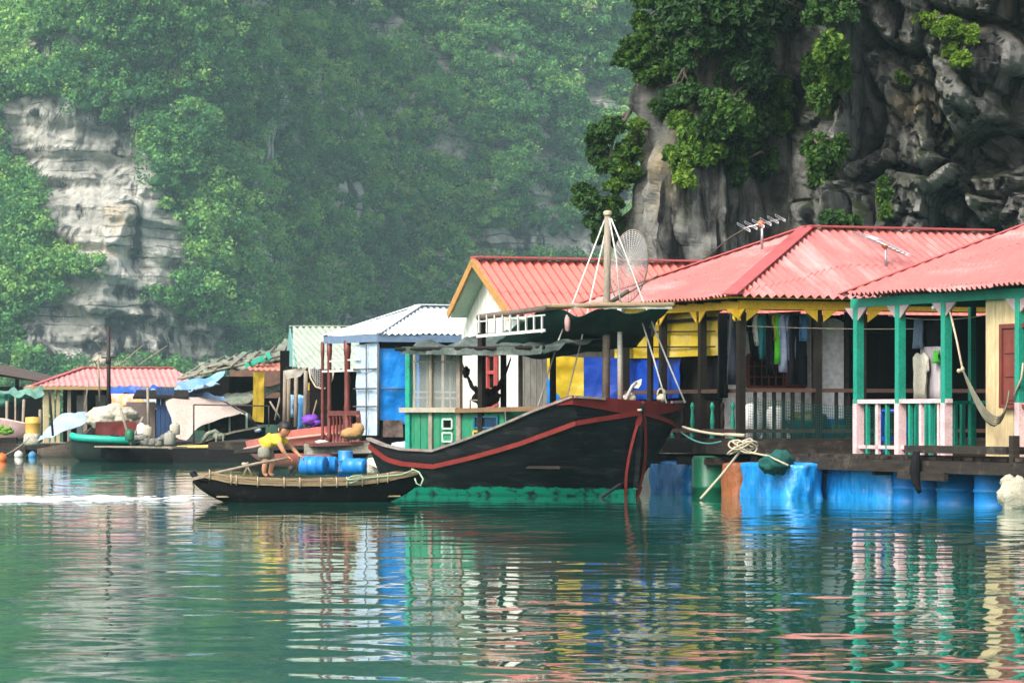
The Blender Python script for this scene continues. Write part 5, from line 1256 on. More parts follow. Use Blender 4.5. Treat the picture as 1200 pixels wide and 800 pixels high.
# hanging floats and hammock in the boat
for i,(px,py,c_,lb) in enumerate(((665,377,'pinkfloat','small pink and cream float hanging under the green awning'),(764,384,'darkfloat','small dark float hanging at the right end of the awning'))):
    m_ = mat(c_, (.62,.36,.34) if i == 0 else (.09,.09,.09), rough=.6)
    mb = MB().sh(); c = at(px,py,56.4); mb.lathe(c, [(0,-.15),(.035,-.13),(.045,-.02),(.045,.03),(.025,.1),(.01,.16),(0,.16)], 10); mb.tube([c+UP*.15, c+UP*.3], .006, 4)
    tag(mb.build('hanging_float', m_), lb, 'float')
hk = thing('hammock', 'dark bunched hammock slung inside the big boat', 'hammock', at(569,475,58.6))
a_, b_, m0 = at(541,424,58.6), at(599,418,58.6), at(570,470,58.6)
P = []
for j in range(9):
    v = (j-4)/4; row = []
    for i in range(25):
        t = i/24; p = (1-t)**2*a_+2*t*(1-t)*(m0*2-(a_+b_)/2)+t*t*b_; k = math.sin(math.pi*t)
        row.append(p+Vector((0,v*.22*k,abs(v)*.16*k+.03*math.sin(i*1.7+j))))
    P.append(row)
mb = MB().sh(); mb.slab(P, UP, .02); mb.blob(m0+UP*.06, (.22,.14,.14), 16, 10, .4, 3, 1); mb.blob(at(546,436,58.6), (.06,.06,.09), 10, 8, .5, 4, 2); mb.build('fabric', mat('plum_black_fabric', (.035,.018,.022), (.015,.012,.014), rough=.9, bump=.8, bscale=12, dist=.03), hk)
mb = MB(); mb.bar(BW(L_at(546,cw),cw-.1,zr_+.04), BW(L_at(546,cw),cw-.1,zr_+.16), .02,.02, up=bh_); mb.bar(BW(L_at(546,cw),cw-.1,zr_+.16), BW(L_at(562,cw),cw-.1,zr_+.16), .02,.02); mb.build('cabin_rail', GREYWOOD, boat)
# cargo on the aft deck
mb = MB().sh(); mb.blob(BW(L_at(482,.5),.5,.72), (.34,.26,.10), 16, 10, .4, 2.5, 3); tag(mb.build('folded_tarp', mat('white_blue_tarp', (.50,.58,.66), (.36,.46,.58), rough=.6, bump=.8, dist=.03)), 'crumpled pale blue tarp lying on the aft deck of the big boat', 'tarp')
# bow mooring line into the water
mb = MB(); mb.bar(hp(.87,.85,1,.05), at(704,583,54.9), .035); tag(mb.build('mooring_chain', mat('dark_chain', (.03,.03,.03), rough=.6)), 'dark chain dropping from the bow strip into the water', 'chain')

at = _at0
# ================================================================ the rowing boat and the boy
RD = 50.6; RA_ = R(8)
p0 = at(228,560,RD); RO = (p0.x, p0.y-.25); RL = (492-228)/FPX*RD/math.cos(RA_)+.02
row = thing('rowing_boat', 'small black rowing boat with a bamboo rim and a boy standing in it', 'boat', W2(RO,RA_,RL/2,0,0), RA_)
mb = MB().sh(); sheer = ([0,.06,.15,.3,.5,.7,.85,.95,1],[.40,.34,.27,.235,.225,.235,.29,.37,.42])
rimS, rimP = hull(mb, RO, RA_, RL, .82, sheer, keel=-.12, full=.55, n=44, m=10, floor=.06, rise=.75); mb.build('hull', HULLBLACK, row)
for nm_, rims, sg in (('near',rimS,1),('far',rimP,-1)):
    mb = MB(); side = Vector((math.sin(RA_), -math.cos(RA_), 0))*sg
    for k, (dz_, th_, sh2) in enumerate(((.018,.03,0),(.055,.028,-.008),(.092,.03,.004))):
        for i in range(1, len(rims)-2):
            o1 = noise.noise(Vector((i*.4,k*3,sg)))*.006; o2 = noise.noise(Vector(((i+1)*.4,k*3,sg)))*.006
            f1_ = min(1,i/4,(len(rims)-2-i)/4); f2_ = min(1,(i+1)/4,(len(rims)-3-i)/4)
            mb.bar(rims[i]+UP*(dz_*f1_+o1)+side*(.01+sh2), rims[i+1]+UP*(dz_*max(f2_,.1)+o2)+side*(.01+sh2), .035, th_)
    mb.build('rim', BAMBOO, row)
LIGHTB = mat('light_bamboo_mat', (.46,.38,.23), (.26,.19,.10), scale=10, rough=.8, bump=.5, dirt=(.07,.05,.03), dirt_amt=.5, dirt_scale=12)
for k, t in enumerate((.16,.30,.46,.6,.74,.88)):
    w_ = .36*math.sin(math.pi*t)**.55; z_ = float(np.interp(t,*sheer))+.085; mb = MB(); c1_ = W2(RO,RA_,RL*t,-w_,z_); c2_ = W2(RO,RA_,RL*t,w_,z_); mb.bar(c1_, c2_, .08 if k != 1 else .5, .03); mb.build('thwart', LIGHTB, row)
mb = MB()
mb.hexa([W2(RO,RA_,RL*.1,-.2,.07),W2(RO,RA_,RL*.9,-.2,.07),W2(RO,RA_,RL*.9,.2,.07),W2(RO,RA_,RL*.1,.2,.07),W2(RO,RA_,RL*.1,-.2,.09),W2(RO,RA_,RL*.9,-.2,.09),W2(RO,RA_,RL*.9,.2,.09),W2(RO,RA_,RL*.1,.2,.09)]); mb.build('floor_boards', LIGHTB, row)
mb = MB().sh(); c = W2(RO,RA_,.05,0,.40)      # curled prow
mb.tube([c+Vector((0,.10,-.03)), c+Vector((-.05,.05,.01)), c+Vector((-.06,-.03,.0)), c+Vector((-.01,-.10,-.05)), c+Vector((.16,-.15,-.11))], [.02,.035,.035,.035,.02], 8); mb.build('prow_cap', HULLBLACK, row)
# lashings, oar, fork
for k,(t,s) in enumerate(((.12,1),(.2,-1),(.33,1),(.45,1),(.58,1),(.66,-1),(.72,1),(.83,1),(.9,1))):
    pass
mb = MB().sh()
for px in (250,270,281,300,330,352,372,390,405,425,440,455): 
    t = (px-228)/264; i = int(t*44); p = rimS[i]; sd_ = Vector((math.sin(RA_), -math.cos(RA_), 0)); mb.tube([p+UP*-.02+sd_*.045, p+UP*.06+sd_*.05, p+UP*.115+sd_*.02, p+UP*.12-sd_*.04], .008, 5)
mb.build('lashing', ROPE, row)
oar = thing('oar', 'long wooden oar trailing over the stern of the rowing boat', 'oar', at(280,550,50.4))
mb = MB().sh(); mb.tube([at(338,536.5,50.35), at(300,543,50.3), at(262,552,50.25), at(240,556.5,50.2)], [.018,.02,.022,.02], 8); mb.build('shaft', GREYWOOD, oar)
mb = MB(); mb.prism([at(242,555,50.2), at(226,559,50.2), at(224,563,50.2), at(242,559,50.2)], Vector((0,.02,0))); mb.build('blade', GREYWOOD, oar)
mb = MB().sh(); mb.tube([at(284,560,50.5), at(289,548,50.4), at(285,544,50.4), at(291,542,50.4)], .014, 6); mb.tube([at(296,558,50.5), at(290,547,50.4)], .014, 6); mb.blob(at(287,544,50.4), (.045,.03,.03), 8, 6, .5, 5)
tag(mb.build('oar_fork', ROPE), 'pale lashed fork holding the oar behind the boy', 'fork')
mb = MB().sh(); mb.tube([at(351,536,50.45), at(349,545,50.45), at(344,557,50.5)], .012, 6); mb.tube([at(338,558,50.5), at(342,549,50.5), at(341,545,50.5)], .014, 6); mb.blob(at(341,549,50.5), (.04,.03,.05), 10, 8, .5, 5)
tag(mb.build('tiller_stick', mat('dark_stick', (.06,.05,.05), rough=.6)), 'short dark stick under the boy\'s forward hand', 'stick')
mb = MB().sh(); mb.tube([at(404,563,50.3), at(412,558,50.2), at(424,556,50.2), at(420,563,50.25), at(410,566,50.2), at(406,562,50.2), at(470,556,50.3), at(486,550,50.3)], .013, 6); mb.tube([at(482,549,50.3), at(491,553,50.3), at(496,561,50.2), at(493,569,50.2), at(488,566,50.2), at(486,560,50.2)], .013, 6)
tag(mb.build('green_rope', mat('faded_green_rope', (.30,.42,.28), rough=.9)), 'faded green rope coiled on the pointed bow of the rowing boat', 'rope')

def skin_body(name, chains, m, parent, sub=1, root=0):
    """chains: list of [(point, radius), ...]; identical points are shared"""
    vs = []; rad = []; ed = []; idx = {}
    Mi = root_matrix(parent).inverted() if parent is not None else Matrix.Identity(4)
    def vid(p, r):
        k = tuple(round(x,4) for x in p)
        if k not in idx: idx[k] = len(vs); vs.append(tuple(Mi @ Vector(p))); rad.append(r)
        return idx[k]
    for ch in chains:
        ii = [vid(p, r) for p, r in ch]
        for a, b in zip(ii, ii[1:]): ed.append((a,b))
    me = bpy.data.meshes.new(name); me.from_pydata(vs, ed, []); me.materials.append(m)
    o = bpy.data.objects.new(name, me); COL.objects.link(o); o.parent = parent
    sk_ = o.modifiers.new('skin', 'SKIN'); sk_.use_smooth_shade = True; sk_.branch_smoothing = .4
    for i, r in enumerate(rad):
        rr = r if hasattr(r, '__len__') else (r, r); me.skin_vertices[0].data[i].radius = rr
    me.skin_vertices[0].data[root].use_root = True
    s = o.modifiers.new('sub', 'SUBSURF'); s.levels = sub; s.render_levels = sub+1
    return o
SKIN = mat('skin', (.50,.25,.145), (.43,.205,.115), scale=6, rough=.55, bump=.1, fine=.08)
D = 50.55
def Q(px, py, dy=0.0): return at(px, py, D+dy)
boy = thing('person', 'small boy in a yellow T-shirt and grey shorts bending forward to row', 'person', Q(313,557.5))
hipC, hipR, hipL = Q(309.5,521.5,0), Q(309.5,524,-.07), Q(310.5,524,.07)
chest, neckb = Q(322,514,0), Q(328,510.5,-.01); shR, shL = Q(325.5,515,-.12), Q(331.5,514,.12)
headc = Q(332.5,503.5,-.03)
chains = [[(hipC,.070),(Q(315.5,517.5),.082),(chest,.10),(neckb,.052),(Q(330.3,508.2,-.02),.044),(Q(331.8,505,-.03),.06)],
 [(hipC,.070),(hipR,.055),(Q(310.5,533,-.09),.058),(Q(311,541.5,-.10),.043),(Q(309.5,549,-.10),.040),(Q(309.6,555.2,-.10),.028),(Q(313.5,557.2,-.12),.024)],
 [(hipC,.070),(hipL,.055),(Q(316.5,532,.08),.056),(Q(320,541,.09),.042),(Q(317.5,549,.09),.038),(Q(316.6,555,.09),.028),(Q(321,557,.07),.024)],
 [(chest,.10),(shR,.050),(Q(331.5,527.5,-.17),.034),(Q(337.5,536,-.14),.022)],
 [(chest,.10),(shL,.050),(Q(343,525,.14),.034),(Q(351,534,.06),.022)]]
def hand(wr, d, n_):
    d = Vector(d).normalized(); s = d.cross(Vector(n_)).normalized(); u = s.cross(d); out = []
    palm = wr+d*.035; out.append([(wr,.022),(palm,.026)])
    for k in range(4):
        b0 = palm+s*(k-1.5)*.014+d*.012; ln = (.03,.036,.034,.026)[k]
        out.append([(palm,.026),(b0,.0095),(b0+d*ln*.8-u*.012,.008),(b0+d*ln*.7-u*.034,.007)])
    out.append([(palm,.026),(wr+d*.02+s*.03,.010),(wr+d*.042+s*.038-u*.018,.008)])
    return out
chains += hand(Q(337.5,536,-.14), (.7,.1,-.35), (0,.2,1)); chains += hand(Q(351,534,.06), (.8,-.2,-.3), (0,.2,1))
skin_body('body', chains, SKIN, boy)
# head: shaped skull with face
def head_mesh(parent, c, yaw, pitch, H=.225):
    M_ = Matrix.Translation(c) @ Matrix.Rotation(yaw,4,'Z') @ Matrix.Rotation(pitch,4,'Y')     # +x is the face direction
    mb = MB().sh(); seg, rings = 28, 20; vs = []
    for i in range(rings+1):
        th = math.pi*i/rings
        for j in range(seg):
            ph = 2*math.pi*j/seg; x, y, z = math.sin(th)*math.cos(ph), math.sin(th)*math.sin(ph), math.cos(th)
            k = 1.0
            if z < 0: y_ = y*(1+.28*z); x_ = x*(1+.10*z if x > 0 else 1+.35*z)
            else: x_, y_ = x, y
            X = x_*H*.46; Y = y_*H*.37; Z = z*H*.5
            if x > .5:
                f = (x-.5)*2
                nose = math.exp(-((Y/.012)**2)-(((Z+.018)/.024)**2))*.020; sock = -math.exp(-(((abs(Y)-.031)/.018)**2)-(((Z-.008)/.013)**2))*.009
                lips = math.exp(-((Y/.022)**2)-(((Z+.056)/.010)**2))*.006; chin = math.exp(-((Y/.025)**2)-(((Z+.092)/.02)**2))*.006
                X += (nose+sock+lips+chin)*min(1,f*1.6)
            vs.append(M_ @ Vector((X,Y,Z)))
    fs = [(i*seg+j,(i+1)*seg+j,(i+1)*seg+(j+1)%seg,i*seg+(j+1)%seg) for i in range(rings) for j in range(seg)]
    mb.add(vs, fs)
    for s in (-1,1): mb.blob(M_@Vector((-.008,s*.085,-.006)), (.016,.010,.028), 10, 8)
    o = mb.build('head', SKIN, parent)
    mb = MB().sh(); vs = []
    for i in range(13):
        th = math.pi*.64*i/12
        for j in range(seg):
            ph = 2*math.pi*j/seg; x, y, z = math.sin(th)*math.cos(ph), math.sin(th)*math.sin(ph), math.cos(th)
            zl = z*H*.535+.004
            front = max(0, x)
            lim = .048 if x > .35 else (-.02 if x > 0 else -.055)
            zz = max(zl, lim) if zl < lim else zl
            k = 1.07 if zl > lim else (1.0)
            r_ = 1+.05*noise.noise(Vector((x*6,y*6,z*6)))
            vs.append(M_@Vector((x*H*.46*k*r_, y*H*.375*k*r_, zz)))
    fs = [(i*seg+j,(i+1)*seg+j,(i+1)*seg+(j+1)%seg,i*seg+(j+1)%seg) for i in range(12) for j in range(seg)]
    mb.add(vs, fs); mb.build('hair', mat('black_hair', (.012,.010,.009), rough=.5, bump=.8, bscale=60, dist=.01), parent)
    mb = MB().sh()
    for s in (-1,1): mb.blob(M_@Vector((.088,s*.031,.008)), (.007,.011,.006), 8, 6); mb.tube([M_@Vector((.098,s*.018,.028)), M_@Vector((.096,s*.045,.027))], .0035, 5)
    mb.build('eyes', mat('dark_eyes', (.015,.01,.01), rough=.2), o)
    mb = MB().sh(); mb.tube([M_@Vector((.099,-.018,-.055)), M_@Vector((.104,0,-.056)), M_@Vector((.099,.018,-.055))], .004, 6); mb.build('mouth', mat('lips', (.30,.09,.07), rough=.5), o)
head_mesh(boy, Q(333,503,-.03), R(-48), R(24))
SHIRT = mat('yellow_tshirt', (.72,.58,.06), (.60,.46,.05), rough=.85, scale=5, bump=.8, bscale=14, dist=.02, dirt=(.60,.16,.03), dirt_amt=.22, dirt_scale=7)
skin_body('t_shirt', [[(Q(309.6,521.0),.110),(hipC+Vector((.06,0,.04)),.102),(Q(316,517),.112),(chest,.125),(Q(327,511.8,-.01),.070)],
  [(chest,.125),(shR,.066),(Q(328.6,521.5,-.145),.054)], [(chest,.125),(shL,.066),(Q(338,520.5,.13),.054)]], SHIRT, boy, root=1)
skin_body('shorts', [[(Q(308.8,520.5),.116),(Q(309.8,525),.098)],[(Q(309.8,525),.098),(Q(309.3,525.5,-.065),.092),(Q(309.3,530,-.085),.096),(Q(309.5,539,-.095),.104)],[(Q(309.8,525),.098),(Q(313.5,529,.075),.094),(Q(319,538.5,.085),.096)]],
  mat('grey_shorts', (.24,.24,.19), (.16,.16,.13), rough=.9, bump=.7, bscale=16, dist=.02), boy, root=1)
TENTCL = mat('tent_canvas', (0.46,0.37,0.32), (0.36,0.29,0.25), rough=.8, scale=2, bump=.6, bscale=6, dist=.03, dirt=(.2,.16,.14), dirt_amt=.25)
# ================================================================ blue and white house left of the big boat
F4 = Frame(447, 69.0); k1, k2 = F4.V()
h4 = thing('stilt_house', 'raft house with a pale blue sheet roof wrapped in pale and bright blue tarps', 'house', F4.p(0,0,.6), F4.ang)
ez = F4.Z(391); zt4 = F4.Z(360,.9,1.7)
WROOF = mat('pale_blue_white_sheet', (.66,.70,.74), (.52,.57,.62), scale=1.5, rough=.4, bump=.1, fine=.1, dirt=(.30,.31,.32), dirt_amt=.35, dirt_scale=3)
bF4 = F4.B(379,-.15); ap4 = F4.p(F4.A(490,bF4*.5),bF4*.5,zt4); apr4 = F4.p(4.6,bF4*.5,zt4)
mb = MB(); corrugated(mb, F4.p(-.15,bF4,ez+.02), F4.p(-.15,-.2,ez), ap4-k2*.01, ap4+k2*.01, pitch=.12, amp=.014); corrugated(mb, F4.p(-.15,-.2,ez), F4.p(5,-.2,ez), ap4, apr4, pitch=.13, amp=.022)
corrugated(mb, F4.p(5,bF4,ez), F4.p(-.15,bF4,ez), apr4, ap4, pitch=.2, amp=.014); corrugated(mb, F4.p(5,-.2,ez), F4.p(5,bF4,ez), apr4-k2*.01, apr4+k2*.01, pitch=.2, amp=.014)
roof = mb.sh().build('roof', WROOF, h4)
mb = MB(); mb.bar(F4.p(-.15,-.2,ez+.02), ap4+UP*.04, .15,.02); mb.bar(F4.p(-.15,bF4,ez+.02), ap4+UP*.04, .15,.02); mb.bar(ap4+UP*.05, apr4+UP*.05, .2,.02); mb.build('ridge_cap', WROOF, roof)
mb = MB(); mb.bar(F4.p(-.13,-.17,ez-.09), F4.p(5,-.17,ez-.09), .03,.14); mb.bar(F4.p(-.13,-.17,ez-.09), F4.p(-.13,bF4,ez-.07), .03,.14); mb.build('eave_board', mat('blue_grey_paint', (.16,.24,.36), (.11,.17,.26), rough=.7), h4)
MAROON = mat('maroon_paint', (.16,.035,.028), (.09,.022,.018), scale=4, rough=.5, stretch=(1,1,.3), dirt=(.28,.12,.09), dirt_amt=.3, dirt_scale=6)
mb = MB(); F4.box(mb, .0, 5, .0,.04, .6, ez-.1); F4.box(mb, .0,.04, .04, F4.B(421,0), .6, ez-.1); mb.build('wall', DARKWOOD, h4)
mb = MB(); F4.box(mb, 1.5,1.55, F4.B(421,0), bF4-.2, .6, ez-.1); mb.build('dark_wall', MAROON, h4)
mb = MB(); F4.box(mb, 1.44,1.49, F4.B(388,1.5), F4.B(366,1.5), .75, 2.2); mb.build('door', DARKIN, h4)
PALETARP = mat('pale_blue_tarp', (.52,.64,.74), (.42,.55,.68), scale=2.5, rough=.4, bump=.8, bscale=7, dist=.03, dirt=(.22,.26,.30), dirt_amt=.3, dirt_scale=4)
zA, zB = F4.Z(403), F4.Z(510)
P = drape(F4.p(-.06,F4.B(421,0),zA), F4.p(-.06,-.03,zA+.04), F4.p(-.06,F4.B(421,0),zB), F4.p(-.06,-.03,zB), 18, 20, 0, .05, 2, 3); mb = MB().sh(); mb.slab(P, k1, .006)
pt = mb.build('side_tarp', PALETARP, h4)
P = drape(F4.p(-.06,-.05,F4.Z(408)), F4.p(F4.A(490),-.06,F4.Z(408)), F4.p(-.06,-.05,F4.Z(492)), F4.p(F4.A(490),-.06,F4.Z(500)), 18, 18, 0, .05, 2, 6); mb = MB().sh(); mb.slab(P, k2, .006)
bt = mb.build('front_tarp', SKYTARP, h4)
mb = MB().sh()
for py in (432, 455, 476): mb.tube([F4.p(-.13,F4.B(421,0)-.02,F4.Z(py)), F4.p(-.13,-.05,F4.Z(py)+.0)], .017, 6)
for px in (436,): mb.tube([F4.p(-.12,F4.B(px,0),zB), F4.p(-.12,F4.B(px,0),zA)], .015, 6)
mb.tube([F4.p(-.1,-.1,zB), F4.p(-.1,-.1,zA)], .03, 6)
mb.build('batten', mat('dark_batten', (.09,.10,.11), rough=.8), pt)
mb = MB().sh(); mb.tube([F4.p(-.05,-.13,F4.Z(455)), F4.p(F4.A(476),-.13,F4.Z(456))], .017, 6); mb.build('batten', MATS['dark_batten'], bt)
mb = MB(); P = drape(F4.p(-.0,-.09,F4.Z(492)), F4.p(F4.A(470),-.09,F4.Z(492)), F4.p(0,-.09,F4.Z(512)), F4.p(F4.A(470),-.09,F4.Z(512)), 10, 6, 0, .04, 5, 2); mb.sh().slab(P, k2, .01); mb.build('front_patch', mat('brown_net_patch', (.22,.15,.12), (.08,.06,.06), scale=14, rough=.9, bump=.8), h4)
# turned maroon posts and balusters of its verandah
fa = lambda px: F4.B(px, -.1)
def turned(F, a, b, z0, z1, r, parent, nm='post', m=MAROON):
    H_ = z1-z0; pr = [(0,0),(r,0),(r,.1*H_),(r*.7,.13*H_),(r*.95,.3*H_),(r*.75,.33*H_),(r,.36*H_),(r*.8,.4*H_),(r*.8,.85*H_),(r,.88*H_),(r,H_),(0,H_)]
    mb = MB().sh(); mb.lathe(F.p(a,b,z0), pr, 12); return mb.build(nm, m, parent)
for px, r in ((407,.075),(386,.055),(378,.04)): turned(F4, -.1, fa(px), .62, ez-.1, r, h4)
zr4 = F4.Z(484)
mb = MB(); mb.bar(F4.p(-.1,fa(386),zr4), F4.p(-.1,fa(420),zr4), .08,.10); vr = mb.build('handrail', MAROON, h4)
for px in (386,391,395,399,403,411,420): turned(F4, -.1, fa(px), .62, zr4-.02, .03 if px not in (386,420) else .05, vr, 'baluster')
mb = MB(); mb.bar(F4.p(-.1,fa(378),F4.Z(433)), F4.p(-.1,fa(421),F4.Z(433)), .04,.04); mb.bar(F4.p(-.1,fa(386),F4.Z(421)), F4.p(-.1,fa(421),F4.Z(420)), .03,.03)
mb.build('crossbar', WHITEW, h4)
# raft below with drums
rf = thing('raft_deck', 'worn pale edged raft under the blue tarp house', 'raft', F4.p(0,0,.4), F4.ang)
mb = MB(); F4.box(mb, -1.0, 5, -.3, bF4+.3, .48,.56); mb.build('deck_boards', DECKWOOD, rf)
WEDGE = mat('worn_white_edge', (.40,.38,.30), (.12,.10,.08), scale=7, rough=.85, bump=.6, dirt=(.05,.04,.03), dirt_amt=.5, dirt_scale=8)
e0, e1_ = at(357,526,66.5), at(437,524,66.3)
mb = MB(); mb.bar(e0, e1_, .12,.20); mb.bar(e1_+Vector((.05,.0,.0)), at(475,523,67), .12,.18); mb.build('edge_beam', WEDGE, rf)
mb = MB(); mb.bar(at(360,521,66.6), at(478,517,67), 1.1,.06); mb.build('edge_beam', mat('red_brown_edge', (.16,.06,.045), rough=.8), rf)
dl = ['bright blue drum lying on its side left of the white foam under the worn raft','darker end of the second lying drum beside the first under the worn raft','upright teal blue drum right of the white foam block','light blue drum lying in front of the teal one']
drum(at(368,545,65.0), dl[0], sc_=(.62,.62,.55), tilt=(R(90),0,R(70)))
drum(at(383,545,65.6), dl[1], sc_=(.60,.60,.45), tilt=(R(90),0,R(80)))
drum(at(405,545,66.0), dl[2], sc_=(.50,.50,.65))
drum(at(417,546,64.8), dl[3], sc_=(.52,.52,.50), tilt=(R(90),0,R(60)))
FOAM = mat('weathered_foam', (.55,.52,.42), (.34,.31,.24), scale=7, rough=.9, bump=.9, dist=.03, dirt=(.16,.13,.09), dirt_amt=.4, dirt_scale=5)
def foam(px0,py0,px1,py1,d,label,seed=0,name='foam_block',m=None,cat='foam block'):
    a_, b_ = at(px0,py1,d), at(px1,py0,d); c = (a_+b_)/2; mb = MB().sh(); hw_, hz_ = (b_.x-a_.x)/2, (b_.z-a_.z)/2; vs=[]; S,Rn=20,12
    for i in range(Rn+1):
        th = math.pi*i/Rn
        for j in range(S):
            ph = 2*math.pi*j/S; v = Vector((math.sin(th)*math.cos(ph), math.sin(th)*math.sin(ph), math.cos(th))); q = max(abs(v.x),abs(v.y),abs(v.z))**.75
            v = v/q*(1+.12*noise.noise(v*2.3+Vector((seed,0,0)))); vs.append(c+Vector((v.x*hw_, v.y*hw_*.8, v.z*hz_)))
    mb.add(vs, [(i*S+j,(i+1)*S+j,(i+1)*S+(j+1)%S,i*S+(j+1)%S) for i in range(Rn) for j in range(S)])
    return tag(mb.build(name, m or FOAM), label, cat)
foam(388,540,400,556,66.0,'off white foam block between the blue drums',1)
foam(352,538,360,556,66.2,'narrow dirty foam lump at the left end of the worn raft',2)
foam(430,536,446,556,64.5,'broken cream foam lump right of the lying drums',4)
mb = MB(); mb.bar(at(438,541,64.4), at(451,548,64.2), .25,.05); tag(mb.build('broken_board', WHITEW), 'small tilted white board beside the broken foam', 'board')
mb = MB().sh(); mb.blob(at(412,508,66.2), (.20,.16,.11), 16, 10, .3, 3, 2); mb.blob(at(420,503,66.2), (.11,.1,.12), 12, 8, .3, 3, 6); tag(mb.build('cloth_bundle', mat('tan_cloth', (.45,.27,.10), (.3,.17,.07), rough=.9, bump=.7, dist=.02)), 'tan cloth bundle lying at the raft edge below the maroon railing', 'bundle')
mb = MB().sh(); mb.blob(at(377,518,66.3), (.12,.08,.04), 12, 8, .5, 4, 3); tag(mb.build('plastic_bag', WHITEP), 'small white crumpled bag on the worn raft edge', 'bag')

# ================================================================ salmon upturned hull
SALM = mat('salmon_hull_paint', (.66,.20,.155), (.56,.15,.12), scale=2, rough=.5, dirt=(.80,.50,.42), dirt_amt=.35, dirt_scale=2, dirt_stretch=(.5,.5,3))
mb = MB().sh(); sa = at(296,519,77); sb_ = at(428,503,71.5); sang = math.atan2(sb_.y-sa.y, sb_.x-sa.x); SL = math.hypot(sb_.x-sa.x, sb_.y-sa.y)+.4
hull(mb, (sa.x,sa.y), sang, SL, 1.5, ([0,.1,.3,.6,1],[.66,.68,.74,.92,1.08]), keel=.12, full=.5, floor=.55, rise=.65)
sh5 = thing('dinghy', 'long salmon pink boat hull lying on the raft behind the boy', 'boat', W2((sa.x,sa.y),sang,SL/2,0,.1), sang); mb.build('hull', SALM, sh5)
mb = MB().sh(); pts = [W2((sa.x,sa.y),sang,SL*t,1.5/2*math.sin(math.pi*t)**.5+.02, float(np.interp(t,[0,.1,.3,.6,1],[.66,.68,.74,.92,1.08]))-.17) for t in [.04+i*.045 for i in range(21)]]; mb.tube(pts, .03, 6); mb.build('rub_rail', mat('pale_salmon', (.70,.34,.28), rough=.5), sh5)
mb = MB(); mb.bar(at(300,529,73), at(360,524,68), .9,.08); tag(mb.build('plank_walkway', DECKWOOD), 'dark plank walkway between the rafts behind the boy', 'walkway')

# ================================================================ green sheet roof house and things hanging there
h5 = thing('stilt_house', 'small house with a pale green corrugated roof and thin bamboo posts', 'house', at(380,500,80))
GROOF = mat('pale_green_sheet', (.36,.42,.34), (.28,.33,.27), scale=1.5, rough=.5, bump=.1, dirt=(.28,.32,.26), dirt_amt=.4)
mb = MB(); corrugated(mb, at(343,432,78), at(452,431.5,78.6), at(343,383,82), at(452,383,82.6), pitch=.15, amp=.03); roof = mb.sh().build('roof', GROOF, h5)
mb = MB(); mb.bar(at(340,382,82), at(452,382,82.7), .2,.03); mb.build('ridge_cap', GROOF, roof)
mb = MB(); mb.prism([at(339,384,82), at(346,430,78), at(334,430,84)], Vector((.03,.02,0))); mb.build('gable_wall', mat('faded_turquoise', (.20,.42,.38), (.12,.28,.26), rough=.7), h5)
mb = MB(); mb.bar(at(336,432,79), at(420,432,80), .1,.1); mb.build('eave_beam', DARKWOOD, h5)
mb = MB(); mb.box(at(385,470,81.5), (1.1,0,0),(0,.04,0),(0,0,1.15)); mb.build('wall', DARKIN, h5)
mb = MB(); mb.box(at(352,474,83), (.38,0,0),(0,.04,0),(0,0,.5)); mb.build('wall', mat('olive_boards', (.10,.11,.08), (.06,.065,.05), scale=3, stretch=(3,3,.3), rough=.85), h5)
for px in (333.5,338,346.5,357.5): mb = MB().sh(); mb.tube([at(px,500,77.5), at(px+random.uniform(-1,1),434,77.5)], .045, 8); mb.build('post', GREYWOOD, h5)
P = drape(at(333,434,77), at(360,430,77), at(336,444,77), at(352,441,77), 14, 5, 0, .10, 3, 8); mb = MB().sh(); mb.slab(P, Vector((0,1,0)), .03); tag(mb.build('rag', mat('grey_rag', (.38,.36,.30), rough=.9, bump=.8)), 'ragged grey net bundled over the bamboo post tops', 'net')
mb = MB().sh(); mb.tube([at(362,432,76.5), at(364,443,76.4), at(370,453,76.3), at(378,456,76.3), at(385,453,76.3), at(390,443,76.4), at(391,432,76.5)], .02, 6)
lh = thing('landing_net', 'hanging landing net with a pale rim under the green roof', 'net', at(377,445,76.4)); mb.build('hoop', ROPE, lh)
P = [[at(363+27*i/12, 432+(22 if j else 0)*math.sin(math.pi*min(1,(i+.4)/12.8))*j/8, 76.45) for i in range(13)] for j in range(9)]
netting('mesh', None, P, WN, .006, parent=lh)
gl = 'clothes hung under the green roof'
for nm, lb, px, py, w_, h_, kd, c_ in (('shirt','pale blue shirt hanging leftmost under the green roof',346,462,.5,.5,'shirt',(.30,.50,.70)),('trousers','blue jeans behind the bamboo posts',361,466,.5,.75,'trousers',(.06,.20,.42)),('shirt','dark brown shirt beside the jeans',370,455,.45,.75,'shirt',(.06,.025,.02)),('trousers','black and white patterned trousers under the landing net',378,460,.34,.85,'trousers',(.05,.055,.06)),('shirt','navy shirt low between the bamboo posts',353,472,.4,.5,'shirt',(.02,.03,.08)),('towel','small yellow towel hanging beside the landing net',365,448,.16,.4,'towel',(.60,.38,.05))):
    garment(nm, lb, at(px,py,78.6), w_, h_, kd, cloth(nm+str(px),c_), (1,.2,0), gl)
mb = MB().sh(); mb.blob(at(364,492,76.5), (.18,.14,.12), 14, 10, .4, 4, 3); mb.blob(at(370,495,76.5), (.14,.12,.09), 12, 8, .4, 4, 5); tag(mb.build('purple_bag', mat('purple', (.18,.05,.45), rough=.6, bump=.6)), 'bright purple bag lying on the salmon hull', 'bag')
mb = MB().sh(); mb.tube([at(366,488,76.6), at(371,470,76.8), at(376,455,77)], .02, 6); tag(mb.build('broom', BAMBOO), 'thin pale broom handle leaning under the green roof', 'broom')

_at0 = at
def at(px, py, d): return _at0(px, py, d+21)
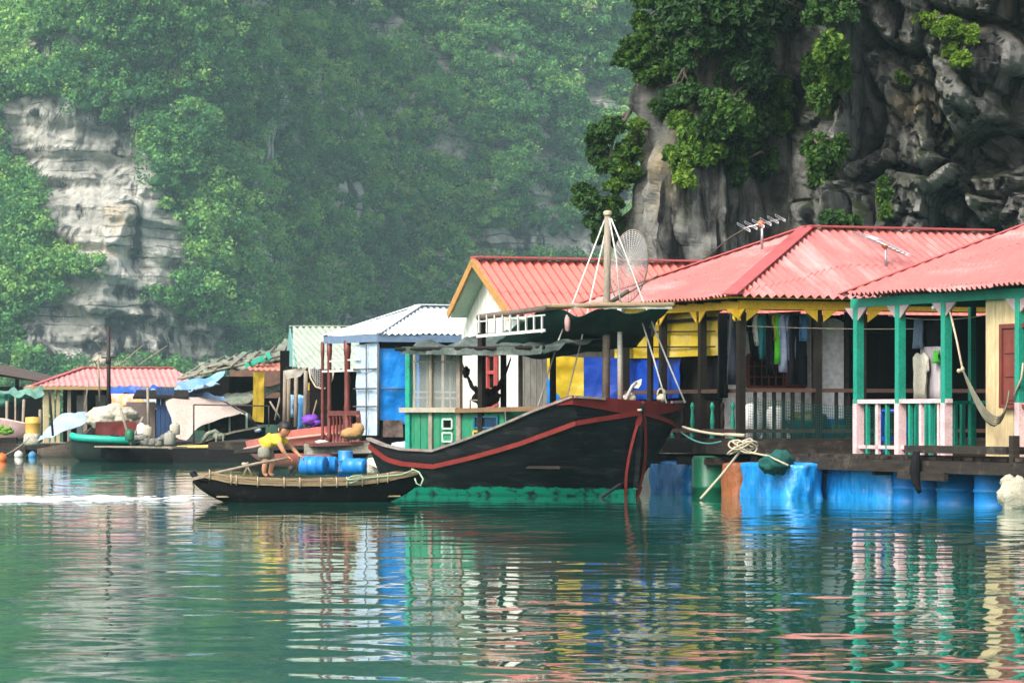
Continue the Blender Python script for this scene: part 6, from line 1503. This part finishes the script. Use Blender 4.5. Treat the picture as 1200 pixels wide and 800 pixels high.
# ================================================================ ragged shack
h6 = thing('shack', 'brown shack under a ragged thatch and green tarp roof', 'shack', at(300,500,84))
RAG = mat('ragged_thatch', (.34,.34,.27), (.11,.13,.11), scale=5, rough=.95, bump=1, bscale=14, dist=.06, dirt=(.02,.20,.14), dirt_amt=.6, dirt_scale=2.2)
P = drape(at(212,443,80), at(338,416,81), at(246,424,86), at(340,404,87), 40, 14, .0, .22, 2.2, 5); mb = MB().sh(); mb.slab(P, UP, .05); roof = mb.build('roof', RAG, h6)
mb = MB().sh()
for k in range(7): t = k/6; mb.tube([at(212+118*t,443-27*t-1,79.9), at(248+90*t,424-19*t-3,86)], .035, 6)
mb.tube([at(208,444,79.8), at(338,415,80.8)], .04, 6); mb.tube([at(236,432,82), at(340,408,84)], .04, 6); mb.build('roof_pole', GREYWOOD, roof)
P = drape(at(286,424,80.2), at(316,412,80.4), at(288,431,80), at(318,418,80.2), 10, 4, .05, .08, 3, 2); mb = MB().sh(); mb.slab(P, UP, .02); mb.build('green_patch', mat('green_rag', (.01,.26,.17), rough=.7, bump=.6), roof)
mb = MB(); mb.box(at(306,450,88), (.95,0,0),(0,.04,0),(0,0,.42)); mb.build('wall', mat('brown_brick_boards', (.22,.12,.085), (.10,.06,.045), scale=6, rough=.9, bump=.6), h6)
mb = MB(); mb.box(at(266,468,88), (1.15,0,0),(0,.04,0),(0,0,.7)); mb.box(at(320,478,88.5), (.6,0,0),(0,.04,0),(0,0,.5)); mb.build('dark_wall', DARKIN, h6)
mb = MB(); corrugated(mb, at(288,433,79.5), at(336,433,79.8), at(300,424,81.5), at(336,418,82), pitch=.16, amp=.02); mb.sh().build('lean_to', mat('orange_pink_sheet', (.60,.24,.16), (.48,.16,.11), scale=2, rough=.6), h6)
P = drape(at(297,436,79.3), at(310,436,79.3), at(296,493,79.3), at(309,495,79.3), 10, 14, 0, .09, 3, 4); mb = MB().sh(); mb.slab(P, Vector((0,1,0)), .03); tag(mb.build('curtain', mat('mustard_cloth', (.46,.33,.02), (.26,.17,.01), scale=3, stretch=(8,8,.4), rough=.85, bump=.7)), 'long mustard yellow cloth hanging from the lean-to corner', 'curtain')
P = drape(at(206,447,79), at(266,433,79.5), at(215,458,78), at(262,442,79), 20, 6, .15, .07, 2, 7); mb = MB().sh(); mb.slab(P, UP, .01); tag(mb.build('blue_tarp', mat('mid_blue_tarp', (.05,.20,.55), (.25,.42,.60), scale=3, rough=.45, bump=.8, bscale=6, dist=.04)), 'wrinkled blue tarp under the ragged thatch roof', 'tarp')
P = drape(at(262,466,81), at(338,448,82), at(268,476,80), at(336,457,81), 24, 6, 0, .14, 2, 3); mb = MB().sh(); mb.slab(P, UP, .03); tag(mb.build('ragged_awning', RAG), 'low ragged green awning between the mustard cloth and the shack', 'awning')
for i,(a_,b_) in enumerate((((316,470),(330,492)),((322,492),(328,466)),((208,456),(216,461)))): 
    mb = MB().sh(); mb.tube([at(*a_,79), at(*b_,79)], .03, 6); tag(mb.build('loose_pole', GREYWOOD), ['leaning pole falling to the right below the ragged awning','leaning pole crossing the other below the ragged awning','short pale pole sticking out by the blue tarp'][i], 'pole')

def at(px, py, d): return _at0(px, py, d+11.5)
# ================================================================ black boat with the beige tent
Ob = at(196,533,86); bang = R(-4); bL = (312-196)/FPX*97.5
tb = thing('covered_boat', 'black wooden boat covered by a beige tent with a blue end', 'boat', W2((Ob.x,Ob.y),bang,bL/2,0,0), bang)
mb = MB().sh(); rs1, rs2 = hull(mb, (Ob.x,Ob.y), bang, bL, 1.5, ([0,.1,.4,.7,1],[.30,.34,.50,.76,.92]), keel=-.2, full=.45, stern=.5, floor=.2); mb.build('hull', HULLBLACK, tb)
mb = MB()
for r_ in (rs1,):
    for i in range(1,len(r_)-2): mb.bar(r_[i]+UP*.02, r_[i+1]+UP*.02, .08,.05)
mb.build('gunwale', GREYWOOD, tb)
# tent: arched cloth over the hull
tp = [(188,472),(200,463),(232,465),(262,468),(280,480),(291,487)]
P = []
for k in range(9):
    v = k/8; row = []
    for i in range(25):
        u = i/24; topx = 194+u*96; topy = float(np.interp(topx,[188,200,232,262,280,291],[474,463,466,470,481,488])); 
        lowx = 206+u*16+ (u**2)*60; lowy = float(np.interp(u,[0,.35,.55,1],[512,516,500,484]))
        x = topx+(lowx-topx)*v; y = topy+(lowy-topy)*v; d = 86.4-1.5*v**.7
        p = at(x,y,d); row.append(p+Vector((.02,.04,.02))*noise.noise(Vector((u*9,v*3,2)))*1.5)
    P.append(row)
mb = MB().sh(); mb.slab(P, Vector((0,1,0)), .012)
Q_ = [[P[0][i]+(Vector((.1,2.0*v,-.9*v*v))) for i in range(25)] for v in (0,.25,.5,.75,1)]
mb.slab(Q_, UP, .012); mb.build('tent', TENTCL, tb)
mb = MB().sh(); P2 = drape(at(214,467,87.0), at(268,470,87.0), at(222,459,87.6), at(262,463,87.6), 14, 5, 0, .08, 3, 4); mb.slab(P2, UP, .02); mb.build('tent_end', mat('washed_blue', (.14,.33,.62), (.35,.5,.68), scale=3, rough=.5, bump=.7), tb)
mb = MB(); 
for px, y0, y1 in ((269,486,507),(245,490,508),(289,487,505)): mb.bar(at(px,y1,85.6), at(px,y0-3,85.6), .05,.05, up=Vector((1,0,0)))
mb.build('tent_post', PW, tb)
P = drape(at(240,487,86.2), at(292,484,86.2), at(240,508,86.2), at(306,505,86.2), 12, 8, 0, .1, 3, 1); mb = MB().sh(); mb.slab(P, Vector((0,1,0)), .02); mb.build('inner_cover', mat('dark_cover', (.03,.032,.03), (.015,.015,.015), rough=.8, bump=.8), tb)
mb = MB().sh(); mb.blob(at(300,504,85.5), (.16,.1,.07), 12, 8, .3, 3, 1); tag(mb.build('white_bundle', PALETARP), 'small pale bundle lying on the bow of the tented boat', 'bundle')
mb = MB().sh(); mb.tube([at(227,520,84.6), at(227,474,84.6)], .025, 6); mb.tube([at(227,474,84.6), at(316,475.5,84.0)], .022, 6); mb.tube([at(315,476,84), at(315,500,84)], .02, 6)
tag(mb.build('pipe_frame', mat('rusty_pipe', (.07,.045,.04), rough=.7)), 'thin rusty pipe frame standing in front of the beige tent', 'frame')
mb = MB().sh(); mb.tube([at(237,518,84.9), at(243,508,84.9), at(252,505,84.9), at(258,509,84.9)], .06, 8); mb.blob(at(256,511,84.9), (.18,.1,.10), 14, 8, .6, 4, 3); mb.tube([at(262,508,84.8), at(261,521,84.8)], .03,6); mb.tube([at(254,510,84.8), at(253,520,84.8)], .03,6)
tag(mb.build('net_heap', mat('grey_green_net', (.28,.30,.22), (.12,.13,.10), rough=.9, bump=1, dist=.03)), 'grey green net draped over the edge of the tented boat', 'net')

at = _at0
# ================================================================ long dark pontoon boat in front with a yellow bamboo
Op = at(118,541,95); pang = R(-7); pl = 4.6
pb = thing('long_canoe', 'long low dark canoe moored in front of the tented boat', 'boat', W2((Op.x,Op.y),pang,pl/2,0,0), pang)
mb = MB().sh(); hull(mb, (Op.x,Op.y), pang, pl, .8, ([0,.1,.5,.9,1],[.42,.36,.33,.36,.40]), keel=-.15, full=.35, floor=.1); mb.build('hull', HULLBLACK, pb)
mb = MB(); mb.bar(at(120,523,95), at(210,524,92), .5,.04); mb.build('gunwale_board', GREYWOOD, pb)
mb = MB().sh(); mb.tube([at(208,524.5,94.5), at(260,523,94), at(302,522.5,93.5)], .06, 8); tag(mb.build('bamboo_pole', mat('yellow_bamboo', (.50,.42,.14), (.36,.28,.08), rough=.5)), 'long yellow bamboo pole along the rim of the dark float raft', 'pole')
mb = MB(); mb.box(at(257,533,94.2), (1.15,-.12,0),(.04,.4,0),(0,0,.19)); tag(mb.build('float_raft', HULLBLACK), 'low black raft under the yellow bamboo pole', 'raft')
# deck clutter
for i,(px,py,r_,m_,lb) in enumerate(((166,503,.12,WHITEP,'white plastic jug leftmost of the clutter on the canoe'),(173,506,.13,FOAM,'dirty white jug beside the leftmost one'),(205,503,.13,FOAM,'round cream float in front of the blue shed wall'),(199,514,.15,GREYB,'grey crate like bundle beside the tent'),(152,510,.12,GREENDRUM,'green bottle standing by the forked posts'))):
    mb = MB().sh(); c = at(px,py,90-i*.3); mb.lathe(c-UP*r_, [(0,0),(r_*.9,.0),(r_,.03),(r_,r_*1.7),(r_*.8,r_*2.0),(r_*.35,r_*2.1),(r_*.35,r_*2.35),(0,r_*2.35)], 12); tag(mb.build('plastic_jug', m_), lb, 'jug')
mb = MB().sh()
for k in range(9): c = at(172+random.uniform(-16,40), 515+random.uniform(-4,5), 89.5); mb.blob(c, (random.uniform(.08,.2),.1,random.uniform(.05,.12)), 10, 6, .5, 4, k)
tag(mb.build('clutter_heap', mat('mixed_grey_clutter', (.30,.28,.24), (.08,.08,.07), scale=8, rough=.9, bump=.8, dist=.03)), 'grey heap of nets and gear on the canoe left of the tent', 'gear')
for i,(a_,b_) in enumerate((((141,478),(154,522)),((168,488),(153,520)),((173,454),(174,512)),((127,382),(127.5,480)))):
    mb = MB().sh(); th_ = .035 if i < 3 else .055; d_ = 92 if i < 3 else 97; mb.tube([at(*a_,d_), at(*b_,d_)], th_, 8)
    if i == 3: mb.tube([at(119,419,97), at(135,418.5,97)], .025, 6); mb.tube([at(127,418,97), at(127,426,97)], .075, 8)
    tag(mb.build('mooring_pole' if i < 3 else 'boat_mast', GREYWOOD if i < 3 else mat('dark_mast', (.03,.02,.02), rough=.7)), ['pale forked post leaning right in front of the white covered boat','pale forked post leaning left in front of the white covered boat','upright grey pole beside the blue shed','tall thin dark mast with a small crossbar in front of the pink roof'][i], 'pole' if i < 3 else 'mast')

# ================================================================ green boat with off-white cover
Og = at(84,536,96); gang = R(-3); gL = (164-84)/FPX*96
gb = thing('covered_boat', 'dark boat with a turquoise rim and a heaped off white cover', 'boat', W2((Og.x,Og.y),gang,gL/2,0,0), gang)
mb = MB().sh(); gs1, gs2 = hull(mb, (Og.x,Og.y), gang, gL, 1.4, ([0,.15,.5,.85,1],[.66,.60,.56,.52,.50]), keel=-.1, full=.3, stern=.3, floor=.2, rise=.4); mb.build('hull', mat('blackish_green', (.02,.035,.03), (.01,.015,.013), rough=.6), gb)
mb = MB().sh(); mb.tube([p+UP*.04 for p in gs1[1:-1]], .10, 8); mb.build('rim', mat('turquoise_paint', (.01,.42,.30), (.01,.30,.22), rough=.45), gb)
mb = MB().sh(); mb.blob(at(133,489,96.3), (.68,.5,.34), 28, 16, .35, 2.4, 3); mb.blob(at(120,492,96.0), (.42,.4,.22), 20, 12, .4, 3, 4); mb.blob(at(134,478,96.4), (.22,.2,.12), 12, 8, .3, 3, 2); mb.build('cover', mat('off_white_cloth', (.52,.49,.39), (.36,.34,.27), scale=3, rough=.85, bump=.9, bscale=7, dist=.06), gb)
P = drape(at(112,494,95.4), at(160,494,95.4), at(112,510,95.4), at(160,510,95.4), 14, 5, 0, .06, 3, 4); mb = MB().sh(); mb.slab(P, Vector((0,1,0)), .02); mb.build('side_cloth', mat('dark_red_cloth', (.20,.015,.012), (.03,.012,.012), scale=3, rough=.8), gb)
# blue white covered boat further left
Oc = at(44,528,106); ca_ = R(10); cL = (112-44)/FPX*106
cbt = thing('covered_boat', 'brown boat with a pale blue sheet over it at the left', 'boat', W2((Oc.x,Oc.y),ca_,cL/2,0,0), ca_)
mb = MB().sh(); hull(mb, (Oc.x,Oc.y), ca_, cL, 1.2, ([0,.2,.5,.8,1],[.25,.30,.42,.70,1.0]), keel=-.15, full=.45, stern=.4, floor=.15); mb.build('hull', mat('peeling_brown_boards', (.20,.14,.11), (.09,.07,.06), scale=5, stretch=(1,1,4), rough=.85, dirt=(.05,.12,.10), dirt_amt=.4), cbt)
P = drape(at(44,516,105.4), at(112,494,105.9), at(66,490,107), at(100,483,107), 24, 12, -.12, .10, 2, 8); mb = MB().sh(); mb.slab(P, UP, .015); mb.build('cover', mat('bluish_white_sheet', (.36,.46,.60), (.27,.37,.52), scale=3, rough=.5, bump=.8, bscale=6, dist=.05), cbt)
mb = MB().sh(); mb.tube([at(58,460,105), at(62,510,104.5)], .04, 6); mb.build('pole', DARKWOOD, cbt)

# ================================================================ pink roof house far left
F7 = Frame(56, 122.0, 12)
h7 = thing('stilt_house', 'distant raft house with a wide pink hipped roof and thin cream posts', 'house', F7.p(0,0,.3), F7.ang)
PROOF = mat('pale_pink_sheet', (.60,.27,.26), (.50,.21,.20), scale=1.2, rough=.5, bump=.1, dirt=(.62,.42,.38), dirt_amt=.35)
z7 = F7.Z(452); ta = F7.A(98,2.0); tz = F7.Z(431.5,ta,2.0); tb_ = F7.A(203,2.0); L7 = F7.A(236); c0_ = F7.p(-.5,-.3,z7); c1_ = F7.p(-.5,4.4,z7); t0 = F7.p(ta,2.0,tz); t1 = F7.p(tb_,2.0,tz)
mb = MB(); corrugated(mb, c1_, c0_, t0-Vector((0.02,0,0)), t0+Vector((.02,0,0)), pitch=.2, amp=.02); corrugated(mb, c0_, F7.p(L7,-.3,z7), t0, t1, pitch=.2, amp=.02); corrugated(mb, F7.p(L7,-.3,z7), F7.p(L7,4,z7), t1-Vector((0,.02,0)), t1+Vector((0,.02,0)), pitch=.25, amp=.02)
corrugated(mb, F7.p(L7,4.4,z7), c1_, t1, t0, pitch=.3, amp=.02)
roof = mb.sh().build('roof', PROOF, h7); mb = MB(); mb.bar(t0+UP*.05, t1+UP*.05, .25,.04); mb.bar(c0_+UP*.03, t0+UP*.05, .2,.03); mb.build('ridge_cap', ROOF_CAP, roof)
mb = MB(); mb.bar(c0_-UP*.07, F7.p(L7,-.3,z7-.07), .06,.12); mb.bar(c0_-UP*.07, c1_-UP*.07, .06,.12); mb.build('eave_board', mat('ochre_eave', (.42,.27,.12), rough=.7), h7)
CRP = mat('cream_post', (.58,.50,.30), (.42,.34,.2), rough=.7)
for i, px in enumerate((49,55,61.5,68,81,100,127,150,173,196)):
    a = F7.A(px) if px > 50 else -.1; mb = MB(); mb.bar(F7.p(a,0,.3), F7.p(a,0,z7-.05), .10,.10, up=k1); mb.build('post', CRP if i < 4 else GREYWOOD, h7)
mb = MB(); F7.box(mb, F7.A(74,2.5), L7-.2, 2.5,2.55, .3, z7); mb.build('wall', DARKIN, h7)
for px in (90, 112, 140): mb = MB(); a = F7.A(px,2.4); F7.box(mb, a, a+.35, 2.4,2.44, .4, z7-.3); mb.build('door', mat('pale_door', (.40,.45,.45), rough=.6), h7)
mb = MB(); F7.box(mb, -.6, L7, -.6, 4, .22,.32); mb.build('deck', GREYWOOD, h7)
# awnings and bright bedding under the pink roof
def cl_sheet(nm, lb, cat, q, m, sag=.1, amp=.1, seed=1, d=None, th=.015, up_=UP, nu=22, nv=7):
    P = drape(*[at(*x) for x in q], nu, nv, sag, amp, 2.2, seed); mb = MB().sh(); mb.slab(P, up_, th); return tag(mb.build(nm, m), lb, cat)
YW = Vector((0,1,0))
cl_sheet('blue_awning', 'rolled blue awning along the front of the pink roofed house', 'awning', ((128,452,118),(190,452,117),(128,462,117.6),(190,460,116.8)), mat('royal_blue', (.01,.09,.45), (.01,.06,.3), rough=.5, bump=.8), .1,.2,2, up_=YW)
cl_sheet('blue_tarp', 'washed out blue tarp sloping down to the right of the pink roofed house', 'tarp', ((176,456,104),(256,446,98),(186,464,101),(240,452,97)), mat('washed_blue2', (.14,.32,.56), (.36,.48,.58), scale=2, rough=.5, bump=.8), .1,.11,4)
cl_sheet('grey_sheet', 'grey white sheet sloping over the blue shed', 'sheet', ((166,466,104),(206,458,102),(170,476,101),(200,470,100)), mat('grey_sheet_m', (.42,.46,.46), (.25,.28,.28), scale=2, rough=.7, bump=.7), .1,.2,5)
cl_sheet('bedding', 'orange and pink patterned bedding hung under the blue awning', 'bedding', ((131,461,116),(178,462,115),(131,476,116),(178,474,115)), mat('orange_pink_print', (.70,.28,.05), (.72,.40,.36), scale=4, rough=.85, contrast=.08, bump=.7), .0,.1,6, up_=YW)
cl_sheet('pink_sheet', 'pink sheet edge swinging down to the right over the dark gap', 'sheet', ((140,476,113),(208,464,103),(140,480,113),(206,469,103)), mat('dusty_pink', (.46,.16,.15), rough=.85, bump=.6), .25,.05,6, up_=YW)
sd = thing('shed', 'small shed with dark blue plank walls behind the white jugs', 'shed', at(190,515,98))
mb = MB(); planks(mb, at(183,490,98), Vector((1,0,0)), .50, .55, 2.0, .12, .03, nrm=Vector((0,-1,0))); mb.build('wall', mat('dark_blue_planks', (.02,.06,.16), (.01,.035,.10), scale=3, stretch=(1,1,.3), rough=.7), sd)
mb = MB(); mb.box(at(165,492,99), (.4,0,0),(0,.03,0),(0,0,.5)); mb.build('side_wall', mat('brown_grey', (.16,.12,.11), rough=.8), sd)
mb = MB(); mb.box(at(190,462,98.2), (.75,0,0),(0,.5,.1),(0,0,.03)); mb.build('roof', DARKWOOD, sd)
# dark platforms so that nothing stands on open water
mb = MB(); mb.box(at(255,519,110), (3.0,0,0),(0,7,0),(0,0,.08)); tag(mb.build('back_raft', DECKWOOD), 'broad dark raft carrying the ragged shack behind the tented boat', 'raft'); mb = MB(); mb.box(at(330,520,84), (1.3,0,0),(0,5,0),(0,0,.08)); tag(mb.build('back_raft', DECKWOOD), 'dark raft under the salmon hull and the green roofed house', 'raft')
mb = MB(); mb.box(at(96,526,124), (5.5,0,0),(0,4.5,0),(0,0,.09)); tag(mb.build('back_raft', DECKWOOD), 'wide low raft below the pink roofed house', 'raft')
# ================================================================ far left edge
eh = thing('stilt_house', 'house end with a thin brown roof cut by the left edge of the picture', 'house', at(-20,500,128))
mb = MB(); mb.prism([at(-60,428,126), at(0,434,126), at(52,447,125), at(52,449,125), at(0,441,126), at(-60,436,126)], Vector((0,3,.2))); mb.build('roof', mat('brown_roof', (.10,.065,.05), (.06,.04,.035), rough=.8), eh)
mb = MB(); mb.bar(at(-10,500,127), at(-10,440,127), .15); mb.bar(at(20,505,127), at(20,442,127), .12); mb.build('post', DARKWOOD, eh)
mb = MB(); mb.box(at(-15,485,131), (2,0,0),(0,.05,0),(0,0,1.0)); mb.build('wall', DARKIN, eh)
cl_sheet('green_awning', 'sagging pale green awning at the left edge', 'awning', ((-30,466,116),(52,462,116),(-30,456,119),(50,456,119)), mat('pale_green_tarp', (.16,.34,.26), (.07,.18,.14), scale=1.5, rough=.7, bump=.8), .15,.3,3)
cl_sheet('green_awning', 'dark green flap hanging from the pale awning at the left edge', 'awning', ((-30,462,115.8),(12,461,115.8),(-30,478,115.8),(10,476,115.8)), mat('mid_green_tarp', (.02,.14,.09), rough=.7), 0,.2,5, up_=YW)
for i,(px,y0) in enumerate(((8,470),(18,465),(28,468),(47,480))):
    mb = MB().sh(); mb.tube([at(px,y0,114.5), at(px-(2 if i == 2 else 0),518,114.2)], .05 if i != 1 else .03, 6); tag(mb.build('awning_post', GREYWOOD), 'thin %s under the green awning, %s' % ('post', ['leftmost of four','second from the left, slimmest of four','third from the left, leaning slightly','rightmost of four, short and dark']) if False else ['leftmost thin post under the pale green awning','slimmest post under the pale green awning','slightly leaning post left of the yellow tank','short post right of the yellow tank'][i], 'post')
Of = at(-40,512,113); wl = thing('dinghy', 'pale pink hull with a dark side behind the green netting at the left edge', 'boat', W2((Of.x,Of.y),0,1,0,.2))
mb = MB().sh(); hull(mb, (Of.x,Of.y), R(-4), 2.15, 1.2, ([0,.5,1],[1.25,1.15,.95]), keel=.35, full=.5, floor=.6); mb.build('hull', mat('pinkish_white', (.66,.52,.50), (.55,.30,.27), scale=3, rough=.6), wl)
mb = MB(); mb.box(at(8,508,114.6), (.7,0,0),(0,.1,0),(0,0,.32)); tag(mb.build('green_netting', mat('deep_green_net', (.02,.10,.07), (.01,.05,.04), scale=9, rough=.9)), 'dark green netting fence below the pink hull', 'net')
mb = MB().sh(); mb.lathe(at(38.5,519,111), [(0,0),(.23,0),(.235,.1),(.25,.12),(.235,.14),(.235,.6),(.25,.62),(.235,.64),(.23,.8),(.0,.82)], 20); tag(mb.build('water_tank', mat('mustard_tank', (.60,.38,.08), (.5,.3,.06), rough=.5)), 'mustard yellow upright water tank at the left', 'tank')
mb = MB().sh()
for k in range(14): mb.blob(at(random.uniform(-4,13), random.uniform(500,507),112), (.12,.1,.07), 8, 6, .6, 4, k)
pl = thing('potted_plant', 'bright green leafy plants growing in a black box at the left edge', 'plant', at(4,526,112)); mb.build('foliage', mat('lettuce_green', (.16,.34,.03), (.06,.18,.02), scale=8, rough=.7, bump=.8), pl)
mb = MB(); mb.box(at(4,520,112), (.42,0,0),(0,.25,0),(0,0,.2)); mb.build('planter', DARKWOOD, pl)
mb = MB(); mb.box(at(5,527,111.5), (.8,0,0),(0,1.0,0),(0,0,.10)); mb.box(at(36,523,111.6), (.9,0,0),(0,1.0,0),(0,0,.09)); tag(mb.build('float_raft', DECKWOOD), 'small dark raft carrying the plants and the yellow tank', 'raft')
foam(28,508,46,522,110,'white rag heap in front of the yellow tank',6,'rag_heap',FOAM,'rags')
for i,(px,py,r_,c_,lb) in enumerate(((2,533,.15,(.75,.17,.03),'round orange buoy at the left edge of the water'),(22,529,.135,(.62,.60,.54),'white round buoy next to the orange one'),(38,530,.12,(.08,.30,.55),'light blue buoy right of the white one'))):
    d_ = (97,106,106)[i]; mb = MB().sh(); c = at(px,py,d_); c.z = r_*.45; mb.blob(c, r_, 18, 12); mb.lathe(c+UP*r_*.9, [(0,0),(.02,0),(.02,.03),(0,.03)], 8); tag(mb.build('buoy', mat('buoy%d'%i, c_, rough=.45)), lb, 'buoy', 'mooring buoys')
mb = MB().sh(); mb.tube(catenary(at(6,533,98), at(34,513,108), .05), .02, 5); tag(mb.build('buoy_line', ROPE), 'line running from the orange buoy up to the left raft', 'rope')
# far thin poles and wires above the pink roof
for i,(a_,b_) in enumerate((((115,420),(117,470)),((140,428),(168,404)),((162,428),(196,405)),((104,446),(98,486)))):
    mb = MB().sh(); d_ = 120 if i in (1,2) else 108; mb.tube([at(*a_,d_), at(*b_,d_)], .02 if i else .03, 5); tag(mb.build('thin_pole', GREYWOOD), ['very thin upright pole left of the dark mast','thin slanting rod above the pink roof, the lower one','thin slanting rod above the pink roof, nearest the ragged thatch','grey stick leaning over the pale blue covered boat'][i], 'pole')

# ================================================================ wake behind the rowing boat
wr = random.Random(5); V_ = MB()
for k in range(520):
    px = 236-250*wr.random()**.7; py = 587-wr.random()*4+wr.gauss(0,1.5)+(236-px)*.004
    if wr.random() > .55+.45*math.sin(px*.09)*math.sin(px*.031+1): continue
    c = at(px, py, dist_water(py)); L_ = wr.uniform(.02,.14)*(1+wr.random()); W__ = L_*wr.uniform(.25,.7); n_ = 7; a0_ = wr.uniform(-.4,.4)
    pts = []
    for i in range(n_):
        t = 2*math.pi*i/n_; r_ = 1+wr.uniform(-.25,.25); x_, y_ = math.cos(t)*L_*r_, math.sin(t)*W__*r_
        pts.append((c.x+x_*math.cos(a0_)-y_*math.sin(a0_), c.y+x_*math.sin(a0_)+y_*math.cos(a0_), .014+.006*wr.random()))
    V_.add(pts+[(c.x,c.y,.03)], [(i,(i+1)%n_,n_) for i in range(n_)])
tag(V_.build('wake_foam', mat('foam', (.62,.68,.66), rough=.5, bump=.5)), kind='stuff')
